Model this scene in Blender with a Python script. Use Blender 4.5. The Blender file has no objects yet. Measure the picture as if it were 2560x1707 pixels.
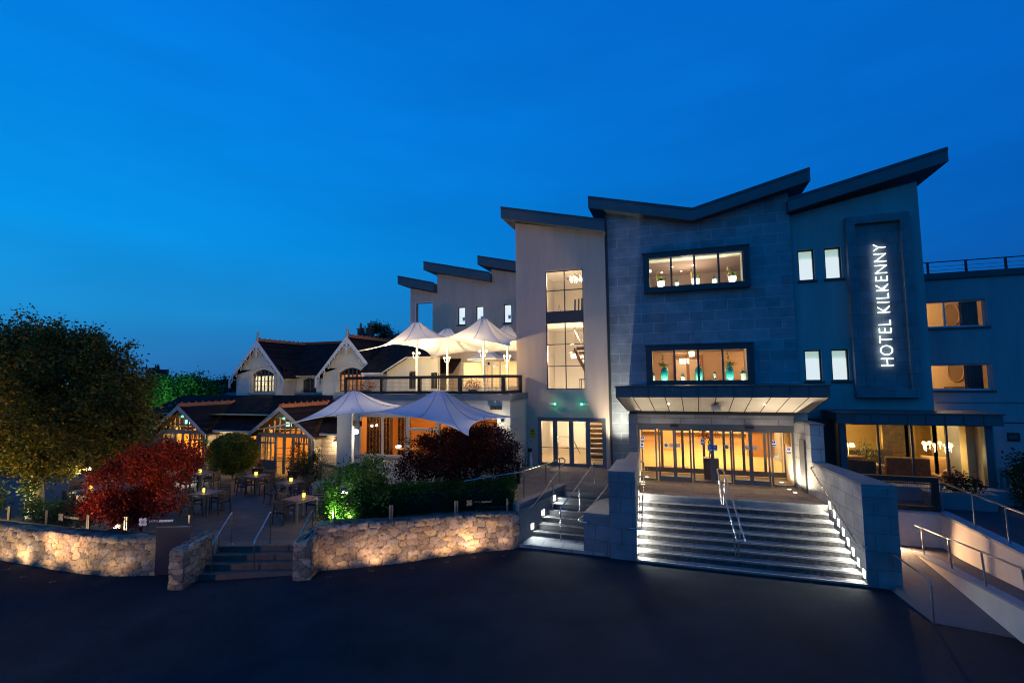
import bpy, math, random
import numpy as np
from mathutils import Vector, Matrix
random.seed(7); np.random.seed(7)
R = math.radians
sc = bpy.context.scene
COL = sc.collection

# ------------------------------------------------------------------ camera
PITCH = math.atan(95.0 / 1210.0); ROLL = 0.0105; YAW = R(18.9)
cam_d = bpy.data.cameras.new("camera"); cam = bpy.data.objects.new("camera", cam_d); COL.objects.link(cam)
cam_d.sensor_width = 36.0; cam_d.lens = 36.0 * 1210.0 / 2560.0
cam_d.clip_start = 0.1; cam_d.clip_end = 6000
fwd = Vector((-math.sin(YAW) * math.cos(PITCH), math.cos(YAW) * math.cos(PITCH), math.sin(PITCH)))
rgt = Vector((math.cos(YAW), math.sin(YAW), 0)); upv = rgt.cross(fwd)
r2 = rgt * math.cos(ROLL) - upv * math.sin(ROLL); u2 = upv * math.cos(ROLL) + rgt * math.sin(ROLL)
m = Matrix((r2, u2, -fwd)).transposed().to_4x4(); m.translation = Vector((0, 0, 5.0))
cam.matrix_world = m
sc.camera = cam

# ------------------------------------------------------------------ world: dusk sky
w = bpy.data.worlds.new("World"); sc.world = w; w.use_nodes = True
nt = w.node_tree; nt.nodes.clear()
out = nt.nodes.new("ShaderNodeOutputWorld"); bg = nt.nodes.new("ShaderNodeBackground")
nt.links.new(bg.outputs[0], out.inputs[0])
tc = nt.nodes.new("ShaderNodeTexCoord"); sep = nt.nodes.new("ShaderNodeSeparateXYZ")
nt.links.new(tc.outputs["Generated"], sep.inputs[0])
def ramp(tree, stops, interp="EASE"):
    n = tree.nodes.new("ShaderNodeValToRGB"); n.color_ramp.interpolation = interp
    e = n.color_ramp.elements
    while len(e) > 1: e.remove(e[0])
    e[0].position = stops[0][0]; e[0].color = (*stops[0][1], 1)
    for p, c in stops[1:]:
        k = e.new(p); k.color = (*c, 1)
    return n
# elevation ramp on the afterglow side (west, to the left) and on the dark side
W_ = ramp(nt, [(0.0, (.022, .15, .42)), (.05, (.022, .21, .53)), (.12, (.012, .275, .66)), (.25, (.002, .30, .82)), (.45, (.001, .24, .82)), (.75, (.001, .15, .68)), (1, (.001, .11, .55))], "LINEAR")
E_ = ramp(nt, [(0.0, (.006, .05, .22)), (.10, (.003, .07, .34)), (.30, (.001, .095, .47)), (.55, (.001, .122, .55)), (1, (.001, .09, .46))], "LINEAR")
nt.links.new(sep.outputs["Z"], W_.inputs[0]); nt.links.new(sep.outputs["Z"], E_.inputs[0])
dot = nt.nodes.new("ShaderNodeVectorMath"); dot.operation = "DOT_PRODUCT"
dot.inputs[1].default_value = (-0.894, -0.447, 0.0)
nt.links.new(tc.outputs["Generated"], dot.inputs[0])
mr = nt.nodes.new("ShaderNodeMapRange"); mr.inputs[1].default_value = -0.95; mr.inputs[2].default_value = 0.66
nt.links.new(dot.outputs["Value"], mr.inputs[0])
mx = nt.nodes.new("ShaderNodeMix"); mx.data_type = "RGBA"
nt.links.new(mr.outputs[0], mx.inputs[0]); nt.links.new(E_.outputs[0], mx.inputs[6]); nt.links.new(W_.outputs[0], mx.inputs[7])
sky = nt.nodes.new("ShaderNodeTexSky"); sky.sky_type = "NISHITA"; sky.sun_disc = False
sky.sun_elevation = R(-4.0); sky.sun_rotation = R(-68); sky.ozone_density = 6.0
ad = nt.nodes.new("ShaderNodeMix"); ad.data_type = "RGBA"; ad.blend_type = "ADD"; ad.inputs[0].default_value = 0.012
nt.links.new(mx.outputs[2], ad.inputs[6]); nt.links.new(sky.outputs[0], ad.inputs[7])
# faint high haze streaks
nz = nt.nodes.new("ShaderNodeTexNoise"); nz.inputs["Scale"].default_value = 2.2; nz.inputs["Detail"].default_value = 4
mp = nt.nodes.new("ShaderNodeMapping"); mp.inputs["Scale"].default_value = (1, 1, 5)
nt.links.new(tc.outputs["Generated"], mp.inputs[0]); nt.links.new(mp.outputs[0], nz.inputs["Vector"])
mr2 = nt.nodes.new("ShaderNodeMapRange"); mr2.inputs[1].default_value = .3; mr2.inputs[2].default_value = .7
mr2.inputs[3].default_value = .93; mr2.inputs[4].default_value = 1.07
nt.links.new(nz.outputs[0], mr2.inputs[0])
ml = nt.nodes.new("ShaderNodeMix"); ml.data_type = "RGBA"; ml.blend_type = "MULTIPLY"; ml.inputs[0].default_value = 1
nt.links.new(ad.outputs[2], ml.inputs[6]); nt.links.new(mr2.outputs[0], ml.inputs[7])
nt.links.new(ml.outputs[2], bg.inputs[0]); bg.inputs[1].default_value = 1.0

sc.view_settings.view_transform = "Standard"; sc.view_settings.look = "None"
sc.view_settings.exposure = 0.0; sc.view_settings.gamma = 1.0
sc.render.engine = "CYCLES"
sc.cycles.use_denoising = True; sc.cycles.pixel_filter_type = "BLACKMAN_HARRIS"; sc.cycles.filter_width = 1.05; sc.cycles.adaptive_threshold = .006
sc.cycles.max_bounces = 6; sc.cycles.diffuse_bounces = 3; sc.cycles.glossy_bounces = 3
sc.cycles.transparent_max_bounces = 16; sc.cycles.transmission_bounces = 3
sc.cycles.sample_clamp_indirect = 4.0
sc.cycles.caustics_reflective = False; sc.cycles.caustics_refractive = False

# ------------------------------------------------------------------ lamps
def aim(o, d):
    o.rotation_euler = Vector(d).to_track_quat("-Z", "Y").to_euler()
def point(loc, watts, col=(1, .75, .45), radius=.05):
    l = bpy.data.lights.new("bulb", "POINT"); l.energy = watts; l.color = col; l.shadow_soft_size = radius
    o = bpy.data.objects.new("bulb", l); o.location = loc; COL.objects.link(o); return o
def spot(loc, d, watts, angle, col=(1, .75, .45), blend=.4, radius=.05):
    l = bpy.data.lights.new("spot_bulb", "SPOT"); l.energy = watts; l.color = col; l.shadow_soft_size = radius
    l.spot_size = R(angle); l.spot_blend = blend
    o = bpy.data.objects.new("spot_bulb", l); o.location = loc; aim(o, d); COL.objects.link(o); return o
def area(loc, d, watts, sx, sy, col=(1, .8, .55), spread=180):
    l = bpy.data.lights.new("panel_bulb", "AREA"); l.energy = watts; l.color = col; l.shape = "RECTANGLE"
    l.size = sx; l.size_y = sy; l.spread = R(spread)
    o = bpy.data.objects.new("panel_bulb", l); o.location = loc; aim(o, d); COL.objects.link(o); return o
WARM = (1, .70, .40); WARM2 = (1, .60, .24); NEUT = (1, .86, .66); WHITE = (1, .97, .86); COOL = (.86, .95, 1); AMBER = (1, .47, .09); LIME = (.80, 1, .45)
# the car-park floodlight on the near kerb (behind the camera) that washes the plastered wings
spot((-4.0, -3.5, 1.2), (-5.2, 24.0, 6.6), 2300, 27, (1, .57, .27), .25, .10)
spot((-4.0, -3.5, 1.3), (-19.2, 30.0, 4.6), 8500, 20, (1, .80, .50), .5, .10)
# a second kerbside floodlight, left of the picture, that rakes the terrace walls and steps
spot((-16.5, -1.5, 2.2), (6.6, 13.2, -1.2), 1300, 42, (1, .60, .38), .6, .08)

# ------------------------------------------------------------------ materials
MATS = {}
def P(mat): return mat.node_tree.nodes["Principled BSDF"]
def M(name, col, rough=.6, metal=0.0, var=.0, vscale=3.0, bump=.0, bscale=40.0, emis=None, es=0.0, spec=.5, detail=6.0, stretch=None):
    if name in MATS: return MATS[name]
    mt = bpy.data.materials.new(name); mt.use_nodes = True; t = mt.node_tree; b = P(mt)
    b.inputs["Base Color"].default_value = (*col, 1); b.inputs["Roughness"].default_value = rough
    b.inputs["Metallic"].default_value = metal; b.inputs["Specular IOR Level"].default_value = spec
    if emis: b.inputs["Emission Color"].default_value = (*emis, 1); b.inputs["Emission Strength"].default_value = es
    if var or bump:
        c = t.nodes.new("ShaderNodeTexCoord"); src = c.outputs["Object"]
        if stretch:
            mpn = t.nodes.new("ShaderNodeMapping"); mpn.inputs["Scale"].default_value = stretch
            t.links.new(src, mpn.inputs[0]); src = mpn.outputs[0]
    if var:
        n = t.nodes.new("ShaderNodeTexNoise"); n.inputs["Scale"].default_value = vscale; n.inputs["Detail"].default_value = detail
        n.inputs["Roughness"].default_value = .65
        t.links.new(src, n.inputs["Vector"])
        rp = t.nodes.new("ShaderNodeMapRange"); rp.inputs[1].default_value = .25; rp.inputs[2].default_value = .75
        rp.inputs[3].default_value = 1 - var; rp.inputs[4].default_value = 1 + var
        t.links.new(n.outputs[0], rp.inputs[0])
        mm = t.nodes.new("ShaderNodeMix"); mm.data_type = "RGBA"; mm.blend_type = "MULTIPLY"; mm.inputs[0].default_value = 1
        mm.inputs[6].default_value = (*col, 1); t.links.new(rp.outputs[0], mm.inputs[7])
        t.links.new(mm.outputs[2], b.inputs["Base Color"])
    if bump:
        n2 = t.nodes.new("ShaderNodeTexNoise"); n2.inputs["Scale"].default_value = bscale; n2.inputs["Detail"].default_value = 4
        t.links.new(src, n2.inputs["Vector"])
        bn = t.nodes.new("ShaderNodeBump"); bn.inputs["Strength"].default_value = bump; bn.inputs["Distance"].default_value = .02
        t.links.new(n2.outputs[0], bn.inputs["Height"]); t.links.new(bn.outputs[0], b.inputs["Normal"])
    MATS[name] = mt; return mt
def emit(name, col, s):
    return M(name, (.8, .8, .8), .5, emis=col, es=s)
def brick_mat(name, col, mortar, bw, bh, msize, var=.3, rough=.7, axes="XZ", bump=.4, offs=.5, spec=.4, squash=1.0, nvar=.25):
    mt = bpy.data.materials.new(name); mt.use_nodes = True; t = mt.node_tree; b = P(mt)
    c = t.nodes.new("ShaderNodeTexCoord"); s = t.nodes.new("ShaderNodeSeparateXYZ"); t.links.new(c.outputs["Object"], s.inputs[0])
    cb = t.nodes.new("ShaderNodeCombineXYZ")
    if axes == "SUMZ":   # courses run round corners
        ad_ = t.nodes.new("ShaderNodeMath"); ad_.operation = "ADD"; t.links.new(s.outputs["X"], ad_.inputs[0]); t.links.new(s.outputs["Y"], ad_.inputs[1])
        t.links.new(ad_.outputs[0], cb.inputs[0]); t.links.new(s.outputs["Z"], cb.inputs[1])
    else:
        t.links.new(s.outputs[axes[0]], cb.inputs[0]); t.links.new(s.outputs[axes[1]], cb.inputs[1])
    br = t.nodes.new("ShaderNodeTexBrick"); t.links.new(cb.outputs[0], br.inputs["Vector"])
    br.offset = offs; br.squash = squash
    br.inputs["Scale"].default_value = 1.0; br.inputs["Brick Width"].default_value = bw; br.inputs["Row Height"].default_value = bh
    br.inputs["Mortar Size"].default_value = msize; br.inputs["Mortar Smooth"].default_value = .1; br.inputs["Bias"].default_value = 0
    br.inputs["Color1"].default_value = (*[v * (1 - var) for v in col], 1); br.inputs["Color2"].default_value = (*[min(1, v * (1 + var)) for v in col], 1)
    br.inputs["Mortar"].default_value = (*mortar, 1)
    n = t.nodes.new("ShaderNodeTexNoise"); n.inputs["Scale"].default_value = 2.3; n.inputs["Detail"].default_value = 8; t.links.new(c.outputs["Object"], n.inputs["Vector"])
    rp = t.nodes.new("ShaderNodeMapRange"); rp.inputs[1].default_value = .25; rp.inputs[2].default_value = .75; rp.inputs[3].default_value = 1 - nvar; rp.inputs[4].default_value = 1 + nvar
    t.links.new(n.outputs[0], rp.inputs[0])
    mm = t.nodes.new("ShaderNodeMix"); mm.data_type = "RGBA"; mm.blend_type = "MULTIPLY"; mm.inputs[0].default_value = 1
    t.links.new(br.outputs["Color"], mm.inputs[6]); t.links.new(rp.outputs[0], mm.inputs[7]); t.links.new(mm.outputs[2], b.inputs["Base Color"])
    b.inputs["Roughness"].default_value = rough; b.inputs["Specular IOR Level"].default_value = spec
    bn = t.nodes.new("ShaderNodeBump"); bn.inputs["Strength"].default_value = bump; bn.inputs["Distance"].default_value = .01; bn.invert = True
    n3 = t.nodes.new("ShaderNodeTexNoise"); n3.inputs["Scale"].default_value = 45; t.links.new(c.outputs["Object"], n3.inputs["Vector"])
    a3 = t.nodes.new("ShaderNodeMath"); a3.operation = "MULTIPLY_ADD"; a3.inputs[1].default_value = .35
    t.links.new(n3.outputs[0], a3.inputs[0]); t.links.new(br.outputs["Fac"], a3.inputs[2])
    t.links.new(a3.outputs[0], bn.inputs["Height"]); t.links.new(bn.outputs[0], b.inputs["Normal"])
    MATS[name] = mt; return mt
def glass_mat(name, tint=(1, 1, 1), refl=.5):
    mt = bpy.data.materials.new(name); mt.use_nodes = True; t = mt.node_tree; t.nodes.clear()
    o = t.nodes.new("ShaderNodeOutputMaterial"); x = t.nodes.new("ShaderNodeMixShader"); tr = t.nodes.new("ShaderNodeBsdfTransparent")
    g = t.nodes.new("ShaderNodeBsdfGlossy"); g.inputs["Roughness"].default_value = .02; g.inputs["Color"].default_value = (.9, .95, 1, 1)
    tr.inputs[0].default_value = (*tint, 1)
    f = t.nodes.new("ShaderNodeFresnel"); f.inputs[0].default_value = 1.45
    mu = t.nodes.new("ShaderNodeMath"); mu.operation = "MULTIPLY"; mu.inputs[1].default_value = refl
    t.links.new(f.outputs[0], mu.inputs[0]); t.links.new(mu.outputs[0], x.inputs[0]); t.links.new(tr.outputs[0], x.inputs[1]); t.links.new(g.outputs[0], x.inputs[2])
    t.links.new(x.outputs[0], o.inputs[0]); MATS[name] = mt; return mt
def leaf_mat(name, c1, c2, rough=.45, trans=.35, tcol=None):
    mt = bpy.data.materials.new(name); mt.use_nodes = True; t = mt.node_tree; b = P(mt)
    g = t.nodes.new("ShaderNodeNewGeometry"); rp = ramp(t, [(0, c1), (.55, tuple((a + b_) / 2 for a, b_ in zip(c1, c2))), (1, c2)], "LINEAR")
    t.links.new(g.outputs["Random Per Island"], rp.inputs[0])
    c = t.nodes.new("ShaderNodeTexCoord"); n = t.nodes.new("ShaderNodeTexNoise"); n.inputs["Scale"].default_value = 1.1; n.inputs["Detail"].default_value = 3
    t.links.new(c.outputs["Object"], n.inputs["Vector"])
    r2_ = t.nodes.new("ShaderNodeMapRange"); r2_.inputs[1].default_value = .3; r2_.inputs[2].default_value = .7; r2_.inputs[3].default_value = .55; r2_.inputs[4].default_value = 1.4
    t.links.new(n.outputs[0], r2_.inputs[0])
    mm = t.nodes.new("ShaderNodeMix"); mm.data_type = "RGBA"; mm.blend_type = "MULTIPLY"; mm.inputs[0].default_value = 1
    t.links.new(rp.outputs[0], mm.inputs[6]); t.links.new(r2_.outputs[0], mm.inputs[7])
    t.links.new(mm.outputs[2], b.inputs["Base Color"]); b.inputs["Roughness"].default_value = rough; b.inputs["Specular IOR Level"].default_value = .12
    o = t.nodes["Material Output"]; tl = t.nodes.new("ShaderNodeBsdfTranslucent"); t.links.new(mm.outputs[2], tl.inputs[0])
    ms = t.nodes.new("ShaderNodeMixShader"); ms.inputs[0].default_value = trans
    t.links.new(b.outputs[0], ms.inputs[1]); t.links.new(tl.outputs[0], ms.inputs[2]); t.links.new(ms.outputs[0], o.inputs[0])
    MATS[name] = mt; return mt

# ------------------------------------------------------------------ object helpers
WT = {}
def wt(o): return WT.get(o.name, Vector((0, 0, 0)))
def tag(o, label=None, cat=None, group=None, kind=None):
    if label: o["label"] = label
    if cat: o["category"] = cat
    if group: o["group"] = group
    if kind: o["kind"] = kind
    return o
def thing(name, loc, label, cat, group=None, rz=0.0):
    o = bpy.data.objects.new(name, None); COL.objects.link(o); o.location = loc; o.rotation_euler = (0, 0, rz); o.empty_display_size = .2
    WT[o.name] = Vector(loc); return tag(o, label, cat, group)
class MB:
    def __init__(s): s.v = []; s.f = []; s.sm = []
    def add(s, vs, fs, smooth=False):
        k = len(s.v); s.v += [tuple(p) for p in vs]; s.f += [tuple(i + k for i in f) for f in fs]; s.sm += [smooth] * len(fs); return s
    def box(s, x0, x1, y0, y1, z0, z1):
        return s.add([(x0, y0, z0), (x1, y0, z0), (x1, y1, z0), (x0, y1, z0), (x0, y0, z1), (x1, y0, z1), (x1, y1, z1), (x0, y1, z1)],
                     [(0, 3, 2, 1), (4, 5, 6, 7), (0, 1, 5, 4), (1, 2, 6, 5), (2, 3, 7, 6), (3, 0, 4, 7)])
    def quad(s, a, b, c, d): return s.add([a, b, c, d], [(0, 1, 2, 3)])
    def prism(s, poly, axis, a, b):
        """poly of 2-D points extruded along an axis from a to b"""
        n = len(poly)
        def p3(p, t): return (t, p[0], p[1]) if axis == "X" else (p[0], t, p[1]) if axis == "Y" else (p[0], p[1], t)
        vs = [p3(p, a) for p in poly] + [p3(p, b) for p in poly]
        ar = sum(poly[i][0] * poly[(i + 1) % n][1] - poly[(i + 1) % n][0] * poly[i][1] for i in range(n))
        fl = (ar > 0) ^ (axis == "Y") ^ (b < a)
        f = [tuple(range(n))[::-1] if fl else tuple(range(n)), tuple(range(n, 2 * n)) if fl else tuple(range(n, 2 * n))[::-1]]
        for i in range(n):
            j = (i + 1) % n; f.append((i, j, n + j, n + i) if fl else (j, i, n + i, n + j))
        return s.add(vs, f)
    def wallpath(s, pts, zt, zb, th):
        """wall with a plan polyline; zt, zb lists of heights; th thickness to the left of travel"""
        n = len(pts); L = []
        for i in range(n):
            d = Vector((0, 0))
            if i > 0: d += (Vector(pts[i]) - Vector(pts[i - 1])).normalized()
            if i < n - 1: d += (Vector(pts[i + 1]) - Vector(pts[i])).normalized()
            d.normalize(); L.append(Vector((-d.y, d.x)) * th)
        vs = []
        for i in range(n):
            x, y = pts[i]; a, b = x + L[i].x, y + L[i].y
            vs += [(x, y, zb[i]), (x, y, zt[i]), (a, b, zt[i]), (a, b, zb[i])]
        f = [(0, 1, 2, 3), tuple(4 * (n - 1) + k for k in (3, 2, 1, 0))]
        for i in range(n - 1):
            k = 4 * i
            f += [(k, k + 4, k + 5, k + 1), (k + 1, k + 5, k + 6, k + 2), (k + 2, k + 6, k + 7, k + 3), (k + 3, k + 7, k + 4, k)]
        return s.add(vs, f)
    def beam(s, p, q, w, h, up=(0, 0, 1)):
        p, q = Vector(p), Vector(q); d = (q - p).normalized(); u = Vector(up)
        if abs(d.dot(u)) > .98: u = Vector((0, 1, 0))
        a = d.cross(u).normalized() * (w / 2); b = a.cross(d).normalized() * (h / 2)
        vs = [p - a - b, p + a - b, p + a + b, p - a + b, q - a - b, q + a - b, q + a + b, q - a + b]
        return s.add(vs, [(0, 1, 2, 3), (7, 6, 5, 4), (0, 4, 5, 1), (1, 5, 6, 2), (2, 6, 7, 3), (3, 7, 4, 0)])
    def tube(s, pts, r, n=8, cap=True):
        pts = [Vector(p) for p in pts]; rs = r if isinstance(r, (list, tuple)) else [r] * len(pts); rings = []
        pa = None
        for i, p in enumerate(pts):
            d = Vector((0, 0, 0))
            if i > 0: d += (p - pts[i - 1]).normalized()
            if i < len(pts) - 1: d += (pts[i + 1] - p).normalized()
            d.normalize()
            if pa is None: pa = d.orthogonal().normalized()
            else: pa = (pa - d * pa.dot(d)).normalized()
            b = d.cross(pa); rings.append([p + (pa * math.cos(2 * math.pi * k / n) + b * math.sin(2 * math.pi * k / n)) * rs[i] for k in range(n)])
        vs = [q for rg in rings for q in rg]; f = []
        for i in range(len(pts) - 1):
            for k in range(n):
                f.append((i * n + k, i * n + (k + 1) % n, (i + 1) * n + (k + 1) % n, (i + 1) * n + k))
        s.add(vs, f, True)
        if cap: s.add(rings[0], [tuple(range(n))[::-1]]); s.add(rings[-1], [tuple(range(n))])
        return s
    def lathe(s, prof, c=(0, 0, 0), n=16, smooth=True):
        vs = []; f = []; x, y, z = c
        for r, h in prof: vs += [(x + r * math.cos(2 * math.pi * k / n), y + r * math.sin(2 * math.pi * k / n), z + h) for k in range(n)]
        for i in range(len(prof) - 1):
            for k in range(n): f.append((i * n + k, i * n + (k + 1) % n, (i + 1) * n + (k + 1) % n, (i + 1) * n + k))
        s.add(vs, f, smooth)
        s.add(vs[:n], [tuple(range(n))[::-1]]); s.add(vs[-n:], [tuple(range(n))]); return s
    def ball(s, c, r, n=10, sq=1.0):
        k = n // 2
        return s.lathe([(max(.001, r * math.sin(math.pi * i / k)), -r * sq * math.cos(math.pi * i / k)) for i in range(k + 1)], c, n)
    def bezel(s, x0, x1, z0, z1, y0, y1, w):
        s.box(x0, x0 + w, y0, y1, z0, z1); s.box(x1 - w, x1, y0, y1, z0, z1)
        s.box(x0 + w, x1 - w, y0, y1, z0, z0 + w); return s.box(x0 + w, x1 - w, y0, y1, z1 - w, z1)
    def build(s, name, mat, parent=None, local=False, label=None):
        me = bpy.data.meshes.new(name); me.from_pydata(s.v, [], s.f); me.validate()
        mats = mat if isinstance(mat, (list, tuple)) else [mat]
        for mm_ in mats: me.materials.append(mm_)
        if len(s.sm) == len(me.polygons): me.polygons.foreach_set("use_smooth", s.sm)
        me.update(); o = bpy.data.objects.new(name, me); COL.objects.link(o)
        if parent is not None:
            o.parent = parent
            if local: WT[o.name] = wt(parent)
            else: o.location = -wt(parent); WT[o.name] = Vector((0, 0, 0))
        else: WT[o.name] = Vector((0, 0, 0))
        if label: o["label"] = label
        return o
def box(x0, x1, y0, y1, z0, z1): return MB().box(x0, x1, y0, y1, z0, z1)
def struct(mb, name, mat, kind="structure"):
    o = mb.build(name, mat); o["kind"] = kind; return o
def topmesh(mb, name, mat, label, cat, group=None): return tag(mb.build(name, mat), label, cat, group)
def copy_tree(o, parent=None):
    c = o.copy(); COL.objects.link(c); c.parent = parent
    WT[c.name] = wt(o)
    for ch in list(o.children): copy_tree(ch, c)
    return c
def wall_y(mb, x0, x1, z0, top, y, th, holes=()):
    """wall facing -Y; top is a list of (x, z) from x0 to x1; holes (x0,x1,z0,z1)"""
    def zt(x):
        for (a, b), (c, d) in zip(top, top[1:]):
            if a - 1e-6 <= x <= c + 1e-6: return b + (d - b) * (x - a) / (c - a)
        return top[-1][1]
    xs = sorted({x0, x1, *[p[0] for p in top], *[h[0] for h in holes], *[h[1] for h in holes]}); xs = [x for x in xs if x0 - 1e-6 <= x <= x1 + 1e-6]
    zs = sorted({z0, *[h[2] for h in holes], *[h[3] for h in holes]})
    for a, b in zip(xs, xs[1:]):
        for i, c in enumerate(zs):
            last = i == len(zs) - 1
            d = None if last else zs[i + 1]
            mx_ = (a + b) / 2; mz = c + .001 if last else (c + d) / 2
            if any(h[0] < mx_ < h[1] and h[2] < mz < h[3] for h in holes): continue
            za, zb_ = (zt(a), zt(b)) if last else (d, d)
            for yy, fl in ((y, 0), (y + th, 1)):
                q = [(a, yy, c), (b, yy, c), (b, yy, zb_), (a, yy, za)]
                mb.quad(*(q[::-1] if fl else q))
    for h in holes:
        a, b, c, d = h; e = y + th
        mb.quad((a, y, c), (a, e, c), (b, e, c), (b, y, c)) if c > z0 + 1e-6 else None
        mb.quad((a, y, d), (b, y, d), (b, e, d), (a, e, d)); mb.quad((a, y, c), (a, y, d), (a, e, d), (a, e, c)); mb.quad((b, y, c), (b, e, c), (b, e, d), (b, y, d))
    e = y + th
    mb.quad((x0, y, z0), (x0, y, zt(x0)), (x0, e, zt(x0)), (x0, e, z0)); mb.quad((x1, y, z0), (x1, e, z0), (x1, e, zt(x1)), (x1, y, zt(x1)))
    for (a, b), (c, d) in zip(top, top[1:]): mb.quad((a, y, b), (c, y, d), (c, e, d), (a, e, b))
    return mb
def room(parent, x0, x1, y0, y1, z0, z1, wm, fm, cm):
    MB().quad((x0, y1, z0), (x1, y1, z0), (x1, y1, z1), (x0, y1, z1)).quad((x0, y0, z0), (x0, y1, z0), (x0, y1, z1), (x0, y0, z1)).quad((x1, y1, z0), (x1, y0, z0), (x1, y0, z1), (x1, y1, z1)).build("inner_wall", wm, parent)
    MB().quad((x0, y0, z0), (x1, y0, z0), (x1, y1, z0), (x0, y1, z0)).build("inner_floor", fm, parent)
    MB().quad((x0, y0, z1), (x0, y1, z1), (x1, y1, z1), (x1, y0, z1)).build("inner_ceiling", cm, parent)
def window(parent, x0, x1, z0, z1, y, fw, fm, gm, vs=(), hs=(), dep=.07, bw=None, name="window", sill=None):
    bw = bw or fw
    mb = MB().bezel(x0, x1, z0, z1, y, y + dep, fw)
    for v in vs: mb.box(v - bw / 2, v + bw / 2, y + .004, y + dep - .004, z0 + fw, z1 - fw)
    for h in hs:
        xs_ = [x0 + fw, *[q for v in sorted(vs) for q in (v - bw / 2, v + bw / 2)], x1 - fw]
        for a, b in zip(xs_[::2], xs_[1::2]): mb.box(a, b, y + .006, y + dep - .006, h - bw / 2, h + bw / 2)
    o = mb.build(name, fm, parent)
    MB().quad((x0 + fw, y + dep * .5, z0 + fw), (x1 - fw, y + dep * .5, z0 + fw), (x1 - fw, y + dep * .5, z1 - fw), (x0 + fw, y + dep * .5, z1 - fw)).build("pane", gm, o)
    if sill: box(x0 - .06, x1 + .06, y - .16, y - .004, z0 - .07, z0 - .003).build("sill", sill, o)
    return o
def text_obj(txt, loc, size, mat, parent=None, name="lettering", rot=(R(90), 0, 0), width=None, align="LEFT", ext=.004, bold=0.0, spacing=1.0):
    c = bpy.data.curves.new(name, "FONT"); c.body = txt; c.size = size; c.extrude = ext; c.align_x = align; c.offset = bold; c.space_character = spacing
    c.materials.append(mat); o = bpy.data.objects.new(name, c); COL.objects.link(o)
    bpy.context.view_layer.update(); me = bpy.data.meshes.new_from_object(o.evaluated_get(bpy.context.evaluated_depsgraph_get())); bpy.data.objects.remove(o); o = bpy.data.objects.new(name, me); COL.objects.link(o)
    if width:
        xs_ = [v.co.x for v in me.vertices]; d = max(xs_) - min(xs_); o.scale = (width / d, 1, 1) if d else (1, 1, 1)
    o.rotation_euler = rot; o.location = Vector(loc) - (wt(parent) if parent else Vector((0, 0, 0)))
    if parent: o.parent = parent
    return o
# ================================================================== GROUND, STEPS, WALLS
def speckle_mat(name, col, rough, amp=.5, scale=120, big=.25, bump=.5, spec=.3):
    mt = M(name, col, rough, var=big, vscale=.7, bump=bump, bscale=scale, spec=spec)
    t = mt.node_tree; b = P(mt); c = t.nodes.new("ShaderNodeTexCoord"); n = t.nodes.new("ShaderNodeTexNoise")
    n.inputs["Scale"].default_value = scale; n.inputs["Detail"].default_value = 2; t.links.new(c.outputs["Object"], n.inputs["Vector"])
    rp = t.nodes.new("ShaderNodeMapRange"); rp.inputs[1].default_value = .35; rp.inputs[2].default_value = .65; rp.inputs[3].default_value = 1 - amp; rp.inputs[4].default_value = 1 + amp
    t.links.new(n.outputs[0], rp.inputs[0])
    old = b.inputs["Base Color"].links[0].from_socket
    mm = t.nodes.new("ShaderNodeMix"); mm.data_type = "RGBA"; mm.blend_type = "MULTIPLY"; mm.inputs[0].default_value = 1
    t.links.new(old, mm.inputs[6]); t.links.new(rp.outputs[0], mm.inputs[7]); t.links.new(mm.outputs[2], b.inputs["Base Color"])
    return mt
ASPH = speckle_mat("asphalt", (.018, .025, .030), .95, .7, 62, .4, .55, .1)
EARTH = M("earth", (.03, .025, .018), .95, var=.4)
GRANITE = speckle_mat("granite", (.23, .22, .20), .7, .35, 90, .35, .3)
GRANITE_RS = speckle_mat("granite_riser_shaded", (.05, .05, .05), .8, .45, 14, .5, .3)  # stained riser stone, darkened further to stand for the risers' shade
GRANITE_DK = speckle_mat("granite_dark", (.085, .082, .078), .75, .35, 90, .3, .3)
PAVE = brick_mat("paving", (.17, .135, .11), (.06, .05, .045), .6, .6, .008, .12, .8, "XY", .3)
PAVE_T = brick_mat("terrace_paving", (.085, .068, .054), (.038, .033, .028), .6, .4, .008, .15, .8, "XY", .35)
def zg(x, y=0):
    return -.4 * min(1, max(0, (-x - 4.5) / 7.5))
# far ground sheet to the horizon
struct(MB().add([(-4000, -800, -1.2), (4000, -800, -1.2), (4000, 5000, -1.2), (-4000, 5000, -1.2)], [(0, 1, 2, 3)]), "ground", EARTH)
mb = MB(); xs = np.linspace(-46, 30, 77); ys = np.linspace(-25, 17, 22)
mb.add([(x, y, zg(x)) for y in ys for x in xs], [(j * 77 + i, j * 77 + i + 1, (j + 1) * 77 + i + 1, (j + 1) * 77 + i) for j in range(21) for i in range(76)])
struct(mb, "road", ASPH)
# distant wooded hills on the skyline
mb = MB(); n = 60; rnd = random.Random(3)
hs = [(-2600 + i * 60, 1500 + 200 * math.sin(i * .3)) for i in range(n)]
top = [10 + 9 * math.sin(i * .37) + 7 * math.sin(i * .9 + 1) + rnd.random() * 3 for i in range(n)]
mb.add([(x, y, -5) for x, y in hs] + [(x, y, 5 + max(2, t)) for (x, y), t in zip(hs, top)] + [(x, y + 400, -5) for x, y in hs],
       [(i, i + 1, n + i + 1, n + i) for i in range(n - 1)] + [(n + i, n + i + 1, 2 * n + i + 1, 2 * n + i) for i in range(n - 1)])
struct(mb, "hills", M("far_wood", (.02, .035, .03), .95, var=.4, vscale=.02))

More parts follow.
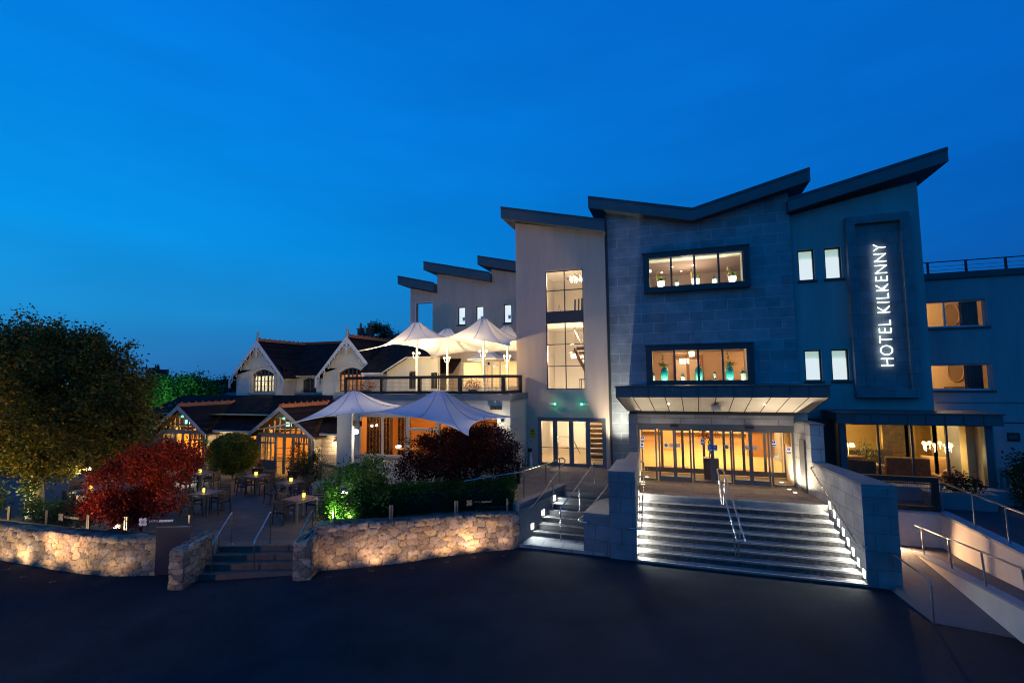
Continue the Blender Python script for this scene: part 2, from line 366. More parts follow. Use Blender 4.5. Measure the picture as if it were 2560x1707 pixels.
# ---- forecourt landing at the hotel doors, z 1.4, falling to 1.12 at the side steps
mb = MB()
mb.box(-1.7, 3.9, 16.0, 18.14, .6, 1.4)
mb.add([(-6.2, 17.1, 1.13), (-1.7, 17.1, 1.13), (-1.7, 19.0, 1.392), (-6.2, 19.0, 1.392), (-6.2, 20.0, 1.396), (-1.7, 20.19, 1.396),
        (-6.2, 17.1, .2), (-1.7, 17.1, .2)], [(0, 1, 2, 3), (3, 2, 5, 4), (6, 7, 1, 0)])
mb.add([(-6.4, 13.9, 1.10), (-4.62, 14.35, 1.10), (-3.93, 17.1, 1.13), (-6.4, 17.1, 1.13)], [(0, 1, 2, 3)])
struct(mb, "pavement", PAVE)
# ribbed warning strips let into the paving
RIB = M("rib_paving", (.15, .12, .10), .75)
def ribs(x0, x1, y0, y1, z, step=.05):
    mb = MB(); k = int((x1 - x0) / step)
    for i in range(k): mb.box(x0 + i * step, x0 + i * step + step * .5, y0, y1, z, z + .012)
    return mb
topmesh(ribs(-1.22, 3.55, 16.42, 16.85, 1.403), "warning_paving", RIB, "ribbed warning paving along the top of the wide entrance steps", "paving strip")
o = topmesh(ribs(-3.8, -2.05, 17.5, 17.85, 1.19), "warning_paving", RIB, "ribbed warning paving at the head of the narrow side steps", "paving strip")

# ---- entrance steps
def xr(y): return 4.07 - .19 * (y - 14.0)
Zs = [.085 + .164 * k for k in range(9)]; Zs[8] = 1.398; Ys_ = [13.95 + .2562 * k for k in range(9)]
st = thing("entrance_steps", (1.4, 13.95, 0), "wide granite steps glowing at both edges up to the hotel doors", "steps")
for k in range(8):
    y0, y1 = Ys_[k], Ys_[k + 1]; z1 = Zs[k]; xl = -1.27
    tr = MB().prism([(xl, y0 - .022), (xr(y0) + .03, y0 - .022), (xr(y1) + .03, y1), (xl, y1)], "Z", z1 - .045, z1)
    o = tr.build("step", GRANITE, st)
    MB().prism([(xl, y0), (xr(y0) + .03, y0), (xr(y1) + .03, y1), (xl, y1)], "Z", -.3 if k == 0 else Zs[k - 1] - .02, z1 - .046).build("shaded_riser", GRANITE_RS, o)
    for xj in (.25 + .1 * (k % 2), 1.35, 2.45): box(xj - .003, xj + .003, y0 - .0235, y1 - .002, z1 - .047, z1 + .0012).build("joint", M("joint", (.03, .03, .03), .9), o)
    m2 = MB().box(xl + .02, xr(y0) - .02, y0 + .03, y0 + .06, z1 + .0008, z1 + .0016).build("nosing_strip", GRANITE_DK, o)
mb = MB().box(-1.27, 3.7, Ys_[8] - .02, 16.0, 1.23, 1.3985); mb.build("step", GRANITE, st)

# ---- side steps to the stair tower doors
s2 = thing("side_steps", (-3.5, 15.0, 0), "narrow dark steps with lit left edge beside the stone pier", "steps")
def xl2(y): return -4.60 + .31 * (y - 14.95)
for k in range(8):
    y0 = 15.0 + .30 * k; z1 = .09 + .148 * (k + 1); z1 = 1.128 if k == 7 else z1
    if k == 7: break
    y1 = y0 + .32
    o = MB().prism([(xl2(y0) - .05, y0 - .02), (-2.0, y0 - .02), (-2.0, y1), (xl2(y1) - .05, y1)], "Z", z1 - .05, z1).prism([(xl2(y0) - .05, y0), (-2.0, y0), (-2.0, y1), (xl2(y1) - .05, y1)], "Z", -.1, z1 - .051).build("step", GRANITE_DK, s2)
    box(-3.35, -3.344, y0 - .0215, y1 - .03, z1 - .05, z1 + .001).build("joint", M("joint", (.03, .03, .03), .9), o)
PAVE_S = brick_mat("apron_paving", (.24, .24, .225), (.06, .06, .06), .62, .42, .01, .12, .7, "XY", .3)
struct(MB().prism([(-4.75, 14.2), (-2.0, 14.16), (-2.0, 15.02), (-4.58, 15.02)], "Z", -.3, .09), "pavement", PAVE_S)

# ---- smooth stone walls of the steps
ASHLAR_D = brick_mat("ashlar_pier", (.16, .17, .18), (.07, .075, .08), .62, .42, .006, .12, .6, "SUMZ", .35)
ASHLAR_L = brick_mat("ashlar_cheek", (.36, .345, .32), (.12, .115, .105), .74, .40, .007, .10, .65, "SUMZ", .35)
CAP = M("cap_stone", (.20, .195, .185), .65, var=.2, vscale=2, bump=.2)
def capped(poly, z0, z1, label, mats, name="pier_wall", cat="wall", ov=.0):
    t = thing(name, (poly[0][0], poly[0][1], z0), label, cat)
    MB().prism(poly, "Z", z0, z1 - .07).build("wall_face", mats, t); MB().prism(poly, "Z", z1 - .069, z1).build("coping", CAP, t); return t
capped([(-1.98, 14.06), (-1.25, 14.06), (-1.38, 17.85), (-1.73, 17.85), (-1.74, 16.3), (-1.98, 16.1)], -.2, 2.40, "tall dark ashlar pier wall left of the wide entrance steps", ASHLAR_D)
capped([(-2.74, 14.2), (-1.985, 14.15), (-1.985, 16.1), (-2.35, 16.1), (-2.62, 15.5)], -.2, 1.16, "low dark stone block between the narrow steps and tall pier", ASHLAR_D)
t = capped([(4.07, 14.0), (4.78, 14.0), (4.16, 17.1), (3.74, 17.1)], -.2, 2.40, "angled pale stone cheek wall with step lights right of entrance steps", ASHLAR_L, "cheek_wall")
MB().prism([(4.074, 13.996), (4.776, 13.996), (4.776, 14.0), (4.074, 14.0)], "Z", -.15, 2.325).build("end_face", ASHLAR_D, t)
t = thing("side_wall", (3.5, 18.2, 1.4), "tall pale stone wall with dark slot, lit from the floor beside the doors", "wall")
MB().prism([(3.46, 18.3), (3.74, 17.1), (4.10, 17.1), (3.98, 18.3)], "Z", .8, 3.50).build("wall_face", ASHLAR_L, t)
MB().prism([(3.445, 18.35), (3.47, 18.35), (3.727, 17.07), (4.125, 17.07), (4.0, 18.35)], "Z", 3.503, 3.56).build("coping", CAP, t)
MB().prism([(3.545, 17.72), (3.615, 17.40), (3.66, 17.40), (3.60, 17.72)], "Z", 1.41, 3.02).build("slot_panel", M("slot", (.09, .09, .095), .6, var=.2), t)
# wall of the side steps (left)
MWALL = M("smooth_render_wall", (.17, .18, .185), .6, var=.2, vscale=3, bump=.15)
t = thing("stair_wall", (-4.5, 15, 0), "smooth grey wall with square lights left of the narrow steps", "wall")
MB().wallpath([(-4.72, 14.28), (-3.93, 17.08)], [1.18, 1.24], [-.2, -.2], .22).build("wall_face", MWALL, t)
MB().wallpath([(-4.70, 14.27), (-3.91, 17.10)], [1.235, 1.295], [1.183, 1.243], .26).build("coping", CAP, t)

# ---- step lights: recessed plates, each with its own lamp
LENS = emit("step_lens", (1, .95, .80), 9.0); SS = M("stainless", (.55, .55, .54), .22, 1.0); SSD = M("stainless_dull", (.35, .36, .37), .35, 1.0)
def step_light(p, nrm, tang, label, watts, w_=.11, h_=.20, col=WHITE, group=None):
    p = Vector(p); n = Vector(nrm).normalized(); tg = Vector(tang).normalized()
    t = thing("step_light", p, label, "step light", group)
    def plate(hw, hh, d0, d1):
        up = Vector((0, 0, 1)); vs = []
        for d in (d0, d1):
            for a, b in ((-1, -1), (1, -1), (1, 1), (-1, 1)): vs.append(p + tg * hw * a + up * hh * b + n * d)
        return MB().add(vs, [(0, 1, 2, 3), (4, 5, 6, 7), (0, 1, 5, 4), (1, 2, 6, 5), (2, 3, 7, 6), (3, 0, 4, 7)])
    plate(w_ / 2 + .02, h_ / 2 + .02, -.02, .006).build("frame", SS, t); plate(w_ / 2, h_ / 2, -.01, .010).build("lens", LENS, t)
    area(p + n * .02, (n.x, n.y, n.z - .35), watts, w_, h_ * .6, col, 160)
ORD = ["lowest", "second lowest", "third lowest", "fourth lowest", "fifth from the bottom", "sixth from the bottom", "second highest", "highest"]
for k in range(8):
    y = Ys_[k] + .16; z = Zs[k] + .19; x = 4.07 - .1065 * (y - 14.0)
    step_light((x - .003, y, z), (-1, -.1065, 0), (-.1065, 1, 0), f"glowing plate light in the right cheek wall, {ORD[k]} of eight", 9, group="step lights in the right cheek wall")
    xw = -1.25 - .0343 * (y - 14.06)
    step_light((xw + .003, y, z), (1, .034, 0), (-.034, 1, 0), f"step light on the tall pier's stair side, {ORD[k]} of eight", 9.5, .09, .14, group="step lights in the left pier wall")
for k, nm in ((0, "nearest"), (1, "middle"), (2, "farthest")):
    y = 14.98 + .62 * k + (0, .02, .12)[k]; x = -4.72 + .282 * (y - 14.28); z = .40 + (0, .27, .58)[k]
    step_light((x + .004, y, z), (1, -.282, 0), (.282, 1, 0), f"square wall light beside the narrow steps, {nm} of three", 16, .16, .17, COOL, group="lights beside the narrow steps")

# ---- rubble stone walls, modelled stone by stone as relief
def worley(s, u, cs, cu, seed):
    ci = np.floor(s / cs).astype(int); cj = np.floor(u / cu).astype(int)
    f1 = np.full(s.shape, 9.); f2 = np.full(s.shape, 9.); idd = np.zeros(s.shape)
    def h(i, j, k): 
        v = np.sin(i * 127.1 + j * 311.7 + k * 74.7 + seed * 17.3) * 43758.5453; return v - np.floor(v)
    for di in (-1, 0, 1):
        for dj in (-1, 0, 1):
            i, j = ci + di, cj + dj
            px = (i + .15 + .7 * h(i, j, 1) + .5 * (j % 2)) * 1.0; py = j + .18 + .64 * h(i, j, 2)
            dx = np.abs(s / cs - px); dy = np.abs(u / cu - py)
            d = (dx ** 4.5 + dy ** 4.5) ** (1 / 4.5); r = h(i, j, 3)
            d = d * (.80 + .45 * h(i, j, 4))
            b = d < f1; f2 = np.where(b, f1, np.minimum(f2, d)); idd = np.where(b, r, idd); f1 = np.where(b, d, f1)
    return f1, f2, idd
def vnoise(a, b, sc_):
    i, j = np.floor(a * sc_), np.floor(b * sc_); fa, fb = a * sc_ - i, b * sc_ - j; fa = fa * fa * (3 - 2 * fa); fb = fb * fb * (3 - 2 * fb)
    def h(p, q): v = np.sin(p * 12.9898 + q * 78.233) * 43758.5453; return v - np.floor(v)
    return (h(i, j) * (1 - fa) + h(i + 1, j) * fa) * (1 - fb) + (h(i, j + 1) * (1 - fa) + h(i + 1, j + 1) * fa) * fb
def stone_material():
    mt = bpy.data.materials.new("rubble_stone"); mt.use_nodes = True; t = mt.node_tree; b = P(mt)
    a = t.nodes.new("ShaderNodeAttribute"); a.attribute_name = "stone"
    c = t.nodes.new("ShaderNodeTexCoord"); n = t.nodes.new("ShaderNodeTexNoise"); n.inputs["Scale"].default_value = 14; n.inputs["Detail"].default_value = 7
    t.links.new(c.outputs["Object"], n.inputs["Vector"]); rp = t.nodes.new("ShaderNodeMapRange"); rp.inputs[1].default_value = .25; rp.inputs[2].default_value = .75; rp.inputs[3].default_value = .62; rp.inputs[4].default_value = 1.35
    t.links.new(n.outputs[0], rp.inputs[0]); mm = t.nodes.new("ShaderNodeMix"); mm.data_type = "RGBA"; mm.blend_type = "MULTIPLY"; mm.inputs[0].default_value = 1
    t.links.new(a.outputs["Color"], mm.inputs[6]); t.links.new(rp.outputs[0], mm.inputs[7]); t.links.new(mm.outputs[2], b.inputs["Base Color"])
    b.inputs["Roughness"].default_value = .85; b.inputs["Specular IOR Level"].default_value = .25
    n2 = t.nodes.new("ShaderNodeTexNoise"); n2.inputs["Scale"].default_value = 38; n2.inputs["Detail"].default_value = 6; t.links.new(c.outputs["Object"], n2.inputs["Vector"])
    bn = t.nodes.new("ShaderNodeBump"); bn.inputs["Strength"].default_value = .7; bn.inputs["Distance"].default_value = .02
    t.links.new(n2.outputs[0], bn.inputs["Height"]); t.links.new(bn.outputs[0], b.inputs["Normal"]); return mt
STONE = stone_material()
def rubble(name, pts, zt, zb, th, label, seed, res=.03, cs=.29, cu=.165, tint=(1.1, 1, .88)):
    P2 = [Vector(p) for p in pts]; seg = [0.0]
    for a, b in zip(P2, P2[1:]): seg.append(seg[-1] + (b - a).length)
    L = seg[-1]; ns = int(L / res) + 2; S = np.linspace(0, L, ns)
    X = np.interp(S, seg, [p.x for p in P2]); Y = np.interp(S, seg, [p.y for p in P2]); ZT = np.interp(S, seg, zt); ZB = np.interp(S, seg, zb)
    tx, ty = np.gradient(X), np.gradient(Y); ln = np.hypot(tx, ty); nx, ny = ty / ln, -tx / ln
    k = 9; ker = np.ones(k) / k
    nx = np.convolve(np.pad(nx, k // 2, mode="edge"), ker, "valid"); ny = np.convolve(np.pad(ny, k // 2, mode="edge"), ker, "valid")
    H = float(np.max(ZT - ZB)); nu = int(H / res) + 2; nt_ = int(th / res) + 2
    U = np.concatenate([np.linspace(0, 1, nu), 1 + np.linspace(0, 1, nt_ + 1)[1:], [2.0]])
    SS_, UU = np.meshgrid(S, U); front = np.minimum(UU, 1); back = np.clip(UU - 1, 0, 1)
    ud = front * H + back * th
    sj = SS_ + .05 * (vnoise(SS_, ud, 3.1) - .5); uj = ud + .06 * (vnoise(SS_ + 9, ud + 5, 2.7) - .5)
    f1, f2, idd = worley(sj, uj, cs, cu, seed)
    e = np.clip((f2 - f1) / .12, 0, 1); e = e * e * (3 - 2 * e)
    h = e * .026 + (idd - .5) * .030 * e + (vnoise(SS_, ud, 16) - .5) * .016 + (vnoise(SS_, ud, 5) - .5) * .02
    h[-1, :] = 0
    z = ZB[None, :] + (ZT - ZB)[None, :] * front; off = back * th
    edge = np.exp(-((UU - 1) ** 2) / .002)            # rounded arris
    px = X[None, :] - nx[None, :] * off + nx[None, :] * h * (UU <= 1.02) - nx[None, :] * .02 * edge
    py = Y[None, :] - ny[None, :] * off + ny[None, :] * h * (UU <= 1.02) - ny[None, :] * .02 * edge
    pz = z + h * (UU > .98) - .015 * edge
    pz[-1, :] = ZB
    co = np.stack([px, py, pz], -1).reshape(-1, 3); nU = len(U)
    i = np.arange(nU * ns).reshape(nU, ns); q = np.stack([i[:-1, :-1], i[:-1, 1:], i[1:, 1:], i[1:, :-1]], -1).reshape(-1, 4)
    me = bpy.data.meshes.new(name)
    # end caps
    caps = [tuple(int(v) for v in i[:, 0]), tuple(int(v) for v in i[::-1, -1])]
    me.from_pydata(co.tolist(), [], q.tolist() + caps); me.materials.append(STONE)
    pal = np.array([(.34, .27, .20), (.40, .33, .25), (.26, .21, .17), (.44, .35, .22), (.30, .27, .24), (.22, .19, .17)]) * np.array(tint)
    ci = (idd * 997 % 1 * len(pal)).astype(int) % len(pal); cc = pal[ci] * (.60 + .42 * ((idd * 77) % 1))[..., None]
    mort = np.array((.055, .042, .032)) * np.array(tint); cc = mort + (cc - mort) * np.clip(e * 1.5, 0, 1)[..., None]
    col = me.color_attributes.new("stone", "FLOAT_COLOR", "POINT")
    col.data.foreach_set("color", np.concatenate([cc.reshape(-1, 3), np.ones((cc.size // 3, 1))], 1).astype(np.float32).ravel())
    me.polygons.foreach_set("use_smooth", [True] * (len(me.polygons) - 2) + [False] * 2); me.update()
    o = bpy.data.objects.new(name, me); COL.objects.link(o); return tag(o, label, "wall")
LW = [(-25, 9.3), (-20.2, 9.48), (-17.6, 9.5), (-16.4, 9.53), (-15.4, 9.66), (-14.75, 9.87), (-14.0, 10.2)]
rubble("stone_wall", LW, [.62] * 7, [-.5] * 7, .5, "curved rubble stone wall under the glass panels, lit warm from below", 1)
rubble("stone_wall", [(-13.45, 10.95), (-12.86, 9.52), (-12.50, 9.62), (-13.02, 11.1)], [.62, .58, .58, .62], [-.5] * 4, .16, "short rubble stone wall end beside the dark notice board", 2, .025)
rubble("stone_wall", [(-10.34, 11.85), (-9.93, 10.74), (-9.50, 10.88), (-9.80, 11.62)], [.75, .70, .70, .76], [-.5] * 4, .18, "short dark rubble wall end right of the terrace steps", 3, .025)
MW = [(-9.85, 11.42), (-8.75, 11.90), (-7.65, 12.42), (-6.85, 12.98), (-5.8, 13.60), (-4.85, 14.02), (-4.70, 14.25)]
rubble("stone_wall", MW, [.92, .97, 1.0, 1.0, 1.0, 1.0, .98], [-.5] * 7, .5, "long rubble stone wall below the hedge, lit by two ground lamps", 4, cs=.31, cu=.165, tint=(1.08, .95, .86))
# ground lamps that wash the rubble walls
def ground_light(x, y, z, label, d, watts, ang=110, col=WARM, r=.07, cat="ground light", group="ground lights washing the stone walls", lens=None, rim=None):
    t = thing("ground_light", (x, y, z), label, cat, group)
    MB().lathe([(r + .025, .0), (r + .025, .012), (r, .016), (r, .004)], (x, y, z), 18).build("rim", rim or SS, t)
    MB().lathe([(.001, .009), (r - .004, .009)], (x, y, z), 18).build("lens", lens or emit("uplight_lens", (1, .82, .55), 5), t)
    spot((x, y, z + (.03 if lens is None else .10)), d, watts, ang, col, .8, .06)
GRILL = M("shielded_lens", (.02, .018, .015), .5)     # the lamps are louvred: seen from the road only the dark grille shows
NTH = ["first", "second", "third", "fourth", "fifth", "sixth", "seventh"]
def along(path, t):
    P2 = [Vector(p) for p in path]; seg = [0.0]
    for p, q in zip(P2, P2[1:]): seg.append(seg[-1] + (q - p).length)
    s = t * seg[-1]
    for i in range(len(P2) - 1):
        if s <= seg[i + 1] + 1e-6:
            d = (P2[i + 1] - P2[i]).normalized(); p = P2[i] + d * (s - seg[i]); return p, Vector((d.y, -d.x))
for k, (t_, off, w_) in enumerate(((.36, .60, 30), (.47, .60, 40), (.555, .45, 62), (.66, .65, 44), (.77, .65, 42), (.88, .65, 34))):
    p, n_ = along(LW, t_); q = p + n_ * off
    ground_light(q.x, q.y, zg(q.x) + .004, f"louvred ground lamp under the curved left wall, {NTH[k]} from the left", (-n_.x * .62, -n_.y * .62, .62), w_, 128, (1, .70, .42), r=.045, lens=GRILL, rim=GRILL)
for k, (t_, off, w_) in enumerate(((.10, .6, 22), (.28, .46, 46), (.45, .6, 30), (.62, .52, 44), (.75, .44, 58), (.90, .6, 24))):
    p, n_ = along(MW, t_); q = p + n_ * off
    ground_light(q.x, q.y, zg(q.x) + .004, f"louvred ground lamp under the long hedge wall, {NTH[k]} from the left", (-n_.x * .62, -n_.y * .62, .62), w_, 128, (1, .68, .44), r=.045, lens=GRILL, rim=GRILL)

# ---- notice board panel
t = thing("notice_board", (-13.75, 10.25, -.4), "dark blank board panel with steel edge at the end of the curved wall", "board")
a, b = Vector((-14.16, 10.06, 0)), Vector((-13.28, 10.40, 0))
MB().beam(a + Vector((0, 0, .27)), b + Vector((0, 0, .27)), .03, 1.30).build("panel", M("dark_panel", (.004, .010, .030), .5, spec=.4), t)
MB().beam(a + Vector((0, 0, .935)), b + Vector((0, 0, .935)), .045, .03).beam(b + Vector((.01, 0, -.4)), b + Vector((.01, 0, .95)), .03, .045).build("edge_trim", SS, t)

# ---- terrace floor and its steps
TP = [(-46, 9.9), (-15.4, 10.0), (-14.0, 10.55), (-13.1, 11.0), (-10.4, 12.0), (-9.6, 11.9), (-6.9, 13.4), (-6.2, 14.0), (-6.2, 17.8), (-9, 30), (-46, 30)]
def zt_(y): return .20 - .018 * max(0, y - 11)
mb = MB(); mb.add([(x, y, zt_(y)) for x, y in TP], [tuple(range(len(TP)))]); struct(mb, "terrace_floor", PAVE_T)
A, B = Vector((-13.1, 11.0, 0)), Vector((-10.2, 12.05, 0)); tdir = (B - A).normalized(); ndir = Vector((tdir.y, -tdir.x, 0))
t = thing("terrace_steps", (-11.5, 11, -.3), "dark steps between two rubble walls up to the terrace", "steps")
for k in range(4):
    z1 = .198 - .15 * k; a0 = A + ndir * .3 * k; b0 = B + ndir * .3 * k; a1, b1 = a0 - ndir * .5, b0 - ndir * .5
    MB().prism([(a0.x, a0.y), (b0.x, b0.y), (b1.x, b1.y), (a1.x, a1.y)], "Z", z1 - .15, z1 - .001 * k).build("step", M("terracotta_step", (.11, .075, .055), .8, var=.3, bump=.2), t)

# ---- handrails
def rail(name, paths, posts, label, r=.021, group="steel handrails", mat=None, rp=.021, feet=True):
    t = thing(name, posts[0][0] if posts else paths[0][0], label, "handrail", group)
    for p in paths: MB().tube(p, r, 10).build("rail", mat or SS, t)
    for a, b in posts:
        o = MB().tube([a, b], rp, 10).build("post", mat or SS, t)
        if feet: MB().lathe([(.05, .0), (.05, .012), (.03, .02)], a, 14).build("base_plate", mat or SS, o)
    return t
def arc3(pts, r=.09, n=5):
    pts = [Vector(p) for p in pts]; o = [pts[0]]
    for a, b, c in zip(pts, pts[1:], pts[2:]):
        u, v = (a - b).normalized(), (c - b).normalized(); rr = min(r, (a - b).length * .45, (c - b).length * .45); p, q = b + u * rr, b + v * rr
        for k in range(n + 1):
            s = k / n; o.append(p * (1 - s) ** 2 + b * 2 * s * (1 - s) + q * s * s)
    return o + [pts[-1]]
for (bx, by), lb in (((-12.80, 11.32), "handrail loop beside the left rubble wall end"), ((-11.72, 11.72), "handrail loop in the middle of the terrace steps"), ((-10.58, 12.18), "handrail loop beside the right rubble wall end")):
    f = Vector((bx, by, 0)) + ndir * .92; zf = zg(f.x) + .01
    t = thing("handrail", (f.x, f.y, zf), lb, "handrail", "handrails on the terrace steps")
    MB().tube(arc3([(f.x, f.y, zf), (f.x, f.y, zf + .93), (bx, by, .2 + .95), (bx, by, .2)], .1), .021, 10).build("rail", SS, t)
    for p in ((f.x, f.y, zf), (bx, by, .201)): MB().lathe([(.05, 0), (.05, .012), (.03, .02)], p, 14).build("base_plate", SS, t)
# double rail down the middle of the entrance steps
t = thing("handrail", (1.15, 15.0, .3), "double steel handrail down the middle of the entrance steps", "handrail")
for sx in (0, 1):
    a = Vector((.98 + .17 * sx, 15.95, 2.27)); b = Vector((1.24 + .19 * sx, 13.62, .93))
    MB().tube(arc3([(1.065, 15.98, 2.27), a, b, (1.335, 13.56, .92)], .07), .02, 10).build("rail", SS, t)
    for s, bz, yb in ((.10, 1.232, 15.80), (.80, .251, 14.30)):
        p = a.lerp(b, s); MB().tube([(1.06 + .28 * s + (sx - .5) * .05, yb, bz), p], .016, 8).build("post", SS, t)
# rails on the cheek wall and the tall pier
rail("handrail", [arc3([(3.76, 16.95, 2.30), (3.66, 16.9, 2.26), (3.93, 14.15, .98), (3.99, 13.85, .96), (4.06, 13.86, .96)], .08)], [((3.73, 16.5, 2.02), (3.69, 16.5, 2.07)), ((3.86, 15.4, 1.52), (3.81, 15.4, 1.55)), ((3.97, 14.4, 1.08), (3.91, 14.4, 1.10))], "wall handrail on the stair side of the cheek wall", feet=False)
rail("handrail", [arc3([(-1.30, 17.0, 2.22), (-1.19, 16.95, 2.2), (-1.10, 14.0, .92), (-1.14, 13.93, .9), (-1.40, 13.98, .9), (-1.45, 14.05, .9)], .06)], [((-1.30, 16.2, 1.86), (-1.17, 16.2, 1.89)), ((-1.26, 14.6, 1.16), (-1.12, 14.6, 1.19))], "wall handrail on the stair side of the tall pier", feet=False)
# side steps rails
rail("handrail", [arc3([(-6.3, 13.75, 1.93), (-4.83, 15.28, 2.03), (-4.42, 16.56, 2.06), (-4.18, 17.72, 2.12), (-4.0, 17.6, 2.05), (-4.32, 15.6, 1.30), (-4.5, 14.75, 1.0), (-4.58, 14.7, 1.0)], .14)],
     [((-4.85, 15.2, 1.13), (-4.85, 15.25, 2.02)), ((-4.46, 16.5, 1.16), (-4.46, 16.5, 2.05)), ((-4.22, 17.55, 1.24), (-4.22, 17.55, 2.09)), ((-4.12, 16.1, .68), (-4.12, 16.1, 1.50))], "looped handrail along the grey wall left of the narrow steps")
rail("handrail", [arc3([(-3.57, 14.83, .09), (-3.57, 14.83, 1.03), (-2.92, 17.2, 2.02), (-2.92, 17.34, 2.02)], .1)], [((-2.93, 17.32, 1.17), (-2.93, 17.32, 2.03)), ((-3.22, 16.1, .68), (-3.22, 16.1, 1.55))], "handrail standing in the middle of the narrow steps")
rail("handrail", [arc3([(-2.1, 16.6, 1.75), (-2.78, 14.6, .98), (-2.92, 14.35, .9), (-2.86, 14.16, .9), (-2.62, 14.12, .9)], .08)], [((-2.74, 14.9, 1.05), (-2.80, 14.9, 1.08))], "short wall rail hooking round the low dark block", feet=False)

# ---- right-hand ramp
CREAMW = M("cream_render", (.60, .53, .44), .8, var=.10, vscale=2.5, bump=.15, bscale=60)
RAMP = speckle_mat("ramp_surface", (.13, .12, .115), .9, .55, 60, .2, .5, .15)
mb = MB().add([(4.70, 12.42, .006), (5.93, 12.16, .006), (5.82, 16.62, .30), (4.60, 16.62, .30)], [(0, 1, 2, 3)])
mb.add([(4.70, 12.42, .006), (4.60, 16.62, .30), (4.5, 14.1, .01)], [(0, 2, 1)])
mb.add([(5.82, 16.62, .30), (5.86, 15.8, .30), (6.66, 15.8, .31), (6.66, 16.62, .31)], [(0, 1, 2, 3)])
mb.add([(5.86, 15.8, .30), (6.12, 6.0, 1.08), (6.70, 6.0, 1.08), (6.66, 15.8, .31)], [(0, 1, 2, 3)])
struct(mb, "path", RAMP)
mb = MB().add([(6.9, 17.3, 1.2), (6.78, 5.0, 1.33), (9.0, 5.0, 1.33), (9.0, 17.3, 1.2), (4.6, 17.3, 1.2), (4.3, 19.4, 1.2), (16, 19.4, 1.2), (16, 5, 1.2), (4.6, 16.85, 1.2), (6.9, 16.85, 1.2)],
              [(0, 1, 2, 3), (4, 8, 9, 0), (4, 0, 3, 6, 5), (3, 2, 7, 6)])
struct(mb, "path", M("tarmac_path", (.055, .055, .058), .9, var=.3, bump=.4, bscale=60, spec=.2))
t = thing("ramp_wall", (6.65, 16.7, .2), "tall cream rendered retaining wall behind the ramp", "wall")
MB().wallpath([(4.45, 16.62), (6.64, 16.62), (6.70, 5.0)], [1.2, 1.2, 1.32], [-.1, -.1, -.1], .28).build("wall_face", CREAMW, t)
MB().wallpath([(4.45, 16.59), (6.61, 16.59), (6.66, 5.0)], [1.255, 1.255, 1.375], [1.203, 1.203, 1.323], .40).build("coping", M("coping_grey", (.24, .25, .26), .7, var=.2), t)
t = thing("ramp_wall", (5.85, 15.9, .2), "low cream wedge-shaped wall carrying the ramp's middle rail", "wall")
MB().add([(5.80, 16.05, .26), (5.90, 12.2, -.05), (6.15, 5, -.1), (5.80, 16.05, .27), (5.90, 12.2, .60), (6.15, 5, 1.25), (5.98, 15.95, .27), (6.05, 12.2, .60), (6.3, 5, 1.25), (6.05, 12.2, -.05), (6.3, 5, -.1)],
         [(0, 1, 4, 3), (1, 2, 5, 4), (3, 4, 7, 6), (4, 5, 8, 7), (6, 7, 9), (7, 8, 10, 9)]).build("wall_face", CREAMW, t)
MB().add([(5.765, 16.12, .283), (5.865, 12.2, .615), (6.12, 5, 1.265), (6.07, 15.95, .283), (6.12, 12.2, .615), (6.38, 5, 1.265), (5.765, 16.12, .33), (5.865, 12.2, .66), (6.12, 5, 1.31), (6.07, 15.95, .33), (6.12, 12.2, .66), (6.38, 5, 1.31)],
         [(0, 1, 7, 6), (1, 2, 8, 7), (6, 7, 10, 9), (7, 8, 11, 10), (3, 9, 10, 4), (4, 10, 11, 5), (0, 6, 9, 3)]).build("coping", M("coping_grey", (.24, .25, .26), .7, var=.2), t)
RB = M("rail_steel_dull", (.30, .31, .33), .38, .9)
rail("handrail", [[(5.86, 16.1, 1.0), (5.90, 12.0, 1.40), (6.12, 5, 2.08)]], [((5.90, 15.79, .33), (5.88, 15.79, 1.03)), ((5.93, 14.49, .46), (5.90, 14.49, 1.16)), ((5.96, 13.19, .57), (5.92, 13.19, 1.28)), ((6.0, 11.9, .68), (5.93, 11.9, 1.40)), ((6.04, 10.6, .81), (5.97, 10.6, 1.53))], "handrail on the low wedge wall of the ramp", mat=RB, feet=False)
rail("handrail", [[(6.72, 16.75, 2.06), (6.78, 5, 2.16)]], [((6.74, 16.72, 1.25), (6.74, 16.72, 2.05)), ((6.76, 15.22, 1.27), (6.75, 15.22, 2.06)), ((6.78, 13.95, 1.28), (6.76, 13.95, 2.07)), ((6.79, 12.6, 1.30), (6.77, 12.6, 2.08)), ((6.80, 11.2, 1.31), (6.77, 11.2, 2.09))], "handrail along the top of the tall cream ramp wall", mat=RB, feet=False)
rail("handrail", [arc3([(4.56, 14.02, .84), (4.60, 13.88, .84), (4.71, 12.41, .84), (4.71, 12.41, .01)], .12)], [((4.56, 14.0, .84), (4.56, 13.9, .84))], "bent handrail from the cheek wall down to the foot of the ramp", mat=RB, feet=False)
# bulkhead lamp on the ramp wall
t = thing("bulkhead_light", (5.50, 16.60, .46), "small round bulkhead light low on the cream ramp wall", "wall light")
MB().tube([(5.50, 16.618, .46), (5.50, 16.57, .46)], .07, 16).build("body", SS, t); MB().ball((5.50, 16.56, .46), .05, 12).build("lens", emit("bulkhead_lens", (1, .80, .5), 5), t)
spot((5.50, 16.50, .55), (.05, -1, -.12), 210, 150, (1, .60, .32), .5, .04)
